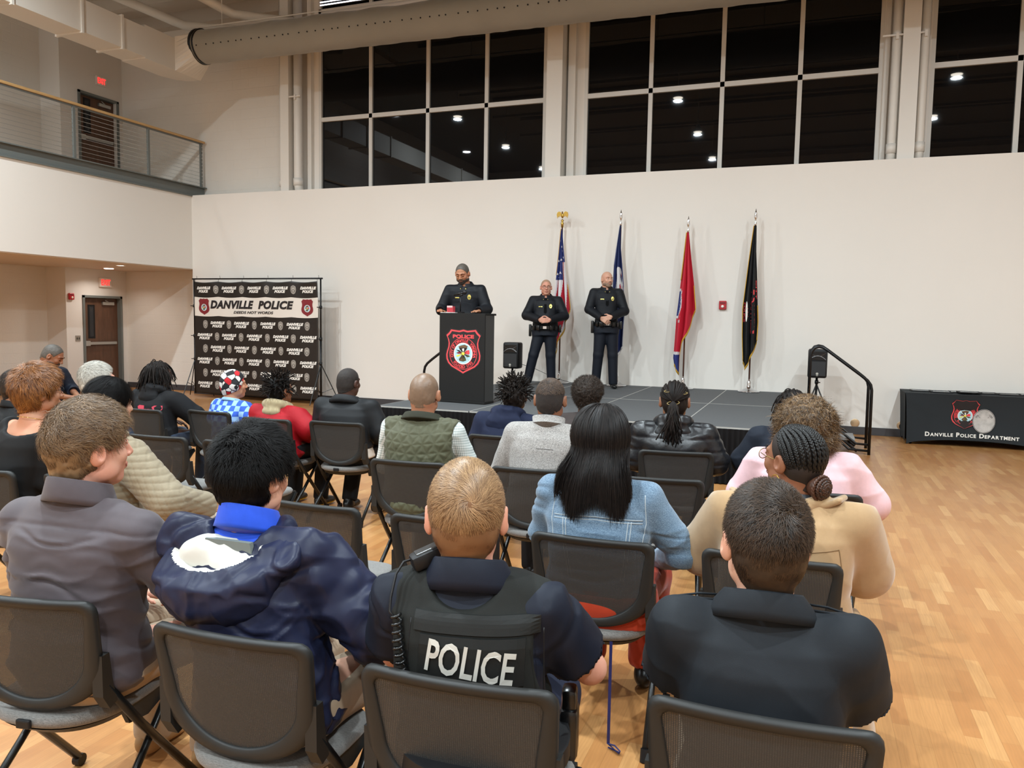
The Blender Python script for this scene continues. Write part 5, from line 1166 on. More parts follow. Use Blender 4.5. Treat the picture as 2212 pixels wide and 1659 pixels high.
        for k in range(seg):
            q = pts[-1]; nn = (q-np.array([0, -0.012, 0.03]))/np.array([0.0755, 0.098, 0.088])**2; nn /= np.linalg.norm(nn, axis=1)[:, None]
            d = flow(q)+jd; d = d-nn*(d*nn).sum(1)[:, None]*curv; d /= np.linalg.norm(d, axis=1)[:, None]+1e-9; t = np.cross(nn, d)
            d = d+nn*(lift*(1-0.5*k/seg))[..., None] if np.ndim(lift) else d+nn*lift*(1-0.6*k/seg)
            if curl: d = d+t*(curl*np.sin(ph+k*2.0))[:, None]+nn*(curl*0.6*np.cos(ph+k*2.0))[:, None]
            d[:, 2] -= grav; d /= np.linalg.norm(d, axis=1)[:, None]; pts.append(q+d*(ln/seg)[:, None])
        s._ribbons(np.stack([s.HV(p) for p in pts], 1), N@s.HR.T, width*s.hs, m, name)
    def _ribbons(s, P, N, width, m, name):
        n, k, _ = P.shape; T = np.gradient(P, axis=1); S = np.cross(T, N[:, None, :]); S /= np.linalg.norm(S, axis=2)[:, :, None]+1e-12
        w_ = width*np.linspace(1, 0.25, k)[None, :, None]; V = np.stack([P-S*w_, P+S*w_], 2).reshape(-1, 3)
        b = (np.arange(n)*k*2)[:, None]; j = np.arange(k-1)*2; Q = np.stack([b+j, b+j+1, b+j+3, b+j+2], 2).reshape(-1, 4)
        return mesh_obj(name, V, Q, m, s.root, True)
    def glasses(s, m, lens=None):
        g = empty('eyeglasses'); g.parent = s.root
        for i in (-1, 1):
            L = [s.H((i*0.032+0.024*math.cos(a), 0.1035-0.10*(abs(i*0.032+0.024*math.cos(a)))**1.6, 0.006+0.018*math.sin(a))) for a in np.linspace(0, 2*PI, 22, endpoint=False)]
            MB().tube(L, 0.0016, 5, closed=True).build('rim', m, g, True)
            if lens: MB().raw(L, [tuple(range(22))]).build('lens', lens, g)
            MB().tube([s.H((i*0.057, 0.094, 0.012)), s.H((i*0.080, 0.055, 0.012)), s.H((i*0.083, -0.002, 0.008))], 0.0016, 5).build('temple_arm', m, g, True)
        MB().tube([s.H((-0.009, 0.103, 0.01)), s.H((0, 0.106, 0.013)), s.H((0.009, 0.103, 0.01))], 0.0015, 5).build('bridge', m, g, True)
    def face(s, brow, lips, iris='#3A2A20', beard=None, closed=False):
        for i in (-1, 1):
            mb = MB(); mb.tube([s.H((i*0.014, 0.0985, 0.029)), s.H((i*0.032, 0.0945, 0.035)), s.H((i*0.049, 0.080, 0.028))], [0.0032, 0.0035, 0.0018], 6); mb.build('eyebrow', brow, s.root, True)
            if not closed:
                MB().sphere(s.H((i*0.031, 0.0795, 0.009)), 0.0105*s.hs).build('eye', mat('eye_white', '#D8D2CA', 0.2), s.root, True); MB().sphere(s.H((i*0.031, 0.0865, 0.0085)), 0.0050*s.hs, 10, 8).build('iris', mat('iris_brown', iris, 0.2), s.root, True)
                MB().tube([s.H((i*0.018, 0.087, 0.0125)), s.H((i*0.031, 0.0915, 0.0175)), s.H((i*0.045, 0.083, 0.012))], 0.0026, 6).build('eyelid', s.skin, s.root, True)
            else: MB().tube([s.H((i*0.018, 0.086, 0.003)), s.H((i*0.031, 0.0905, 0.000)), s.H((i*0.045, 0.082, 0.003))], 0.0022, 6).build('eyelash_line', brow, s.root, True)
        MB().tube([s.H((-0.023, 0.090, -0.0575)), s.H((0, 0.0985, -0.0560)), s.H((0.023, 0.090, -0.0575))], [0.002, 0.0042, 0.002], 8).tube([s.H((-0.019, 0.090, -0.0625)), s.H((0, 0.0965, -0.065)), s.H((0.019, 0.090, -0.0625))], [0.002, 0.0045, 0.002], 8).build('lips', lips, s.root, True)
        if beard is not None:
            F = s.grids(0.004, None, s.hc-0.15, s.hc+0.15); e = 0.0035; s.hell(F, (0, 0.030, -0.030), (0.058*s.jaw+e, 0.062+e, 0.080+e), k=0.03); s.hell(F, (0, 0.058, -0.090), (0.030*s.jaw+e, 0.026+e, 0.021+e), k=0.025)
            for i in (-1, 1): s.hell(F, (i*0.052*s.jaw, 0.012, -0.062), (0.014+e, 0.034+e, 0.022+e), k=0.025)
            s.hell(F, (0, 0.0875, -0.044), (0.026, 0.013, 0.006), k=0.008)
            F.plane(s.H((0, 0.05, -0.040)), s.HR@nrmz((0, -0.25, 1)), 0.006); s.hell(F, (0, 0.10, -0.0590), (0.022, 0.022, 0.0095), k=0.004, op='sub')
            for i in (-1, 1): s.hell(F, (i*0.040, 0.070, -0.030), (0.022, 0.03, 0.020), k=0.008, op='sub')
            V, Q = F.mesh(); V = relax(V, Q, 1); mesh_obj('beard', V, Q, beard, s.root, True)
def folds(V, f=(6, 6, 16), p=1.0, seed=0.0, warp=0.6):
    """ridged cloth noise in -0.5..0.5"""
    W_ = V+warp*0.03*np.stack([vnoise(V*9+seed), vnoise(V*9+seed+7), vnoise(V*9+seed+13)], 1)*2
    n = vnoise(W_*np.array(f)+seed); n2 = vnoise(W_*np.array(f)*2.1+seed+3); return (1-2.0*np.abs(n)**0.78)*0.55*p+0.20*n2
def crease(V, f, w=0.10, seed=0.0, warp=0.03):
    """narrow drag lines along the zero crossings of stretched noise"""
    W_ = V+warp*np.stack([vnoise(V*6+seed), vnoise(V*6+seed+7), vnoise(V*6+seed+13)], 1); n = vnoise(W_*np.array(f)+seed); return -np.exp(-(n/w)**2)+0.35*np.exp(-((np.abs(n)-2.2*w)/w)**2)
def sm(x, a, b): t = np.clip((x-a)/(b-a), 0, 1); return t*t*(3-2*t)
def flow_whorl(w, down=0.8, fwd=0.0, swirl=0.5):
    """strands leave the whorl point, bending round it, then fall down the sides and back"""
    w = np.array(w)
    def f(q):
        d = q-w; r = np.linalg.norm(d, axis=1)[:, None]+1e-6; d = d/r; n = (q-np.array([0, -0.012, 0.03])); n /= np.linalg.norm(n, axis=1)[:, None]
        sp = np.cross(n, d); o = d+sp*swirl*np.exp(-(r/0.05)**2); o[:, 2] -= down*sm(-q[:, 2], -0.08, 0.02); o[:, 1] += fwd*sm(q[:, 1], -0.03, 0.05)*sm(q[:, 2], 0.05, 0.1); return o
    return f
# ------------------------------------------------------------------ palette for the people
S_light = skin('skin_fair', '#C99A82'); S_pink = skin('skin_pink', '#CF967F'); S_tan = skin('skin_tan', '#B98466'); S_brown = skin('skin_brown', '#8A5C43'); S_deep = skin('skin_deep', '#4A3026'); S_mid = skin('skin_mid', '#A97558')
H_black = hairmat('hair_black', '#070606', '#141110', 0.55, 0.12); H_jet = hairmat('hair_jet', '#0C0A0A', '#221C1A', 0.5, 0.18); H_dbrown = hairmat('hair_dark_brown', '#17110D', '#4A3829', 0.5, 0.3); H_brown = hairmat('hair_brown', '#4A3726', '#8A6D4E', 0.42); H_sandy = hairmat('hair_sandy', '#6E5138', '#B08D66', 0.4); H_sandyd = hairmat('hair_sandy_nape', '#5A3C26', '#7E5A3C', 0.5)
H_grey = hairmat('hair_grey', '#8B857B', '#CFC9BD', 0.45); H_red = hairmat('hair_auburn', '#4E2A12', '#A5682E', 0.42); H_curl = hairmat('hair_curly', '#2E221A', '#8E6E4A', 0.42); H_buzz = mat('buzz_cut', '#5B4A3C', 0.7, var=0.15, vs=60, bump=0.5, bs=500, bd=0.001); H_buzzd = mat('buzz_dark', '#241C18', 0.75, var=0.3, vs=50, bump=0.6, bs=450, bd=0.002)
def cloth(name, col, rough=0.75, var=0.05, vs=40, bs=700, bump=0.25, sheen=0.15, bd=0.0008): return mat(name, col, rough, var=var, vs=vs, bump=bump, bs=bs, bd=bd, sheen=0.0 if sum(lin(col)) < 0.12 else sheen, spec=0.22)
K_khaki = cloth('khaki_cotton', '#A8937B'); K_black = cloth('black_cotton', '#19191B'); K_navy = cloth('navy_cotton', '#1A1F30'); K_jean = cloth('dark_denim', '#2C3647')
SH_black = mat('shoe_black', '#121212', 0.35); SH_tan = mat('shoe_tan', '#9B7A52', 0.6); SH_white = mat('sole_white', '#D8D4CE', 0.5); SH_yel = mat('shoe_yellow', '#E5C81E', 0.5)
def basic_folds(a=0.006, f=(6, 6, 15), seed=0.0):
    return lambda V, N: a*folds(V, f, 1.0, seed)
# ================================================================== nearest row
# man in the plum grey shirt, head turned right
p = Person(seat(0, 0.04, 0.03), 2, 'man in a plum grey shirt and khaki trousers, wavy brown hair, looking right', ht=1.352, sw=0.235, bw=1.32, bd=1.08, ny=-0.03, nx=-0.02, sdrop=0.095, head=(0.0, 0.035, -22, 2, 2), hs=1.02, sk=S_pink, res='hi', arms={1: ((0.33, 0.05, 0.77), (0.12, 0.27, 0.66)), -1: ((-0.33, 0.04, 0.77), (-0.12, 0.27, 0.66))}, nk=1.12, wide_jaw=1.12)
def d(V, N):
    a = folds(V, (3.0, 5, 17), 1.0, 2.0); back = sm(-V[:, 1], 0.0, 0.12); z = V[:, 2]; yoke = -0.004*np.exp(-((z-(1.005-0.25*V[:, 0]**2))/0.006)**2)*back
    return 0.013*a*(0.30+0.70*sm(1.03-z, 0.0, 0.12))+0.0055*crease(V, (2.2, 4, 15), 0.11, 3.0)*(0.25+0.75*sm(1.04-z, 0.0, 0.1))+yoke
M_plum = cloth('shirt_plum', '#4C4448', 0.6)
p.top(M_plum, 0.016, disp=d, sl_r=0.01, hem=0.50); p.collar(M_plum, h=0.046, r=0.008, drop=0.028, open_=0.15, tilt=0.34); p.legsw(K_khaki, 0.02); p.shoes(SH_tan)
def wave_disp(L): return 0.006*vnoise(L*np.array([28, 28, 28]))+0.004*vnoise(L*60)
p.cap(H_brown, 0.010, lift=0.016, disp=wave_disp, nape=-0.078, fr=0.012)
fl = lambda q: np.stack([0.5*vnoise(q*22+3)+0.2, 0.6+0.4*vnoise(q*22), -0.2+0.7*vnoise(q*22+9)-0.5*sm(-q[:, 2], -0.06, 0.02)], 1)
p.strands(H_brown, 15000, 0.045, 6, 0.00075, 0.3, fl, curl=0.55, mask=lambda L: L[:, 2] > 0.03, seed=2); p.strands(H_brown, 9000, 0.014, 3, 0.0006, 0.25, flow_whorl((0, -0.08, 0.09)), mask=lambda L: L[:, 2] < 0.05, seed=3)
p.face(H_brown, mat('lip_pink', '#B06A5C', 0.45))
# man in the navy hooded jacket
p = Person(seat(1, 0.0, 0.02), 2, 'man with thick black hair in a navy hooded jacket over a bright blue polo', ht=1.292, sw=0.195, bw=1.12, bd=1.02, nx=-0.12, ny=0.0, head=(-0.01, 0.03, -8, -2, -2), hs=0.93, sk=S_light, res='hi', arms={1: ((0.27, 0.05, 0.76), (0.12, 0.27, 0.66)), -1: ((-0.31, 0.06, 0.76), (-0.14, 0.27, 0.66))})
M_nav = cloth('jacket_navy', '#20243A', 0.42, sheen=0.0, bump=0.1); M_lin = mat('hood_lining', '#C9C7BF', 0.6); M_ling = mat('jacket_lining_grey', '#6C7472', 0.7); M_blue = cloth('polo_blue', '#1F4BC4', 0.65)
d = lambda V, N: 0.015*folds(V, (6, 6, 9), 1.0, 5.0, 1.6)+0.006*folds(V, (15, 15, 18), 1, 6)+0.007*crease(V, (6, 6, 9), 0.10, 8.0, 0.08)
def cutn(F): F.ell(p.nb+[0, -0.035, 0.035], (0.105, 0.085, 0.10), k=0.01, op='sub')
p.top(M_nav, 0.026, disp=d, sl_r=0.022, hem=0.50, name='jacket', cuts=cutn)
p.top(M_blue, 0.006, sleeve=0.4, hem=0.9, name='polo_shirt'); p.collar(M_blue, h=0.050, r=0.006, drop=0.018, open_=0.2, fold=0.014, tilt=0.40)
nb = p.nb; lo = nb+[-0.30, -0.30, -0.33]; hi = nb+[0.30, 0.14, 0.12]; F = p.grids(0.0055, None, lo, hi)
HC = nb+[-0.02, -0.135, -0.115]; HI = nb+[-0.040, -0.118, 0.0]
F.ell(HC, (0.205, 0.085, 0.135), roty(-0.12), 0.03); F.cone(nb+[-0.16, -0.09, -0.05], nb+[-0.09, 0.03, 0.02], 0.04, 0.028, 0.03); F.cone(nb+[0.17, -0.10, -0.03], nb+[0.095, 0.04, 0.01], 0.045, 0.03, 0.03); F.cone(nb+[-0.16, -0.12, -0.05], nb+[0.19, -0.12, -0.03], 0.05, 0.05, 0.03)
F.ell(HI, (0.158, 0.088, 0.090), roty(-0.15), 0.01, 'sub'); F.plane(nb+[-0.02, -0.165, -0.085], (-0.10, -0.60, 0.80), 0.008); F.cone(nb+[0, 0.01, -0.1], p.H((0, -0.02, 0)), 0.085, 0.085, 0.008, 'sub')
V, Q = F.mesh(); V = relax(V, Q, 2); N = vnormals(V, Q); V = V+N*(0.010*folds(V, (9, 7, 11), 1.0, 11, 1.6)+0.003*folds(V, (22, 22, 22), 1, 12)+0.006*crease(V, (9, 8, 8), 0.10, 18.0, 0.08))[:, None]
ctr = V[Q].mean(1); q_ = (((ctr-HI)@roty(-0.15))/np.array([0.172, 0.102, 0.104])); mi = ((q_**2).sum(1) < 0.90).astype(int)
mesh_obj('hood', V, Q, None, p.root, True, mats=[M_nav, M_lin], midx=mi)
F = p.grids(0.0055, None, nb+[-0.24, -0.24, -0.2], nb+[0.2, 0.1, 0.12]); F.ell(nb+[-0.048, -0.086, -0.072], (0.140, 0.038, 0.066), k=0.01); F.ell(nb+[-0.10, -0.105, -0.070], (0.06, 0.028, 0.055), k=0.02); F.ell(nb+[0.045, -0.112, -0.092], (0.10, 0.032, 0.050), k=0.03)
V, Q = F.mesh(); V = relax(V, Q, 2); V = V+vnormals(V, Q)*(0.008*folds(V, (14, 10, 14), 1, 15))[:, None]; mesh_obj('hood_lining', V, Q, M_lin, p.root, True)
MB().prism([(nb[0]-0.085, nb[2]-0.060), (nb[0]+0.09, nb[2]-0.060), (nb[0]+0.080, nb[2]-0.008), (nb[0]-0.07, nb[2]-0.008)], nb[1]-0.112, nb[1]-0.096).build('neck_facing', M_ling, p.root)
p.legsw(K_khaki, 0.018); p.shoes(SH_tan)
p.cap(H_black, 0.014, lift=0.020, disp=lambda L: 0.006*vnoise(L*26)+0.003*vnoise(L*60), nape=-0.092, fr=0.005, side=0.002)
p.strands(H_black, 16000, 0.040, 4, 0.0009, 0.55, lambda q: flow_whorl((0.01, -0.06, 0.11), 0.9, 0.8, 0.8)(q)+0.5*np.stack([vnoise(q*35), vnoise(q*35+5), vnoise(q*35+9)], 1), mask=lambda L: L[:, 2] > 0.03, seed=4)
p.strands(H_black, 11000, 0.018, 3, 0.0008, 0.3, flow_whorl((0.01, -0.06, 0.11), 1.0), mask=lambda L: L[:, 2] < 0.06, seed=5); p.face(H_black, mat('lip_pink', '#B06A5C', 0.45))
# officer in the lettered vest
p = Person(seat(2, 0.0, 0.0), 12, 'person in a black tactical vest lettered POLICE over a navy short sleeved shirt', ht=1.284, sw=0.178, bw=1.06, bd=1.0, nx=-0.045, ny=-0.03, head=(-0.015, 0.02, 10, 4, 0), hs=1.05, sk=S_pink, res='hi', nk=1.1, arms={1: ((0.262, 0.06, 0.745), (0.13, 0.28, 0.66)), -1: ((-0.262, 0.05, 0.75), (-0.12, 0.27, 0.66))})
M_unif = cloth('uniform_navy', '#141926', 0.6, sheen=0.1); M_vest = cloth('vest_black', '#1C1D1B', 0.8, bump=0.4, bs=420)
p.top(M_unif, 0.014, sleeve=0.72, disp=lambda V, N: 0.010*folds(V, (7, 7, 8), 1.0, 21, 1.0)+0.005*crease(V, (8, 8, 8), 0.10, 28.0, 0.08), sl_r=0.018, hem=0.50); p.collar(M_unif, h=0.046, r=0.008, drop=0.034, open_=0.2, fold=0.020, tilt=0.34)
tv = (p.tV, p.tQ)
def vcut(F):
    F.ell(p.nb+[0, -0.12, 0.045], (0.098, 0.20, 0.084), k=0.012, op='sub'); F.ell(p.nb+[0, 0.06, 0.05], (0.09, 0.12, 0.12), k=0.012, op='sub')
    for i in (-1, 1): F.ell(p.S[i]+[i*0.075, 0, -0.07], (0.095, 0.16, 0.15), k=0.012, op='sub')
p.top(M_vest, 0.034, sleeve=0, hem=0.60, name='vest', cuts=vcut, neck=0.02, neck_n=(0, 0, 1), disp=lambda V, N: 0.003*folds(V, (5, 5, 9), 1, 31), rx=1)
pl = p.place(-1, 0.006)
mb = MB()
def patch(x0, x1, z0, z1, off, name, m, n=14):
    X_, Z_ = np.meshgrid(np.linspace(x0, x1, n), np.linspace(z0, z1, 6), indexing='ij'); G = p.place(-1, off)(X_.ravel(), Z_.ravel()); I = np.arange(n*6).reshape(n, 6)
    V = np.concatenate([G, G+[0, 0.006, 0]]); Q = np.stack([I[:-1, :-1], I[1:, :-1], I[1:, 1:], I[:-1, 1:]], 2).reshape(-1, 4)
    rim = list(I[:, 0])+list(I[-1, 1:])+list(I[::-1, -1][1:])+list(I[0, ::-1][1:-1]); b = n*6
    return mesh_obj(name, V, [tuple(q) for q in Q]+[(rim[i], rim[(i+1) % len(rim)], rim[(i+1) % len(rim)]+b, rim[i]+b) for i in range(len(rim))], m, p.root, False)
zt = p.nb[2]+0.140
patch(-0.155, 0.15, zt-0.222, zt-0.18, 0.005, 'upper_strap', cloth('strap_black', '#1B1C1B', 0.6)); patch(-0.135, 0.118, zt-0.335, zt-0.228, 0.007, 'name_panel', cloth('panel_black', '#161716', 0.55))
mb = MB(); text_plane(mb, 'POLICE', 0, 0, 0.074, w=0.212, place=p.place(-1, 0.0115, -0.009, zt-0.281, -0.12), bold=0.02); mesh_obj('panel_lettering', mb.V, mb.F, mat('reflective_silver', '#B9B6AE', 0.35, 0.1), p.root)
for x in (-0.165, 0.16): p.seam([(x, zt-0.20), (x*1.02, zt-0.40)], 0.0016, M_black, 'vest_seam')
# shoulder microphone with coiled cord
sm_ = empty('shoulder_microphone'); sm_.parent = p.root; sp = p.nb+np.array([-0.110, -0.02, 0.060])
MB().box(-0.040, 0.040, -0.027, 0.027, -0.020, 0.020, 0.010, R=rotz(0.5)@roty(-0.35), o=sp).build('mic_body', M_black, sm_, 'auto'); MB().box(-0.030, 0.030, -0.018, 0.018, 0.0, 0.006, 0.003, R=rotz(0.5)@roty(-0.35), o=sp+[0, 0, 0.018]).build('mic_button', mat('mic_grey', '#3A3A3A', 0.3), sm_)
MB().tube([sp+[-0.02, -0.01, 0], sp+[-0.05, -0.03, -0.006], sp+[-0.062, -0.055, -0.03], sp+[-0.066, -0.085, -0.08], sp+[-0.064, -0.10, -0.11], sp+[-0.05, -0.105, -0.12]], 0.0032, 8).build('cord', M_black, sm_, True)
t_ = np.linspace(0, 1, 130); cx = sp[0]-0.05+0.028*t_; cz = sp[2]-0.115-0.135*t_; cy = p.place(-1, 0.012)(cx, cz)[:, 1]
MB().tube(np.stack([cx+0.0115*np.cos(t_*2*PI*8), cy-0.0115*np.sin(t_*2*PI*8)-0.004, cz], 1), 0.0042, 7).build('coiled_cord', mat('cord_gloss', '#101010', 0.25), sm_, True)
p.legsw(K_navy, 0.018); p.shoes(SH_black)
hz = p.hipc
MB().box(0.185, 0.235, 0.02, 0.10, 0.50, 0.64, 0.014).box(0.19, 0.23, 0.03, 0.09, 0.62, 0.69, 0.012).build('holster', mat('holster_black', '#0E0E0F', 0.25), p.root, 'auto')
MB().lathe([(0.215, 0), (0.222, 0.002), (0.222, 0.048), (0.215, 0.05)], c=(0, -0.05, 0.56), n=40).build('duty_belt', M_black, p.root, 'auto')
p.cap(H_sandyd, 0.0045, lift=0.006, nape=-0.082, fr=0.01, disp=lambda L: 0.001*vnoise(L*40))
fw = flow_whorl((0.008, -0.098, 0.062), 0.55, 0.6, 0.9); p.strands(H_sandy, 20000, 0.034, 5, 0.0007, 0.16, fw, mask=lambda L: (L[:, 2] > 0.0) & (np.linalg.norm(L-np.array([0.008, -0.108, 0.062]), axis=1) > 0.006), seed=6, jit=0.18)
p.strands(H_sandyd, 9000, 0.012, 3, 0.0006, 0.3, flow_whorl((0.008, -0.098, 0.062), 1.2, 0, 0.3), mask=lambda L: L[:, 2] < 0.02, seed=7); p.face(H_sandy, mat('lip_pink', '#B06A5C', 0.45))
# man in the dark slate polo
p = Person(seat(3, -0.0, -0.02), 4, 'man with short dark brown hair in a dark slate polo, right of the lettered vest', ht=1.268, sw=0.172, bw=1.02, bd=1.0, nx=-0.01, ny=-0.03, head=(0.0, 0.02, 14, 2, 2), hs=1.0, sk=S_light, res='hi', nk=1.05, arms={1: ((0.215, 0.06, 0.75), (0.12, 0.27, 0.66)), -1: ((-0.215, 0.05, 0.76), (-0.12, 0.27, 0.66))})
M_slate = cloth('polo_slate', '#1C2025', 0.7)
p.top(M_slate, 0.017, sleeve=0.8, disp=lambda V, N: 0.007*folds(V, (5, 5, 5), 1.0, 41, 1.0)*sm(1.0-V[:, 2], 0.0, 0.2)+0.008*sm(np.abs(V[:, 0]), 0.1, 0.17)*folds(V, (9, 9, 9), 1, 44), sl_r=0.018, hem=0.50, name='polo_shirt')
p.collar(M_slate, h=0.034, r=0.010, drop=0.030, open_=0.2, fold=0.022, tilt=0.36)
for i in (-1, 1):
    a = p.S[i]; mb = MB(); pts = [a+[-i*0.08, 0, 0.084], a+[-i*0.03, 0, 0.082], a+[i*0.03, 0, 0.068]]
    for w_ in (-0.018, 0.018): mb.tube([q+np.array([0, w_, 0]) for q in pts], 0.0028, 6)
    mb.build('shoulder_tab', M_slate, p.root, True)
p.legsw(K_khaki, 0.018); p.shoes(SH_black)
p.cap(H_dbrown, 0.006, lift=0.010, nape=-0.084, fr=0.006, disp=lambda L: 0.0015*vnoise(L*40))
fw = flow_whorl((0.018, -0.085, 0.085), 0.7, 0.9, 0.9); p.strands(H_dbrown, 18000, 0.024, 4, 0.0008, 0.45, fw, mask=lambda L: L[:, 2] > 0.02, seed=8, jit=0.4); p.strands(H_dbrown, 12000, 0.011, 3, 0.0006, 0.35, flow_whorl((0.018, -0.085, 0.085), 1.2, 0, 0.3), mask=lambda L: L[:, 2] < 0.05, seed=9); p.face(H_dbrown, mat('lip_pink', '#B06A5C', 0.45))
# ================================================================== second row
LIPD = mat('lip_dark', '#5E352B', 0.45); LIPP = mat('lip_pink', '#B06A5C', 0.45)
# woman in the denim jacket
M_den = heather('denim_blue', '#41597280'[:7], '#7C94A8', 160, (1, 1, 3)); M_stitch = mat('stitch_tan', '#A8B2B8', 0.8)
p = Person(seat(4, 0.0, -0.01), 2, 'person with long straight black hair in a faded denim jacket', ht=1.292, sw=0.188, bw=1.22, bd=1.05, nx=-0.02, ny=-0.02, head=(0.0, 0.03, 4, 0, 0), hs=1.0, sk=S_brown, res='hi', arms={1: ((0.31, 0.05, 0.73), (0.20, 0.30, 0.62)), -1: ((-0.27, 0.05, 0.75), (-0.12, 0.27, 0.66))})
d = lambda V, N: 0.009*folds(V, (3.5, 4, 15), 1.0, 51)*(0.3+0.7*sm(1.02-V[:, 2], 0, 0.1))+0.004*crease(V, (3, 4, 20), 0.12, 53.0)
p.top(M_den, 0.017, disp=d, hem=0.58, name='denim_jacket', sl_r=0.006)
zt = p.nb[2]
for pts in ([(-0.175, zt-0.125), (0.0, zt-0.115), (0.175, zt-0.125)], [(-0.175, zt-0.137), (0.0, zt-0.127), (0.175, zt-0.137)], [(-0.135, zt-0.13), (-0.125, zt-0.25), (-0.10, zt-0.36)], [(0.135, zt-0.13), (0.13, zt-0.25), (0.115, zt-0.36)], [(-0.178, zt-0.03), (-0.186, zt-0.14), (-0.172, zt-0.24)], [(0.178, zt-0.03), (0.187, zt-0.14), (0.172, zt-0.24)], [(-0.123, zt-0.13), (-0.113, zt-0.25), (-0.088, zt-0.36)], [(0.123, zt-0.13), (0.118, zt-0.25), (0.103, zt-0.36)]): p.seam(pts, 0.0022, M_stitch, 'denim_seam')
p.collar(M_den, h=0.03, r=0.012, drop=0.03, fold=0.024); M_rust = cloth('rust_cloth', '#A5361C', 0.7, bump=0.1)
F = p.grids(0.011, None, np.array([-0.32, -0.28, 0.40]), np.array([0.32, 0.2, 0.68])); F.loft([[0, -0.045, 0.455, 0.235, 0.150], [0, -0.045, 0.52, 0.23, 0.150], [0, -0.05, 0.60, 0.20, 0.145], [0, -0.05, 0.66, 0.18, 0.13]], 0.03); V, Q = F.mesh(); V = relax(V, Q, 2); mesh_obj('rust_skirt_back', V, Q, M_rust, p.root, True)
p.legsw(M_rust, 0.03, 'rust_skirt', 0.9); p.shoes(SH_black)
def ext(F): 
    F.cone(p.H((0, -0.045, 0.0)), p.nb+[0.012, -0.085, -0.06], 0.078, 0.080, 0.04, sq=(1.35, 0.6, 1)); F.cone(p.H((0, -0.04, -0.02)), p.nb+[0.0, -0.05, 0.0], 0.082, 0.08, 0.04)
p.cap(H_jet, 0.012, lift=0.006, nape=-0.4, ext=ext, h=0.006, front=0.01)
def longhair(p, m, n, L0, zmin, spread, seed, w=0.0012, name='hair_strands'):
    rng = np.random.default_rng(seed); th = rng.uniform(-1.0, 1.0, n); zv = zmin+0.035*np.sin(th*7+1)+rng.normal(0, 0.018, n)+0.03*np.abs(th); k = 22; t = np.linspace(0, 1, k)
    P = np.zeros((n, k, 3)); x0 = np.sin(th*1.45); 
    top = np.stack([x0*0.03, np.full(n, -0.01)-rng.random(n)*0.04, np.full(n, 0.128)], 1)
    for j, tt in enumerate(t):
        if tt < 0.45:
            a = tt/0.45*PI*0.62; q = np.stack([x0*(0.02+0.085*np.sin(a)), -0.012-0.128*np.sin(a)*np.cos(th*1.30), np.full(n, 0.030+0.110*np.cos(a))], 1); P[:, j] = p.HV(q)
        else:
            u = (tt-0.45)/0.55; e = P[:, j-1] if j else 0; base = P[:, int(0.45*(k-1))]; zend = zv
            P[:, j, 0] = base[:, 0]+(p.nb[0]+x0*spread-base[:, 0])*sm(u*np.ones(n), 0, 1)
            P[:, j, 2] = base[:, 2]+(zv-base[:, 2])*u
            yb = p.nb[1]-0.158+0.9*(P[:, j, 0]-p.nb[0])**2-0.010*np.cos(x0*4)
            P[:, j, 1] = base[:, 1]+(np.minimum(yb, base[:, 1]+0.03)-base[:, 1])*sm(u*np.ones(n), 0, 0.7)
    ln = 0.80+0.32*rng.random(n); P += rng.normal(0, 0.0028, (n, 1, 3)); wob = 0.003*np.sin(t*9+rng.random((n, 1))*6); P[:, :, 0] += wob
    tip = (P[:, -1]-P[:, -6])*(ln[:, None]-0.95)*2.5; P[:, -4:] += tip[:, None]*np.array([0.3, 0.6, 0.8, 1.0])[None, :, None]
    N = np.tile(np.array([[0, -1.0, 0.25]]), (n, 1)); N[:, 0] = x0*0.9; p._ribbons(P, N, w, m, name)
longhair(p, H_jet, 9000, 0.3, zt-0.065, 0.150, 11)
p.face(H_jet, LIPD)
# woman in the camel coat with braids and glasses
M_camel = cloth('camel_wool', '#A58763', 0.9, sheen=0.4, bump=0.4, bs=350)
p = Person(seat(5, 0.02, 0.0), 0, 'person in a camel wool coat with cornrow braids in a bun, glasses and hoop earrings', ht=1.268, sw=0.205, bw=1.32, bd=1.08, nx=0.03, ny=-0.01, head=(0.0, 0.02, 52, 4, 0), hs=1.0, sk=S_brown, res='hi', arms={1: ((0.30, 0.08, 0.73), (0.12, 0.27, 0.66)), -1: ((-0.30, 0.08, 0.73), (-0.12, 0.27, 0.66))})
d = lambda V, N: 0.010*folds(V, (4, 4, 5), 1.0, 61, 1.0)
p.top(M_camel, 0.034, disp=d, hem=0.44, name='coat', sl_r=0.024); zt = p.nb[2]
p.seam([(-0.20, zt-0.12), (0, zt-0.16), (0.20, zt-0.13)], 0.0022, mat('coat_seam', '#7D6243', 0.9), 'coat_seam'); p.seam([(0.2, zt-0.13), (0.215, zt-0.22), (0.20, zt-0.33)], 0.0022, mat('coat_seam', '#7D6243', 0.9), 'coat_seam')
F = p.grids(0.0065, None, p.nb+[-0.28, -0.22, -0.2], p.nb+[0.28, 0.16, 0.12])
for s_ in (-1, 1): F.cone(p.nb+[s_*0.02, -0.10, -0.01], p.nb+[s_*0.11, -0.04, 0.02], 0.03, 0.026, 0.02); F.cone(p.nb+[s_*0.11, -0.04, 0.02], p.nb+[s_*0.13, 0.07, -0.01], 0.026, 0.024, 0.02)
F.box(p.nb+[-0.17, -0.02, 0.015], (0.05, 0.05, 0.011), rotz(0.4)@roty(0.25), 0.01, 0.01); F.box(p.nb+[0.15, -0.04, 0.02], (0.04, 0.05, 0.012), rotz(-0.3)@roty(-0.5), 0.01, 0.01)
V, Q = F.mesh(); V = relax(V, Q, 2); mesh_obj('coat_collar', V, Q, M_camel, p.root, True)
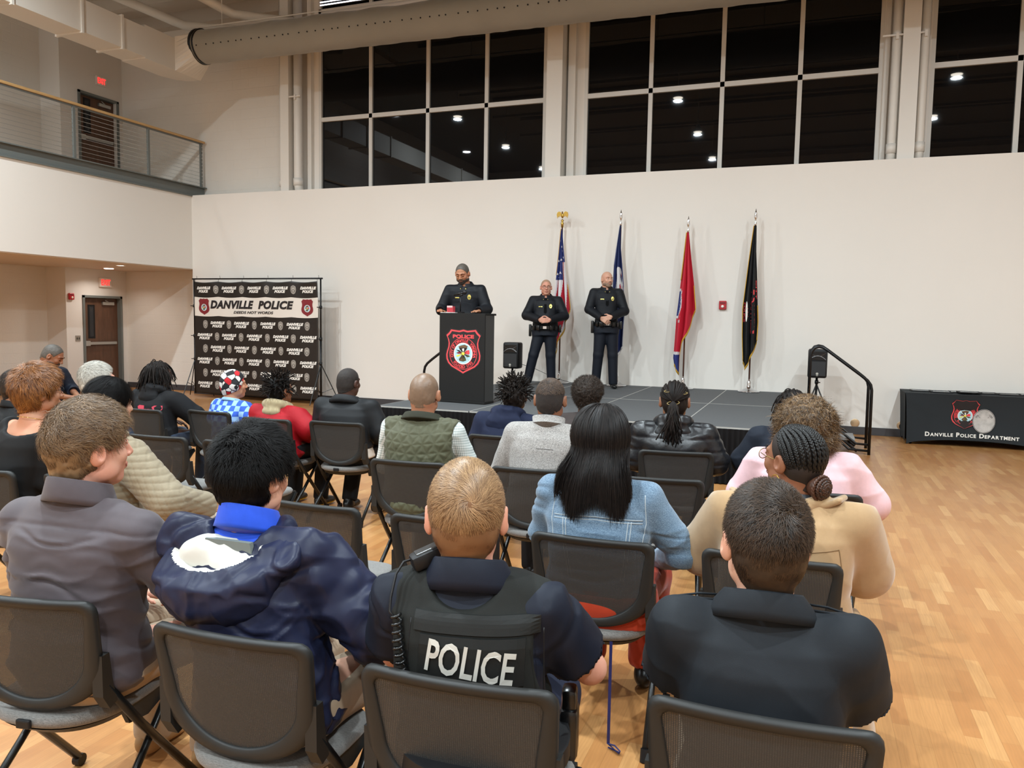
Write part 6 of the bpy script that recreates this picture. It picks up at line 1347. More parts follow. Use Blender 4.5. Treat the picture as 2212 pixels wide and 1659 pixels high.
F = p.grids(0.011, None, np.array([-0.42, -0.16, 0.02]), np.array([0.42, 0.2, 0.62])); F.cone((0.27, -0.02, 0.54), (0.33, -0.02, 0.10), 0.06, 0.06, 0.05, sq=(0.6, 2.0, 1)); V, Q = F.mesh(); V = relax(V, Q, 2); V = V+vnormals(V, Q)*(0.012*folds(V, (6, 6, 3), 1, 66))[:, None]; mesh_obj('coat_skirt', V, Q, M_camel, p.root, True)
p.legsw(K_black, 0.02); p.shoes(SH_black); p.collar(mat('scarf_grey', '#3F4248', 0.8), h=0.012, r=0.0, drop=0.01, name='undershirt_collar')
p.cap(mat('scalp_part', '#241914', 0.6), 0.003, nape=-0.088, fr=0.004, lift=0.002)
M_brd = hairmat('braid_black', '#090808', '#191614', 0.4, 0.3); cc = np.array([0, -0.012, 0.030]); R3 = np.array([0.0755, 0.098, 0.088]); bun = np.array([0.0, -0.10, -0.06])
u0 = nrmz((0, 0.50, 0.86)); u1 = nrmz((0.0, -0.54, -0.84)); uc = nrmz((0, -0.55, 0.85))
for i, a0 in enumerate(np.linspace(-1.1, 1.1, 17)):
    t = np.linspace(0.02, 0.97, 64); th = t[:, None]; side = np.array([1.0, 0, 0])*math.tan(a0*1.2)*0.95
    u = u0*(1-th)**1.4+uc*(np.sin(th*PI))*0.95*math.cos(a0*1.3)**0.5+u1*th**1.4+side*np.sin(th*PI*0.93)**0.8+np.array([0.34*a0, 0, 0])*(1-th)**2
    u = u/np.linalg.norm(u, axis=1)[:, None]; path = cc+u*R3*1.055
    W_ = p.HV(path); T = np.gradient(W_, axis=0); T /= np.linalg.norm(T, axis=1)[:, None]; Nn = p.HV(path*1.0+u*0.1)-W_; Nn /= np.linalg.norm(Nn, axis=1)[:, None]; S_ = np.cross(T, Nn); mb = MB()
    for ph in (0, 2.09, 4.19): an = t*2*PI*9+ph; mb.tube(W_+S_*(0.0042*np.cos(an))[:, None]+Nn*(0.0022*np.sin(2*an)+0.002)[:, None], 0.0054, 6)
    mb.build('braid', M_brd, p.root, True)
mb = MB(); bc = p.H((0.0, -0.112, -0.066))
mb.sphere(bc, np.array([0.040, 0.034, 0.038])*p.hs)
for q in range(5):
    t = np.linspace(0, 1, 60); rr_ = 0.010+q*0.0075; hgt = 0.034*math.sqrt(max(0.05, 1-(rr_/0.042)**2)); an = t*2*PI
    for ph in (0, 2.1, 4.2): mb.tube([bc+p.HR@(np.array([(rr_+0.003*math.cos(x*8+ph))*math.cos(x), -hgt-0.003*math.sin(x*16+2*ph), (rr_+0.003*math.cos(x*8+ph))*math.sin(x)])*p.hs) for x in an], 0.0048, 6, closed=True)
mb.build('bun', hairmat('bun_brown', '#1D120D', '#4E2F20', 0.45), p.root, True)
p.face(H_black, LIPD); p.glasses(mat('frame_gold', '#8F7A4A', 0.3, 0.8), mat('lens_clear', '#B9C2C6', 0.1, alpha=0.25))
mb = MB()
for r_, z in ((0.017, -0.060), (0.010, -0.052)): mb.tube([p.H((-0.086+0.002*math.sin(a), -0.002+r_*math.cos(a), z+r_*math.sin(a))) for a in np.linspace(0, 2*PI, 24, endpoint=False)], 0.0016, 6, closed=True)
mb.build('hoop_earrings', mat('gold', '#D9B45A', 0.2, 1.0), p.root, True)
# ================================================================== third row
def stubble(p, m, nape=-0.070, th=0.0018, fr=0.0): p.cap(m, th, nape=nape, fr=fr, disp=lambda L: 0.0006*vnoise(L*120))
M_grn = cloth('vest_green', '#4C4C38', 0.6, bump=0.1)
p = Person(seat(8), 8, 'bald person in an olive quilted vest over a checked shirt', ht=1.325, sw=0.20, bw=1.22, bd=1.1, nx=0.0, ny=-0.02, head=(0, 0.03, 2, 0, 0), hs=1.0, sk=S_mid, res='mid', nk=1.18, arms={1: ((0.30, 0.05, 0.73), (0.14, 0.27, 0.66)), -1: ((-0.28, 0.06, 0.74), (-0.12, 0.27, 0.66))})
tch = NT('check_shirt'); v = tch.coord('Object', (1, 1, 1)); sx = tch.add('ShaderNodeSeparateXYZ'); tch.link(v, sx.inputs[0])
def band(o, f): return tch.math('GREATER_THAN', tch.math('SINE', tch.math('MULTIPLY', o, f)), 0.35)
tch.color(tch.mix(tch.math('MULTIPLY', tch.math('ADD', band(tch.math('ADD', sx.outputs[1], sx.outputs[0]), 420.0), band(sx.outputs[2], 420.0)), 0.4), '#D5D8D6', '#6F8580')); tch.b.inputs['Roughness'].default_value = 0.8
p.top(tch.m, 0.012, disp=basic_folds(0.006), hem=0.48)
def quilt(V, N):
    u = V[:, 0]+0.03*np.sin(V[:, 2]*3); z = V[:, 2]-0.10*np.abs(V[:, 0]); P_ = 0.066; out = 1.0
    for a in (0, PI/3, 2*PI/3):
        w_ = (u*math.sin(a)+z*math.cos(a))/(P_*0.866); fct = np.abs(w_-np.round(w_)); out = np.minimum(out, fct)
    return 0.0065*np.clip(out*3.2, 0, 1)**0.6-0.003+0.004*folds(V, (12, 12, 26), 1, 71)
def vc(F):
    for i in (-1, 1): F.ell(p.S[i]+[i*0.070, 0, -0.06], (0.070, 0.15, 0.15), k=0.012, op='sub')
p.top(M_grn, 0.030, sleeve=0, hem=0.50, name='quilted_vest', disp=quilt, cuts=vc, h=0.0055)
p.collar(cloth('vest_collar', '#33342A', 0.7), h=0.026, r=0.020, drop=0.012, fold=0.012, name='vest_collar'); p.legsw(K_khaki, 0.02); p.shoes(SH_tan); stubble(p, mat('shaved_scalp', '#775F4C', 0.45, var=0.12, vs=25, bump=0.3, bs=500, bd=0.0006), nape=-0.062)
# man in the grey fleece
p = Person(seat(9), 6, 'person with a faded buzz cut in a heather grey quarter zip fleece', ht=1.318, sw=0.195, bw=1.15, bd=1.05, nx=0.04, ny=-0.01, head=(0, 0.03, 2, 0, 0), hs=0.97, sk=S_brown, res='mid', nk=1.1)
M_flc = heather('fleece_grey', '#6E6A67', '#ABA6A1', 170, (1, 1, 1)); p.top(M_flc, 0.020, disp=basic_folds(0.007, (4, 4, 9)), name='fleece_pullover', hem=0.48)
zt = p.nb[2]; p.collar(M_flc, h=0.036, r=0.012, drop=0.0, fold=0.006, name='fleece_collar'); p.collar(mat('collar_lining', '#3A3A3C', 0.7), h=0.040, r=0.006, drop=0.0, fold=0.004, name='collar_lining')
p.seam([(0.0, zt-0.115), (0.10, zt-0.118)], 0.002, mat('seam_grey', '#5A5654', 0.8), 'back_seam'); p.legsw(K_black, 0.02); p.shoes(SH_black); stubble(p, H_buzzd, nape=-0.066, th=0.003)
p.strands(hairmat('short_curls', '#2B201A', '#5E4632', 0.6), 5000, 0.010, 3, 0.0011, 0.5, flow_whorl((0, -0.06, 0.1)), curl=0.9, mask=lambda L: L[:, 2] > 0.045, seed=13)
# person in pink with curly hair
p = Person(seat(11, -0.02, 0.02), 0, 'person with big curly brown hair in a pale pink sweater', ht=1.262, sw=0.20, bw=1.35, bd=1.1, nx=-0.02, ny=0.02, head=(0, 0.03, 5, 0, 0), hs=1.0, sk=S_tan, res='mid', arms={1: ((0.33, 0.06, 0.72), (0.14, 0.27, 0.66)), -1: ((-0.33, 0.06, 0.72), (-0.12, 0.27, 0.66))})
p.top(cloth('pink_sweater', '#D9B4B9', 0.85, bump=0.15), 0.026, disp=basic_folds(0.008, (4, 4, 7), 71), sl_r=0.016, name='sweater', hem=0.47); p.collar(cloth('pink_sweater', '#D9B4B9'), h=0.012, drop=0.01, fold=0.008); p.legsw(K_jean, 0.02); p.shoes(SH_black)
def ext(F): F.ell(p.H((0, -0.035, 0.015)), (0.150, 0.145, 0.125), k=0.03); F.ell(p.H((0.0, -0.06, -0.07)), (0.150, 0.10, 0.085), k=0.04)
p.cap(H_curl, 0.02, nape=-0.17, ext=ext, front=0.02, disp=lambda L: 0.010*vnoise(L*45)+0.005*vnoise(L*95))
p.strands(H_curl, 17000, 0.050, 11, 0.0012, 0.4, lambda q: np.stack([0.5*q[:, 0]/0.1, 0.5*q[:, 1]/0.1, -0.6-0*q[:, 2]], 1), curl=2.2, seed=14, jit=0.5, curv=0.4)
# ================================================================== front row
def puffer(V, N): w_ = V[:, 2]/0.085; f = np.abs(w_-np.round(w_))*2; return 0.006*(1-f**3)-0.003+0.005*folds(V, (14, 14, 22), 1, 77)
p = Person(seat(19), 9, 'person with long locs tied back in a black puffer jacket', ht=1.258, sw=0.19, bw=1.15, bd=1.1, nx=-0.02, ny=0.0, head=(0, 0.03, 2, 0, 0), hs=1.03, sk=S_brown, res='mid')
M_puf = mat('puffer_black', '#161619', 0.38, bump=0.3, bs=60, bd=0.004); p.top(M_puf, 0.032, disp=puffer, sl_r=0.02, name='puffer_jacket', hem=0.50); p.hood(M_puf, 'jacket_hood', disp=0.010, w=0.12, drop=0.10, th=0.035); p.legsw(K_black, 0.02); p.shoes(SH_black)
M_loc = hairmat('locs_black', '#0B0908', '#241C18', 0.6, 0.15)
def locs(p, m, n, length, r, seed, mode='fall', zmin=-0.1, front=0.04, lift=0.012, vol=1.0, cone=0.0):
    rng = np.random.default_rng(seed); mb = MB(); k = 12
    for i in range(n):
        z = rng.uniform(-0.35, 1.0); a = rng.uniform(0, 2*PI); rr = math.sqrt(max(0, 1-z*z)); q = np.array([rr*math.cos(a), rr*math.sin(a), z])
        if mode != 'all' and q[1] > 0.55 and q[2] < 0.55: continue
        P = cc+q*R3*1.02
        if P[1] > front and P[2] < 0.07: continue
        pts = [P]; nn = q/R3; nn /= np.linalg.norm(nn); L = length*rng.uniform(0.75, 1.2); dirv = nn.copy(); w1 = rng.normal(0, 1, 3)
        for j in range(k):
            t = (j+1)/k
            if mode == 'spiky': dirv = dirv*0.85+nn*0.10+w1*0.10+np.array([0, 0, -0.05*t])
            else:
                out = np.array([pts[-1][0]/0.08, (pts[-1][1]+0.012)/0.10, 0.0]); dirv = dirv*0.55+np.array([0, 0, -0.50])+nn*0.10+out*0.10*(1-t)*vol+w1*0.05
            dirv /= np.linalg.norm(dirv); pp = pts[-1]+dirv*L/k; u = (pp-cc)/(R3*1.08); l = np.linalg.norm(u)
            if l < 1: pp = cc+u/l*R3*1.08
            if j % 3 == 2: w1 = w1*0.5+rng.normal(0, 0.7, 3)
            pts.append(pp)
        W_ = p.HV(np.array(pts)); mb.tube(W_, r*p.hs*(1+0.12*np.sin(np.arange(k+1)*2.1+i))*np.linspace(1, 0.75, k+1), 6)
    return mb.build('hair_locs', m, p.root, True)
p.cap(M_loc, 0.006, nape=-0.085, disp=lambda L: 0.004*np.sin(L[:, 0]*260)*sm(L[:, 2], -0.02, 0.02))
rng = np.random.default_rng(5); mb = MB(); tie = np.array([-0.012, -0.125, 0.012])
for i in range(46):
    a = rng.uniform(-1.35, 1.35); b = rng.uniform(0.0, 1.0); s0 = cc+np.array([math.sin(a)*0.85, math.cos(a*0.7)*(0.6-b*1.0), math.cos(a)*0.9*(0.35+0.65*b)])*R3*1.07
    t = np.linspace(0, 1, 14)[:, None]; pt = s0*(1-t)+tie*t; u = (pt-cc)/(R3*1.12); pt = cc+u/np.linalg.norm(u, axis=1)[:, None]*R3*1.12; mb.tube(p.HV(pt), 0.0055, 6)
for i in range(64):
    e = np.array([rng.normal(-0.02, 0.034), -0.165-rng.random()*0.035, -0.13-rng.random()*0.13]); m1 = tie+np.array([rng.normal(0, 0.026), -0.045, -0.03]); t = np.linspace(0, 1, 14)[:, None]; pt = tie*(1-t)**2+2*m1*t*(1-t)+e*t**2; pt = pt+0.003*np.sin(t*12+i)*np.array([1, 0.5, 0]); mb.tube(p.HV(pt), np.linspace(0.0055, 0.0038, 14), 6)
mb.build('hair_locs', M_loc, p.root, True)
mb = MB()
for c_, r_ in ((tie+[0, -0.004, -0.008], 0.027), (np.array([-0.045, -0.095, 0.07]), 0.016), (np.array([0.045, -0.095, 0.06]), 0.018)): mb.tube([p.H(c_+np.array([r_*1.3*math.cos(a), r_*0.5*math.sin(a), r_*0.35*math.sin(a+0.4)])) for a in np.linspace(0, 2*PI, 20, endpoint=False)], 0.0014, 5, closed=True)
mb.build('hair_ties', mat('elastic_tan', '#B59A5C', 0.6), p.root, True)
# black jacket with black and yellow trainers in front
LG = lambda dx=0.0, z=0.0: None
p = Person(seat(12), 6, 'person with cropped hair in a black zip jacket, seen from behind', ht=1.238, sw=0.20, bw=1.22, bd=1.1, nx=-0.03, ny=0.0, head=(0, 0.03, -12, 0, 0), hs=0.93, sk=S_deep, res='mid', nk=1.15, legs={1: ((0.15, 0.38, 0.505), (0.15, 0.20, 0.09)), -1: ((-0.13, 0.38, 0.505), (-0.12, 0.22, 0.09))})
M_blk2 = cloth('jacket_black', '#1B1C1E', 0.6); p.top(M_blk2, 0.024, disp=basic_folds(0.009, (5, 5, 8), 81), sl_r=0.014, name='jacket', hem=0.60); p.collar(M_blk2, h=0.022, r=0.016, drop=0.04, fold=0.03)
p.top(mat('tshirt_cream', '#CDC0B2', 0.8), 0.016, sleeve=0, hem=0.52, name='tshirt_hem', disp=basic_folds(0.005)); p.legsw(K_black, 0.016, length=0.96); p.shoes(SH_black, SH_white, 'trainer'); stubble(p, H_buzzd, nape=-0.070, th=0.004)
# red hooded jacket
p = Person(seat(13), 2, 'person with short spiky locs in a red jacket with a cream hood', ht=1.150, sw=0.165, bw=1.0, bd=1.05, nx=-0.07, ny=0.02, head=(0, 0.03, -18, 4, 0), hs=0.93, sk=S_brown, res='mid', legs={1: ((0.15, 0.38, 0.505), (0.16, 0.30, 0.09)), -1: ((-0.13, 0.38, 0.505), (-0.12, 0.32, 0.09))})
M_rj = mat('jacket_red', '#9A0E1B', 0.65, bump=0.3, bs=40, bd=0.004, spec=0.25); p.top(M_rj, 0.030, disp=basic_folds(0.010, (6, 6, 6), 91), sl_r=0.022, name='jacket', hem=0.48); p.hood(cloth('hood_cream', '#A89877'), 'cream_hood', drop=0.05, w=0.085, th=0.04, r=0.034); p.legsw(K_black, 0.014); p.shoes(SH_black, SH_yel, 'trainer')
p.cap(M_loc, 0.010, nape=-0.080, disp=lambda L: 0.005*vnoise(L*60)); locs(p, M_loc, 230, 0.085, 0.0042, 21, 'spiky')
# child in the checked sweater and printed beanie
p = Person(seat(14, 0.05, 0.0), -3, 'child in a blue checkered sweater and a red, white and black beanie', ht=1.150, sw=0.135, bw=0.86, bd=0.9, nx=-0.03, ny=0.02, head=(0, 0.03, -30, 4, 0), hs=0.92, sk=S_tan, res='mid')
t = NT('checker_knit'); ck = t.add('ShaderNodeTexChecker'); ck.inputs['Scale'].default_value = 22.0; t.link(t.coord('Object', (1, 0.02, 1)), ck.inputs['Vector']); ck.inputs['Color1'].default_value = (*lin('#8FB4DC'), 1); ck.inputs['Color2'].default_value = (*lin('#2F56B8'), 1); t.color(ck.outputs['Color']); t.b.inputs['Roughness'].default_value = 0.9
p.top(t.m, 0.020, disp=basic_folds(0.006, (6, 6, 8), 95), sl_r=0.012, name='sweater', hem=0.47); p.collar(cloth('knit_pale_blue', '#8FB4DC'), h=0.012, drop=0.012, fold=0.010); p.legsw(K_black, 0.014); p.shoes(SH_black)
t = NT('beanie_print'); vo = t.add('ShaderNodeTexVoronoi'); vo.feature = 'F1'; vo.inputs['Scale'].default_value = 19; t.link(t.coord('Object'), vo.inputs['Vector']); vd = t.add('ShaderNodeTexVoronoi'); vd.feature = 'DISTANCE_TO_EDGE'; vd.inputs['Scale'].default_value = 19; t.link(t.coord('Object'), vd.inputs['Vector'])
sp = t.add('ShaderNodeSeparateColor'); t.link(vo.outputs['Color'], sp.inputs[0]); rp = t.add('ShaderNodeValToRGB'); rp.color_ramp.interpolation = 'CONSTANT'; e = rp.color_ramp.elements; e[0].position = 0; e[0].color = (*lin('#DDD8D2'), 1); e[1].position = 0.55; e[1].color = (*lin('#17171B'), 1); e.new(0.78).color = (*lin('#BE1A24'), 1); t.link(sp.outputs[0], rp.inputs[0])
t.color(t.mix(t.math('LESS_THAN', vd.outputs['Distance'], 0.05), rp.outputs[0], '#17171B')); t.b.inputs['Roughness'].default_value = 0.85
p.cap(t.m, 0.013, name='beanie', lift=0.012, nape=-0.070, fr=-0.014, front=0.012)
# black hoodie with red print, hanging locs
p = Person(seat(15), 2, 'person with chin length black locs in a black hoodie with red back print', ht=1.220, sw=0.175, bw=1.02, bd=1.05, nx=-0.06, ny=0.02, head=(0, 0.03, -25, 4, 0), hs=0.95, sk=S_deep, res='mid', arms={1: ((0.27, 0.12, 0.74), (0.16, 0.36, 0.62)), -1: ((-0.25, 0.05, 0.75), (-0.12, 0.27, 0.66))})
M_hd = cloth('hoodie_black', '#18181A', 0.8); p.top(M_hd, 0.028, disp=basic_folds(0.010, (5, 5, 7), 101), sl_r=0.018, name='hoodie', hem=0.47); p.hood(M_hd, drop=0.09, w=0.105, th=0.05, r=0.040); p.legsw(K_jean, 0.018); p.shoes(SH_black)
mb = MB(); zt = p.nb[2]-0.135
for x0, x1 in ((-0.12, -0.045), (0.035, 0.115)):
    G = np.array([(x0, zt+0.02), (x0+0.02, zt+0.032), (x1, zt+0.03), (x1+0.004, zt), (x1-0.02, zt-0.03), (x0+0.02, zt-0.02)]); V = p.place(-1, 0.003)(G[:, 0], G[:, 1]); mb.raw(V, [(0, 1, 2, 3, 4, 5)])
mb.build('back_print', mat('print_red', '#C2384A', 0.7), p.root); mb = MB(); text_plane(mb, 'RICH', 0.0, zt-0.005, 0.016, w=0.07, place=p.place(-1, 0.003)); mesh_obj('print_text', mb.V, mb.F, mat('print_red', '#C2384A'), p.root)
p.cap(M_loc, 0.012, nape=-0.085, disp=lambda L: 0.003*np.sin(L[:, 0]*300)); locs(p, M_loc, 300, 0.150, 0.0042, 22, 'fall', vol=1.2)
# navy hoodie, short twisted hair
p = Person(seat(18), 4, 'person with tufted black hair in a navy hoodie directly before the lectern', ht=1.205, sw=0.175, bw=1.05, bd=1.05, nx=-0.02, ny=0.02, head=(0.04, 0.03, 0, 0, 0), hs=0.92, sk=S_deep, res='mid')
M_nh = cloth('hoodie_navy', '#1C2238', 0.8); p.top(M_nh, 0.028, disp=basic_folds(0.010, (5, 5, 7), 111), sl_r=0.018, name='hoodie', hem=0.47); p.hood(M_nh, drop=0.11, w=0.145, th=0.055, r=0.036); p.legsw(K_black, 0.018); p.shoes(SH_black)
p.cap(M_loc, 0.014, nape=-0.085, disp=lambda L: 0.006*vnoise(L*60)); locs(p, M_loc, 300, 0.075, 0.0036, 23, 'spiky')
# round afro
p = Person(seat(20), 3, 'person with a small round afro sitting between the grey fleece and the denim jacket', ht=1.240, sw=0.175, bw=1.05, bd=1.05, nx=-0.03, ny=0.02, head=(0, 0.03, 0, 0, 0), hs=0.93, sk=S_deep, res='mid')
p.top(cloth('top_brown', '#3A3230', 0.8), 0.02, disp=basic_folds(0.006), hem=0.47); p.legsw(K_black, 0.018); p.shoes(SH_black)
def ext(F): F.ell(p.H((0, -0.02, 0.035)), (0.112, 0.12, 0.110), k=0.02)
H_afro = hairmat('afro_hair', '#14100E', '#4A3A2E', 0.7); p.cap(H_afro, 0.012, nape=-0.085, ext=ext, disp=lambda L: 0.004*vnoise(L*90)+0.002*vnoise(L*180)); p.strands(H_afro, 9000, 0.016, 5, 0.0009, 0.9, lambda q: q*10+0.2, curl=1.6, seed=15, jit=0.8, curv=0.3)
# right short locs
p = Person(seat(21, 0.0, 0.0), 0, 'person with short hanging locs and navy top at the right end of the front row', ht=1.225, sw=0.18, bw=1.05, bd=1.05, nx=0.02, ny=0.02, head=(0, 0.03, 12, 0, 0), hs=0.93, sk=S_deep, res='mid', arms={-1: ((-0.27, 0.04, 0.74), (-0.14, 0.25, 0.64))})
p.top(cloth('top_navy', '#1D222C', 0.8), 0.024, disp=basic_folds(0.008), sl_r=0.016, hem=0.47); p.legsw(K_jean, 0.018); p.shoes(SH_black); p.cap(M_loc, 0.010, nape=-0.080, disp=lambda L: 0.004*np.sin(L[:, 0]*280)); locs(p, M_loc, 220, 0.105, 0.0045, 24, 'fall')
# ================================================================== left block
M_qc = cloth('quilted_beige', '#877A64', 0.65, bump=0.1)
p = Person(seat(23, 0.02, 0.03), -24, 'person with straight black hair in a beige quilted coat', ht=1.290, sw=0.190, bw=1.18, bd=1.05, nx=-0.12, ny=-0.03, head=(-0.03, 0.02, 14, -4, -6), hs=0.98, sk=S_light, res='mid', legs={1: ((0.26, 0.38, 0.505), (0.26, 0.36, 0.09)), -1: ((-0.10, 0.42, 0.505), (-0.10, 0.40, 0.09))}, arms={1: ((0.335, 0.10, 0.70), (0.22, 0.32, 0.62)), -1: ((-0.27, 0.08, 0.72), (-0.12, 0.27, 0.66))})
def quilt2(V, N):
    w_ = V[:, 2]/0.033; f = np.abs(w_-np.round(w_))*2; u = (V[:, 0]+V[:, 1]+V[:, 2]*0.7)/0.05; g = np.abs(u-np.round(u))*2; return 0.004*(1-f**3)-0.002-0.0022*(g > 0.8)+0.003*vnoise(V*25)
p.top(M_qc, 0.030, disp=quilt2, sl_r=0.024, name='quilted_coat', hem=0.44, h=0.0065); p.hood(M_qc, 'coat_hood', drop=0.09, disp=0.003); p.legsw(cloth('cream_trousers', '#C9B8A4'), 0.016); p.shoes(SH_tan)
def ext(F): F.cone(p.H((0, -0.035, 0.0)), p.H((0, -0.04, -0.11)), 0.100, 0.098, 0.04)
p.cap(H_black, 0.014, lift=0.010, nape=-0.13, ext=ext); p.strands(H_black, 10000, 0.07, 6, 0.0010, 0.06, flow_whorl((0.0, 0.03, 0.12), 1.2, 0, 0.1), seed=16, jit=0.10); p.face(H_black, LIPP)
# red haired woman in black
p = Person(seat(22, 0.0, 0.0), -4, 'person with short auburn hair in a black wide necked top', ht=1.338, sw=0.185, bw=1.12, bd=1.02, nx=0.13, ny=0.02, head=(0.0, 0.03, -18, 2, 0), hs=0.96, sk=S_tan, res='mid', nk=1.0)
p.top(cloth('top_black', '#161617', 0.75), 0.012, disp=basic_folds(0.006, (4, 4, 9), 121), name='top', hem=0.47, cuts=lambda F: F.ell(p.nb+[0, -0.03, 0.035], (0.185, 0.18, 0.125), k=0.01, op='sub')); p.legsw(K_black, 0.018); p.shoes(SH_black)
p.cap(H_red, 0.016, lift=0.016, nape=-0.092, disp=lambda L: 0.006*vnoise(L*40)); p.strands(H_red, 12000, 0.045, 5, 0.0010, 0.45, lambda q: flow_whorl((0.0, -0.05, 0.11), 0.9, 0.2, 0.5)(q)+0.5*np.stack([vnoise(q*25), vnoise(q*25+5), vnoise(q*25+9)], 1), seed=17, curl=0.3); p.face(H_red, LIPP); p.glasses(M_black)
MB().tube([p.nb+np.array([0.078*math.cos(a), 0.074*math.sin(a)-0.006, 0.004-0.3*0.07*math.sin(a)]) for a in np.linspace(0, 2*PI, 30, endpoint=False)], 0.0016, 5, closed=True).build('necklace', mat('gold', '#D9B45A', 0.2, 1.0), p.root, True)
# grey haired man
p = Person(seat(24, 0.0, 0.0), -4, 'person with short silver grey hair in a dark navy jacket', ht=1.275, sw=0.19, bw=1.15, bd=1.05, nx=-0.10, ny=0.03, head=(0, 0.03, -25, 4, -6), hs=1.05, sk=S_pink, res='mid')
p.top(cloth('jacket_dark_navy', '#252A36', 0.7), 0.022, disp=basic_folds(0.008, (5, 5, 7), 131), name='jacket', hem=0.47); p.collar(cloth('jacket_dark_navy', '#252A36'), h=0.03, r=0.01, drop=0.02); p.legsw(K_navy, 0.018); p.shoes(SH_black)
p.cap(H_grey, 0.008, lift=0.010, nape=-0.085, disp=lambda L: 0.002*vnoise(L*50)); p.strands(H_grey, 9000, 0.022, 4, 0.0010, 0.35, flow_whorl((0.0, -0.07, 0.1), 0.8, 0.5, 0.6), seed=18, jit=0.4)
# man at the left edge
p = Person(seat(25, 0.0, 0.0), -4, 'person with dark cropped hair and glasses at the left edge of the picture', ht=1.20, sw=0.19, bw=1.15, bd=1.05, nx=-0.14, ny=0.03, head=(0, 0.03, -28, 0, 0), hs=1.02, sk=S_mid, res='mid')
p.top(cloth('top_black', '#161617', 0.75), 0.022, disp=basic_folds(0.008), hem=0.47); p.collar(cloth('top_black', '#161617'), h=0.03, r=0.01, drop=0.02); p.legsw(K_black, 0.018); p.shoes(SH_black); p.cap(H_buzzd, 0.006, lift=0.006, nape=-0.08); p.strands(H_dbrown, 5000, 0.014, 3, 0.0010, 0.4, flow_whorl((0.0, -0.07, 0.1)), seed=19); p.face(H_dbrown, LIPD); p.glasses(M_black)
tag(mesh_obj('magenta_cloth', *(lambda F: (lambda VQ: (relax(VQ[0], VQ[1], 2)+0.0, VQ[1]))(F.mesh()))(Field(*[axis_coords([(-0.14, 0.14, 0.006)]), axis_coords([(-0.1, 0.1, 0.006)]), axis_coords([(-0.02, 0.09, 0.006)])]).ell((0, 0, 0.012), (0.11, 0.07, 0.022)).cone((-0.07, 0.02, 0.03), (0.08, -0.02, 0.03), 0.018, 0.014).cone((-0.05, -0.03, 0.025), (0.06, 0.03, 0.035), 0.016, 0.016)), cloth('magenta_knit', '#9C1F54', 0.8), None, True, loc=(seat(10)[0]-0.02, seat(10)[1]-0.1, 0.475)), 'crumpled magenta cloth lying on an otherwise empty chair seat', 'clothing')
tag(MB().raw([(x, y, z) for x, y, z in [(-0.006, 0, 0.43), (0.006, 0, 0.43), (0.006, 0, 0.02), (-0.006, 0, 0.02), (0.05, -0.04, 0.012), (0.055, -0.028, 0.004), (0.0, 0.004, 0.40), (0.012, 0.004, 0.40)]], [(0, 1, 2, 3), (3, 2, 5, 4)]).tube([(0.0, 0, 0.02), (0.03, -0.02, 0.03), (0.055, -0.035, 0.02), (0.05, -0.02, 0.006), (0.0, 0.0, 0.006)], 0.003, 6).build('blue_ribbon', mat('ribbon_blue', '#151F55', 0.5), None, loc=(-0.66, 2.86, 0.0)), 'narrow dark blue strap hanging from under the chair to the floor', 'strap')
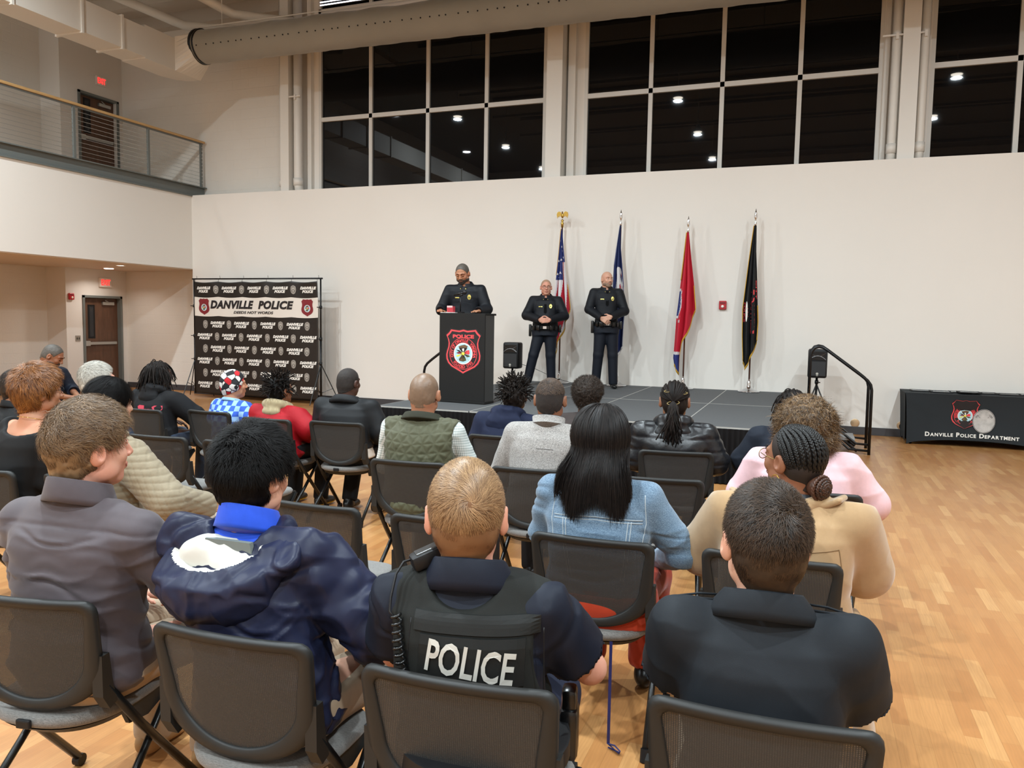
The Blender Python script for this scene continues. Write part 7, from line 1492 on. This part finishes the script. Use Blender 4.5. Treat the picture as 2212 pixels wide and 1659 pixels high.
# ================================================================== officers
M_off = cloth('uniform_black', '#15171C', 0.6, sheen=0.1); M_offt = cloth('uniform_trousers', '#151922', 0.6, sheen=0.1); M_badge = mat('badge_gold', '#D8C46A', 0.3, 0.6); M_bk = mat('duty_leather', '#0B0B0C', 0.3)
def officer(p, tie, zs, chev=False, face=1):
    zt = p.nb[2]; d = 1
    P_ = lambda off=0.004: p.place(face, off)
    p.collar(M_off, h=0.030, r=0.006, drop=0.035, fold=0.022, open_=0.22, tilt=0.30)
    def fl(name, loop, m, off, cx, cz): mb = MB(); flat_fan(mb, loop, P_(off), (cx, cz)); return mb.build(name, m, p.root)
    sgn = -1  # the wearer's left breast carries the badge
    ov = [(0.024*math.cos(a), 0.034*math.sin(a)) for a in np.linspace(0, 2*PI, 20, endpoint=False)]
    b = fl('badge', ov, M_badge, 0.006, sgn*0.085, zt-0.155); fl('badge_centre', [(x*0.4, z*0.35) for x, z in ov], mat('badge_blue', '#5A6A4A', 0.4), 0.0085, sgn*0.085, zt-0.160)
    fl('name_plate', [(-0.03, -0.006), (0.03, -0.006), (0.03, 0.007), (-0.03, 0.007)], M_badge, 0.006, 0.08, zt-0.165)
    for s_ in (-1, 1):
        fl('collar_pin', circ(0.006, 8), M_badge, 0.022, s_*0.035, zt-0.045)
        fl('pocket_flap', [(-0.058, 0.012), (0.058, 0.012), (0.055, -0.02), (0, -0.030), (-0.055, -0.02)], M_off, 0.0045, s_*0.085, zt-0.195)
    mb = MB()
    if tie: mb.raw(P_(0.012)(np.array([-0.016, 0.016, 0.024, 0.0, -0.024]), np.array([zt-0.03, zt-0.03, zt-0.25, zt-0.275, zt-0.25])), [(0, 1, 2, 3, 4)]); mb.build('necktie', mat('tie_black', '#0A0A0B', 0.8, spec=0.1), p.root)
    # sleeve patches and bars
    for i in (-1, 1):
        a = p.S[i]+(p.E[i]-p.S[i])*0.33; out = nrmz(np.array([i*0.9, 0.45*face, 0.1])); dn = nrmz(p.E[i]-p.S[i]); lat = nrmz(np.cross(dn, out)); c0 = a+out*0.071
        def pl(x, z, k=0, c0=c0, lat=lat, dn=dn, out=out): x = np.asarray(x); z = np.asarray(z); return c0+np.outer(x, lat)-np.outer(z, dn)+np.outer(0.0015*k-6.0*x*x, out)
        mb = MB(); L = shield_loop(0.075, 0.09); flat_fan(mb, L, lambda x, z: pl(x, z, 0)); mb.build('shoulder_patch', mat('patch_red', '#A01E2E', 0.6), p.root); mb = MB(); flat_ring(mb, scale_loop(L, 0.9), scale_loop(L, 0.8), lambda x, z: pl(x, z, 1)); flat_fan(mb, circ(0.018, 14), lambda x, z: pl(x, z, 1)); mb.build('patch_detail', mat('patch_white', '#D8C4C2', 0.6), p.root)
        if chev:
            c0 = a+dn*0.10+out*-0.002+out*0.066; mb = MB(); flat_fan(mb, [(0, 0.03), (0.025, 0), (0.022, -0.03), (0, -0.012), (-0.022, -0.03), (-0.025, 0)], lambda x, z: pl(x, z, 0, c0=c0)); mb.build('chevron', mat('chevron_red', '#C32A38', 0.6), p.root)
    i = -1; e, w_ = p.E[i], p.Wr[i]; a = e+(w_-e)*0.66; dn = nrmz(w_-e); out = nrmz(np.array([-0.2, 1.0*face, 0.35])-dn*np.dot(np.array([-0.2, 1.0*face, 0.35]), dn)); lat = np.cross(dn, out); mb = MB()
    for k in range(3): mb.tube([a+dn*(k*0.014)+lat*-0.02+out*0.050, a+dn*(k*0.014+0.008)+out*0.055, a+dn*(k*0.014)+lat*0.02+out*0.050], 0.0032, 5)
    mb.build('sleeve_bars', mat('chevron_red', '#C32A38'), p.root)
def duty(p, z, rx, ry):
    mb = MB(); A = np.linspace(0, 2*PI, 40, endpoint=False); o = [(rx*math.cos(a), ry*math.sin(a)) for a in A]; mb.ring([(x*1.03, y*1.03) for x, y in o], o, z-0.026, z+0.026, 'z'); mb.build('duty_belt', M_bk, p.root, 'auto', ); MB().box(-0.03, 0.03, ry*1.03, ry*1.03+0.008, z-0.024, z+0.024, 0.004).build('belt_buckle', M_chrome, p.root)
    for a, w_, h_ in ((62, 0.03, 0.045), (118, 0.03, 0.045), (40, 0.025, 0.04), (140, 0.025, 0.04)):
        a = math.radians(a); MB().box(-w_, w_, -0.012, 0.018, -h_, h_*0.7, 0.006, R=rotz(a-PI/2), o=((rx+0.012)*math.cos(a), (ry+0.012)*math.sin(a), z)).build('belt_pouch', M_bk, p.root, 'auto')
    for s_ in (-1, 1): MB().box(-0.022, 0.022, -0.04, 0.04, -0.15 if s_ > 0 else -0.08, 0.05, 0.010, o=(s_*(rx+0.030), 0.0, z)).build('holster' if s_ > 0 else 'radio_pouch', M_bk, p.root, 'auto')
# officer at the lectern: faces the room, head bowed, hands on the lectern
p = Person((-4.36, 9.70, SZ), 190, 'person in black police uniform bowing the head over the lectern microphone', 'stand', ht=1.80, sw=0.205, bw=1.22, bd=1.2, nx=0.0, ny=0.07, head=(0.03, 0.045, -4, -24, 2), hs=1.02, sk=S_mid, res='hi', belly=0.03, nk=1.15, wide_jaw=1.12,
 arms={1: ((0.315, 0.13, 1.20), (0.26, 0.36, 1.17)), -1: ((-0.315, 0.13, 1.20), (-0.26, 0.36, 1.17))}, hands={1: ((-0.2, 1, 0), (0, 0, 1), 0.3), -1: ((0.2, 1, 0), (0, 0, 1), 0.3), 'fine': True, 'z': 1.08})
p.top(M_off, 0.018, disp=lambda V, N: 0.007*folds(V, (6, 6, 7), 1, 201), sl_r=0.012, hem=0.92, name='uniform_shirt'); officer(p, False, 0, True); p.legsw(M_offt, 0.02, waist=1.0); p.shoes(SH_black); duty(p, 0.96, 0.225, 0.185)
stubble(p, mat('grey_buzz', '#4E4740', 0.6, var=0.3, vs=60), nape=-0.07, th=0.0025); p.face(H_black, LIPD, beard=mat('beard_grey', '#37302C', 0.8, var=0.5, vs=90), closed=True)
# officer with glasses
p = Person((-4.07, 12.22, SZ), 196, 'smiling person with glasses in black police uniform, hands clasped at the belt', 'stand', ht=1.74, sw=0.20, bw=1.15, bd=1.1, head=(0, 0.02, 6, -2, 0), hs=1.0, sk=S_pink, res='hi', belly=0.035, nk=1.1, wide_jaw=1.1,
 arms={1: ((0.315, 0.02, 1.15), (0.085, 0.235, 1.08)), -1: ((-0.315, 0.02, 1.15), (-0.085, 0.235, 1.08))}, hands={1: ((-1.0, 0.30, -0.10), (0.1, 1, 0.1), 0.45), -1: ((1.0, 0.38, -0.15), (-0.1, 1, 0.1), 0.55), 'fine': True, 'z': 0.9}, legs={1: ((0.18, 0.06, 0.50), (0.27, 0.06, 0.085)), -1: ((-0.10, 0.02, 0.50), (-0.12, 0.0, 0.085))})
p.top(M_off, 0.018, disp=lambda V, N: 0.006*folds(V, (6, 6, 7), 1, 211), sl_r=0.012, hem=0.93, name='uniform_shirt'); officer(p, True, 0); p.legsw(M_offt, 0.022, waist=0.97); p.shoes(SH_black); duty(p, 0.955, 0.215, 0.18)
stubble(p, mat('thin_hair', '#A9856C', 0.55, var=0.1), nape=-0.07, th=0.002, fr=0.01); p.face(H_brown, LIPP, iris='#5A6A70'); p.glasses(M_black)
# bald officer
p = Person((-3.06, 12.30, SZ), 200, 'tall bald person in black police uniform, one hand over the other at the belt', 'stand', ht=1.87, sw=0.20, bw=1.05, bd=1.02, head=(0, 0.02, 22, 0, 0), hs=1.0, sk=S_light, res='hi', nk=1.1,
 arms={1: ((0.285, -0.02, 1.26), (0.105, 0.215, 1.125)), -1: ((-0.285, 0.0, 1.24), (-0.05, 0.225, 1.145))}, hands={1: ((-0.75, 0.25, -0.55), (0.2, 1, 0.1), 0.5), -1: ((0.9, 0.1, -0.35), (0, 1, 0.1), 0.3), 'fine': True, 'z': 0.9}, legs={1: ((0.12, 0.02, 0.53), (0.15, 0.0, 0.085)), -1: ((-0.11, 0.02, 0.53), (-0.13, 0.02, 0.085))})
p.top(M_off, 0.016, disp=lambda V, N: 0.006*folds(V, (6, 6, 7), 1, 221), sl_r=0.012, hem=1.0, name='uniform_shirt'); officer(p, True, 0); p.legsw(M_offt, 0.022, waist=1.05); p.shoes(SH_black); duty(p, 1.03, 0.195, 0.155)
p.face(H_brown, LIPP, beard=mat('stubble_beard', '#8C7260', 0.7, var=0.3, vs=80))
# officer sitting sideways by the recess wall, reading something low in the hands
p = Person((-7.97, 6.29, 0), -75, 'person in dark police uniform sitting sideways by the recess wall, head bowed', ht=1.30, sw=0.20, bw=1.15, bd=1.1, nx=0.0, ny=0.04, head=(0, 0.05, 18, -30, 0), hs=0.98, sk=S_brown, res='mid', belly=0.02, nk=1.12, arms={1: ((0.27, 0.10, 0.78), (0.06, 0.34, 0.72)), -1: ((-0.27, 0.10, 0.78), (-0.06, 0.34, 0.72))}, hands={1: ((-0.6, 0.8, 0.1), (0.2, 0.2, 1), 0.7), -1: ((0.6, 0.8, 0.1), (-0.2, 0.2, 1), 0.7), 'fine': True, 'z': 0.62})
p.top(cloth('uniform_ink', '#1A1F2B', 0.65), 0.018, sleeve=1.35, disp=basic_folds(0.007), sl_r=0.012, hem=0.47, name='uniform_shirt'); p.collar(cloth('uniform_ink', '#1A1F2B'), h=0.03, r=0.006, drop=0.03, fold=0.02); p.legsw(K_navy, 0.02); p.shoes(SH_black); stubble(p, mat('grey_buzz', '#4E4740'), nape=-0.07, th=0.0025); p.face(H_black, LIPD, beard=mat('beard_dark', '#241A16', 0.8), closed=True)
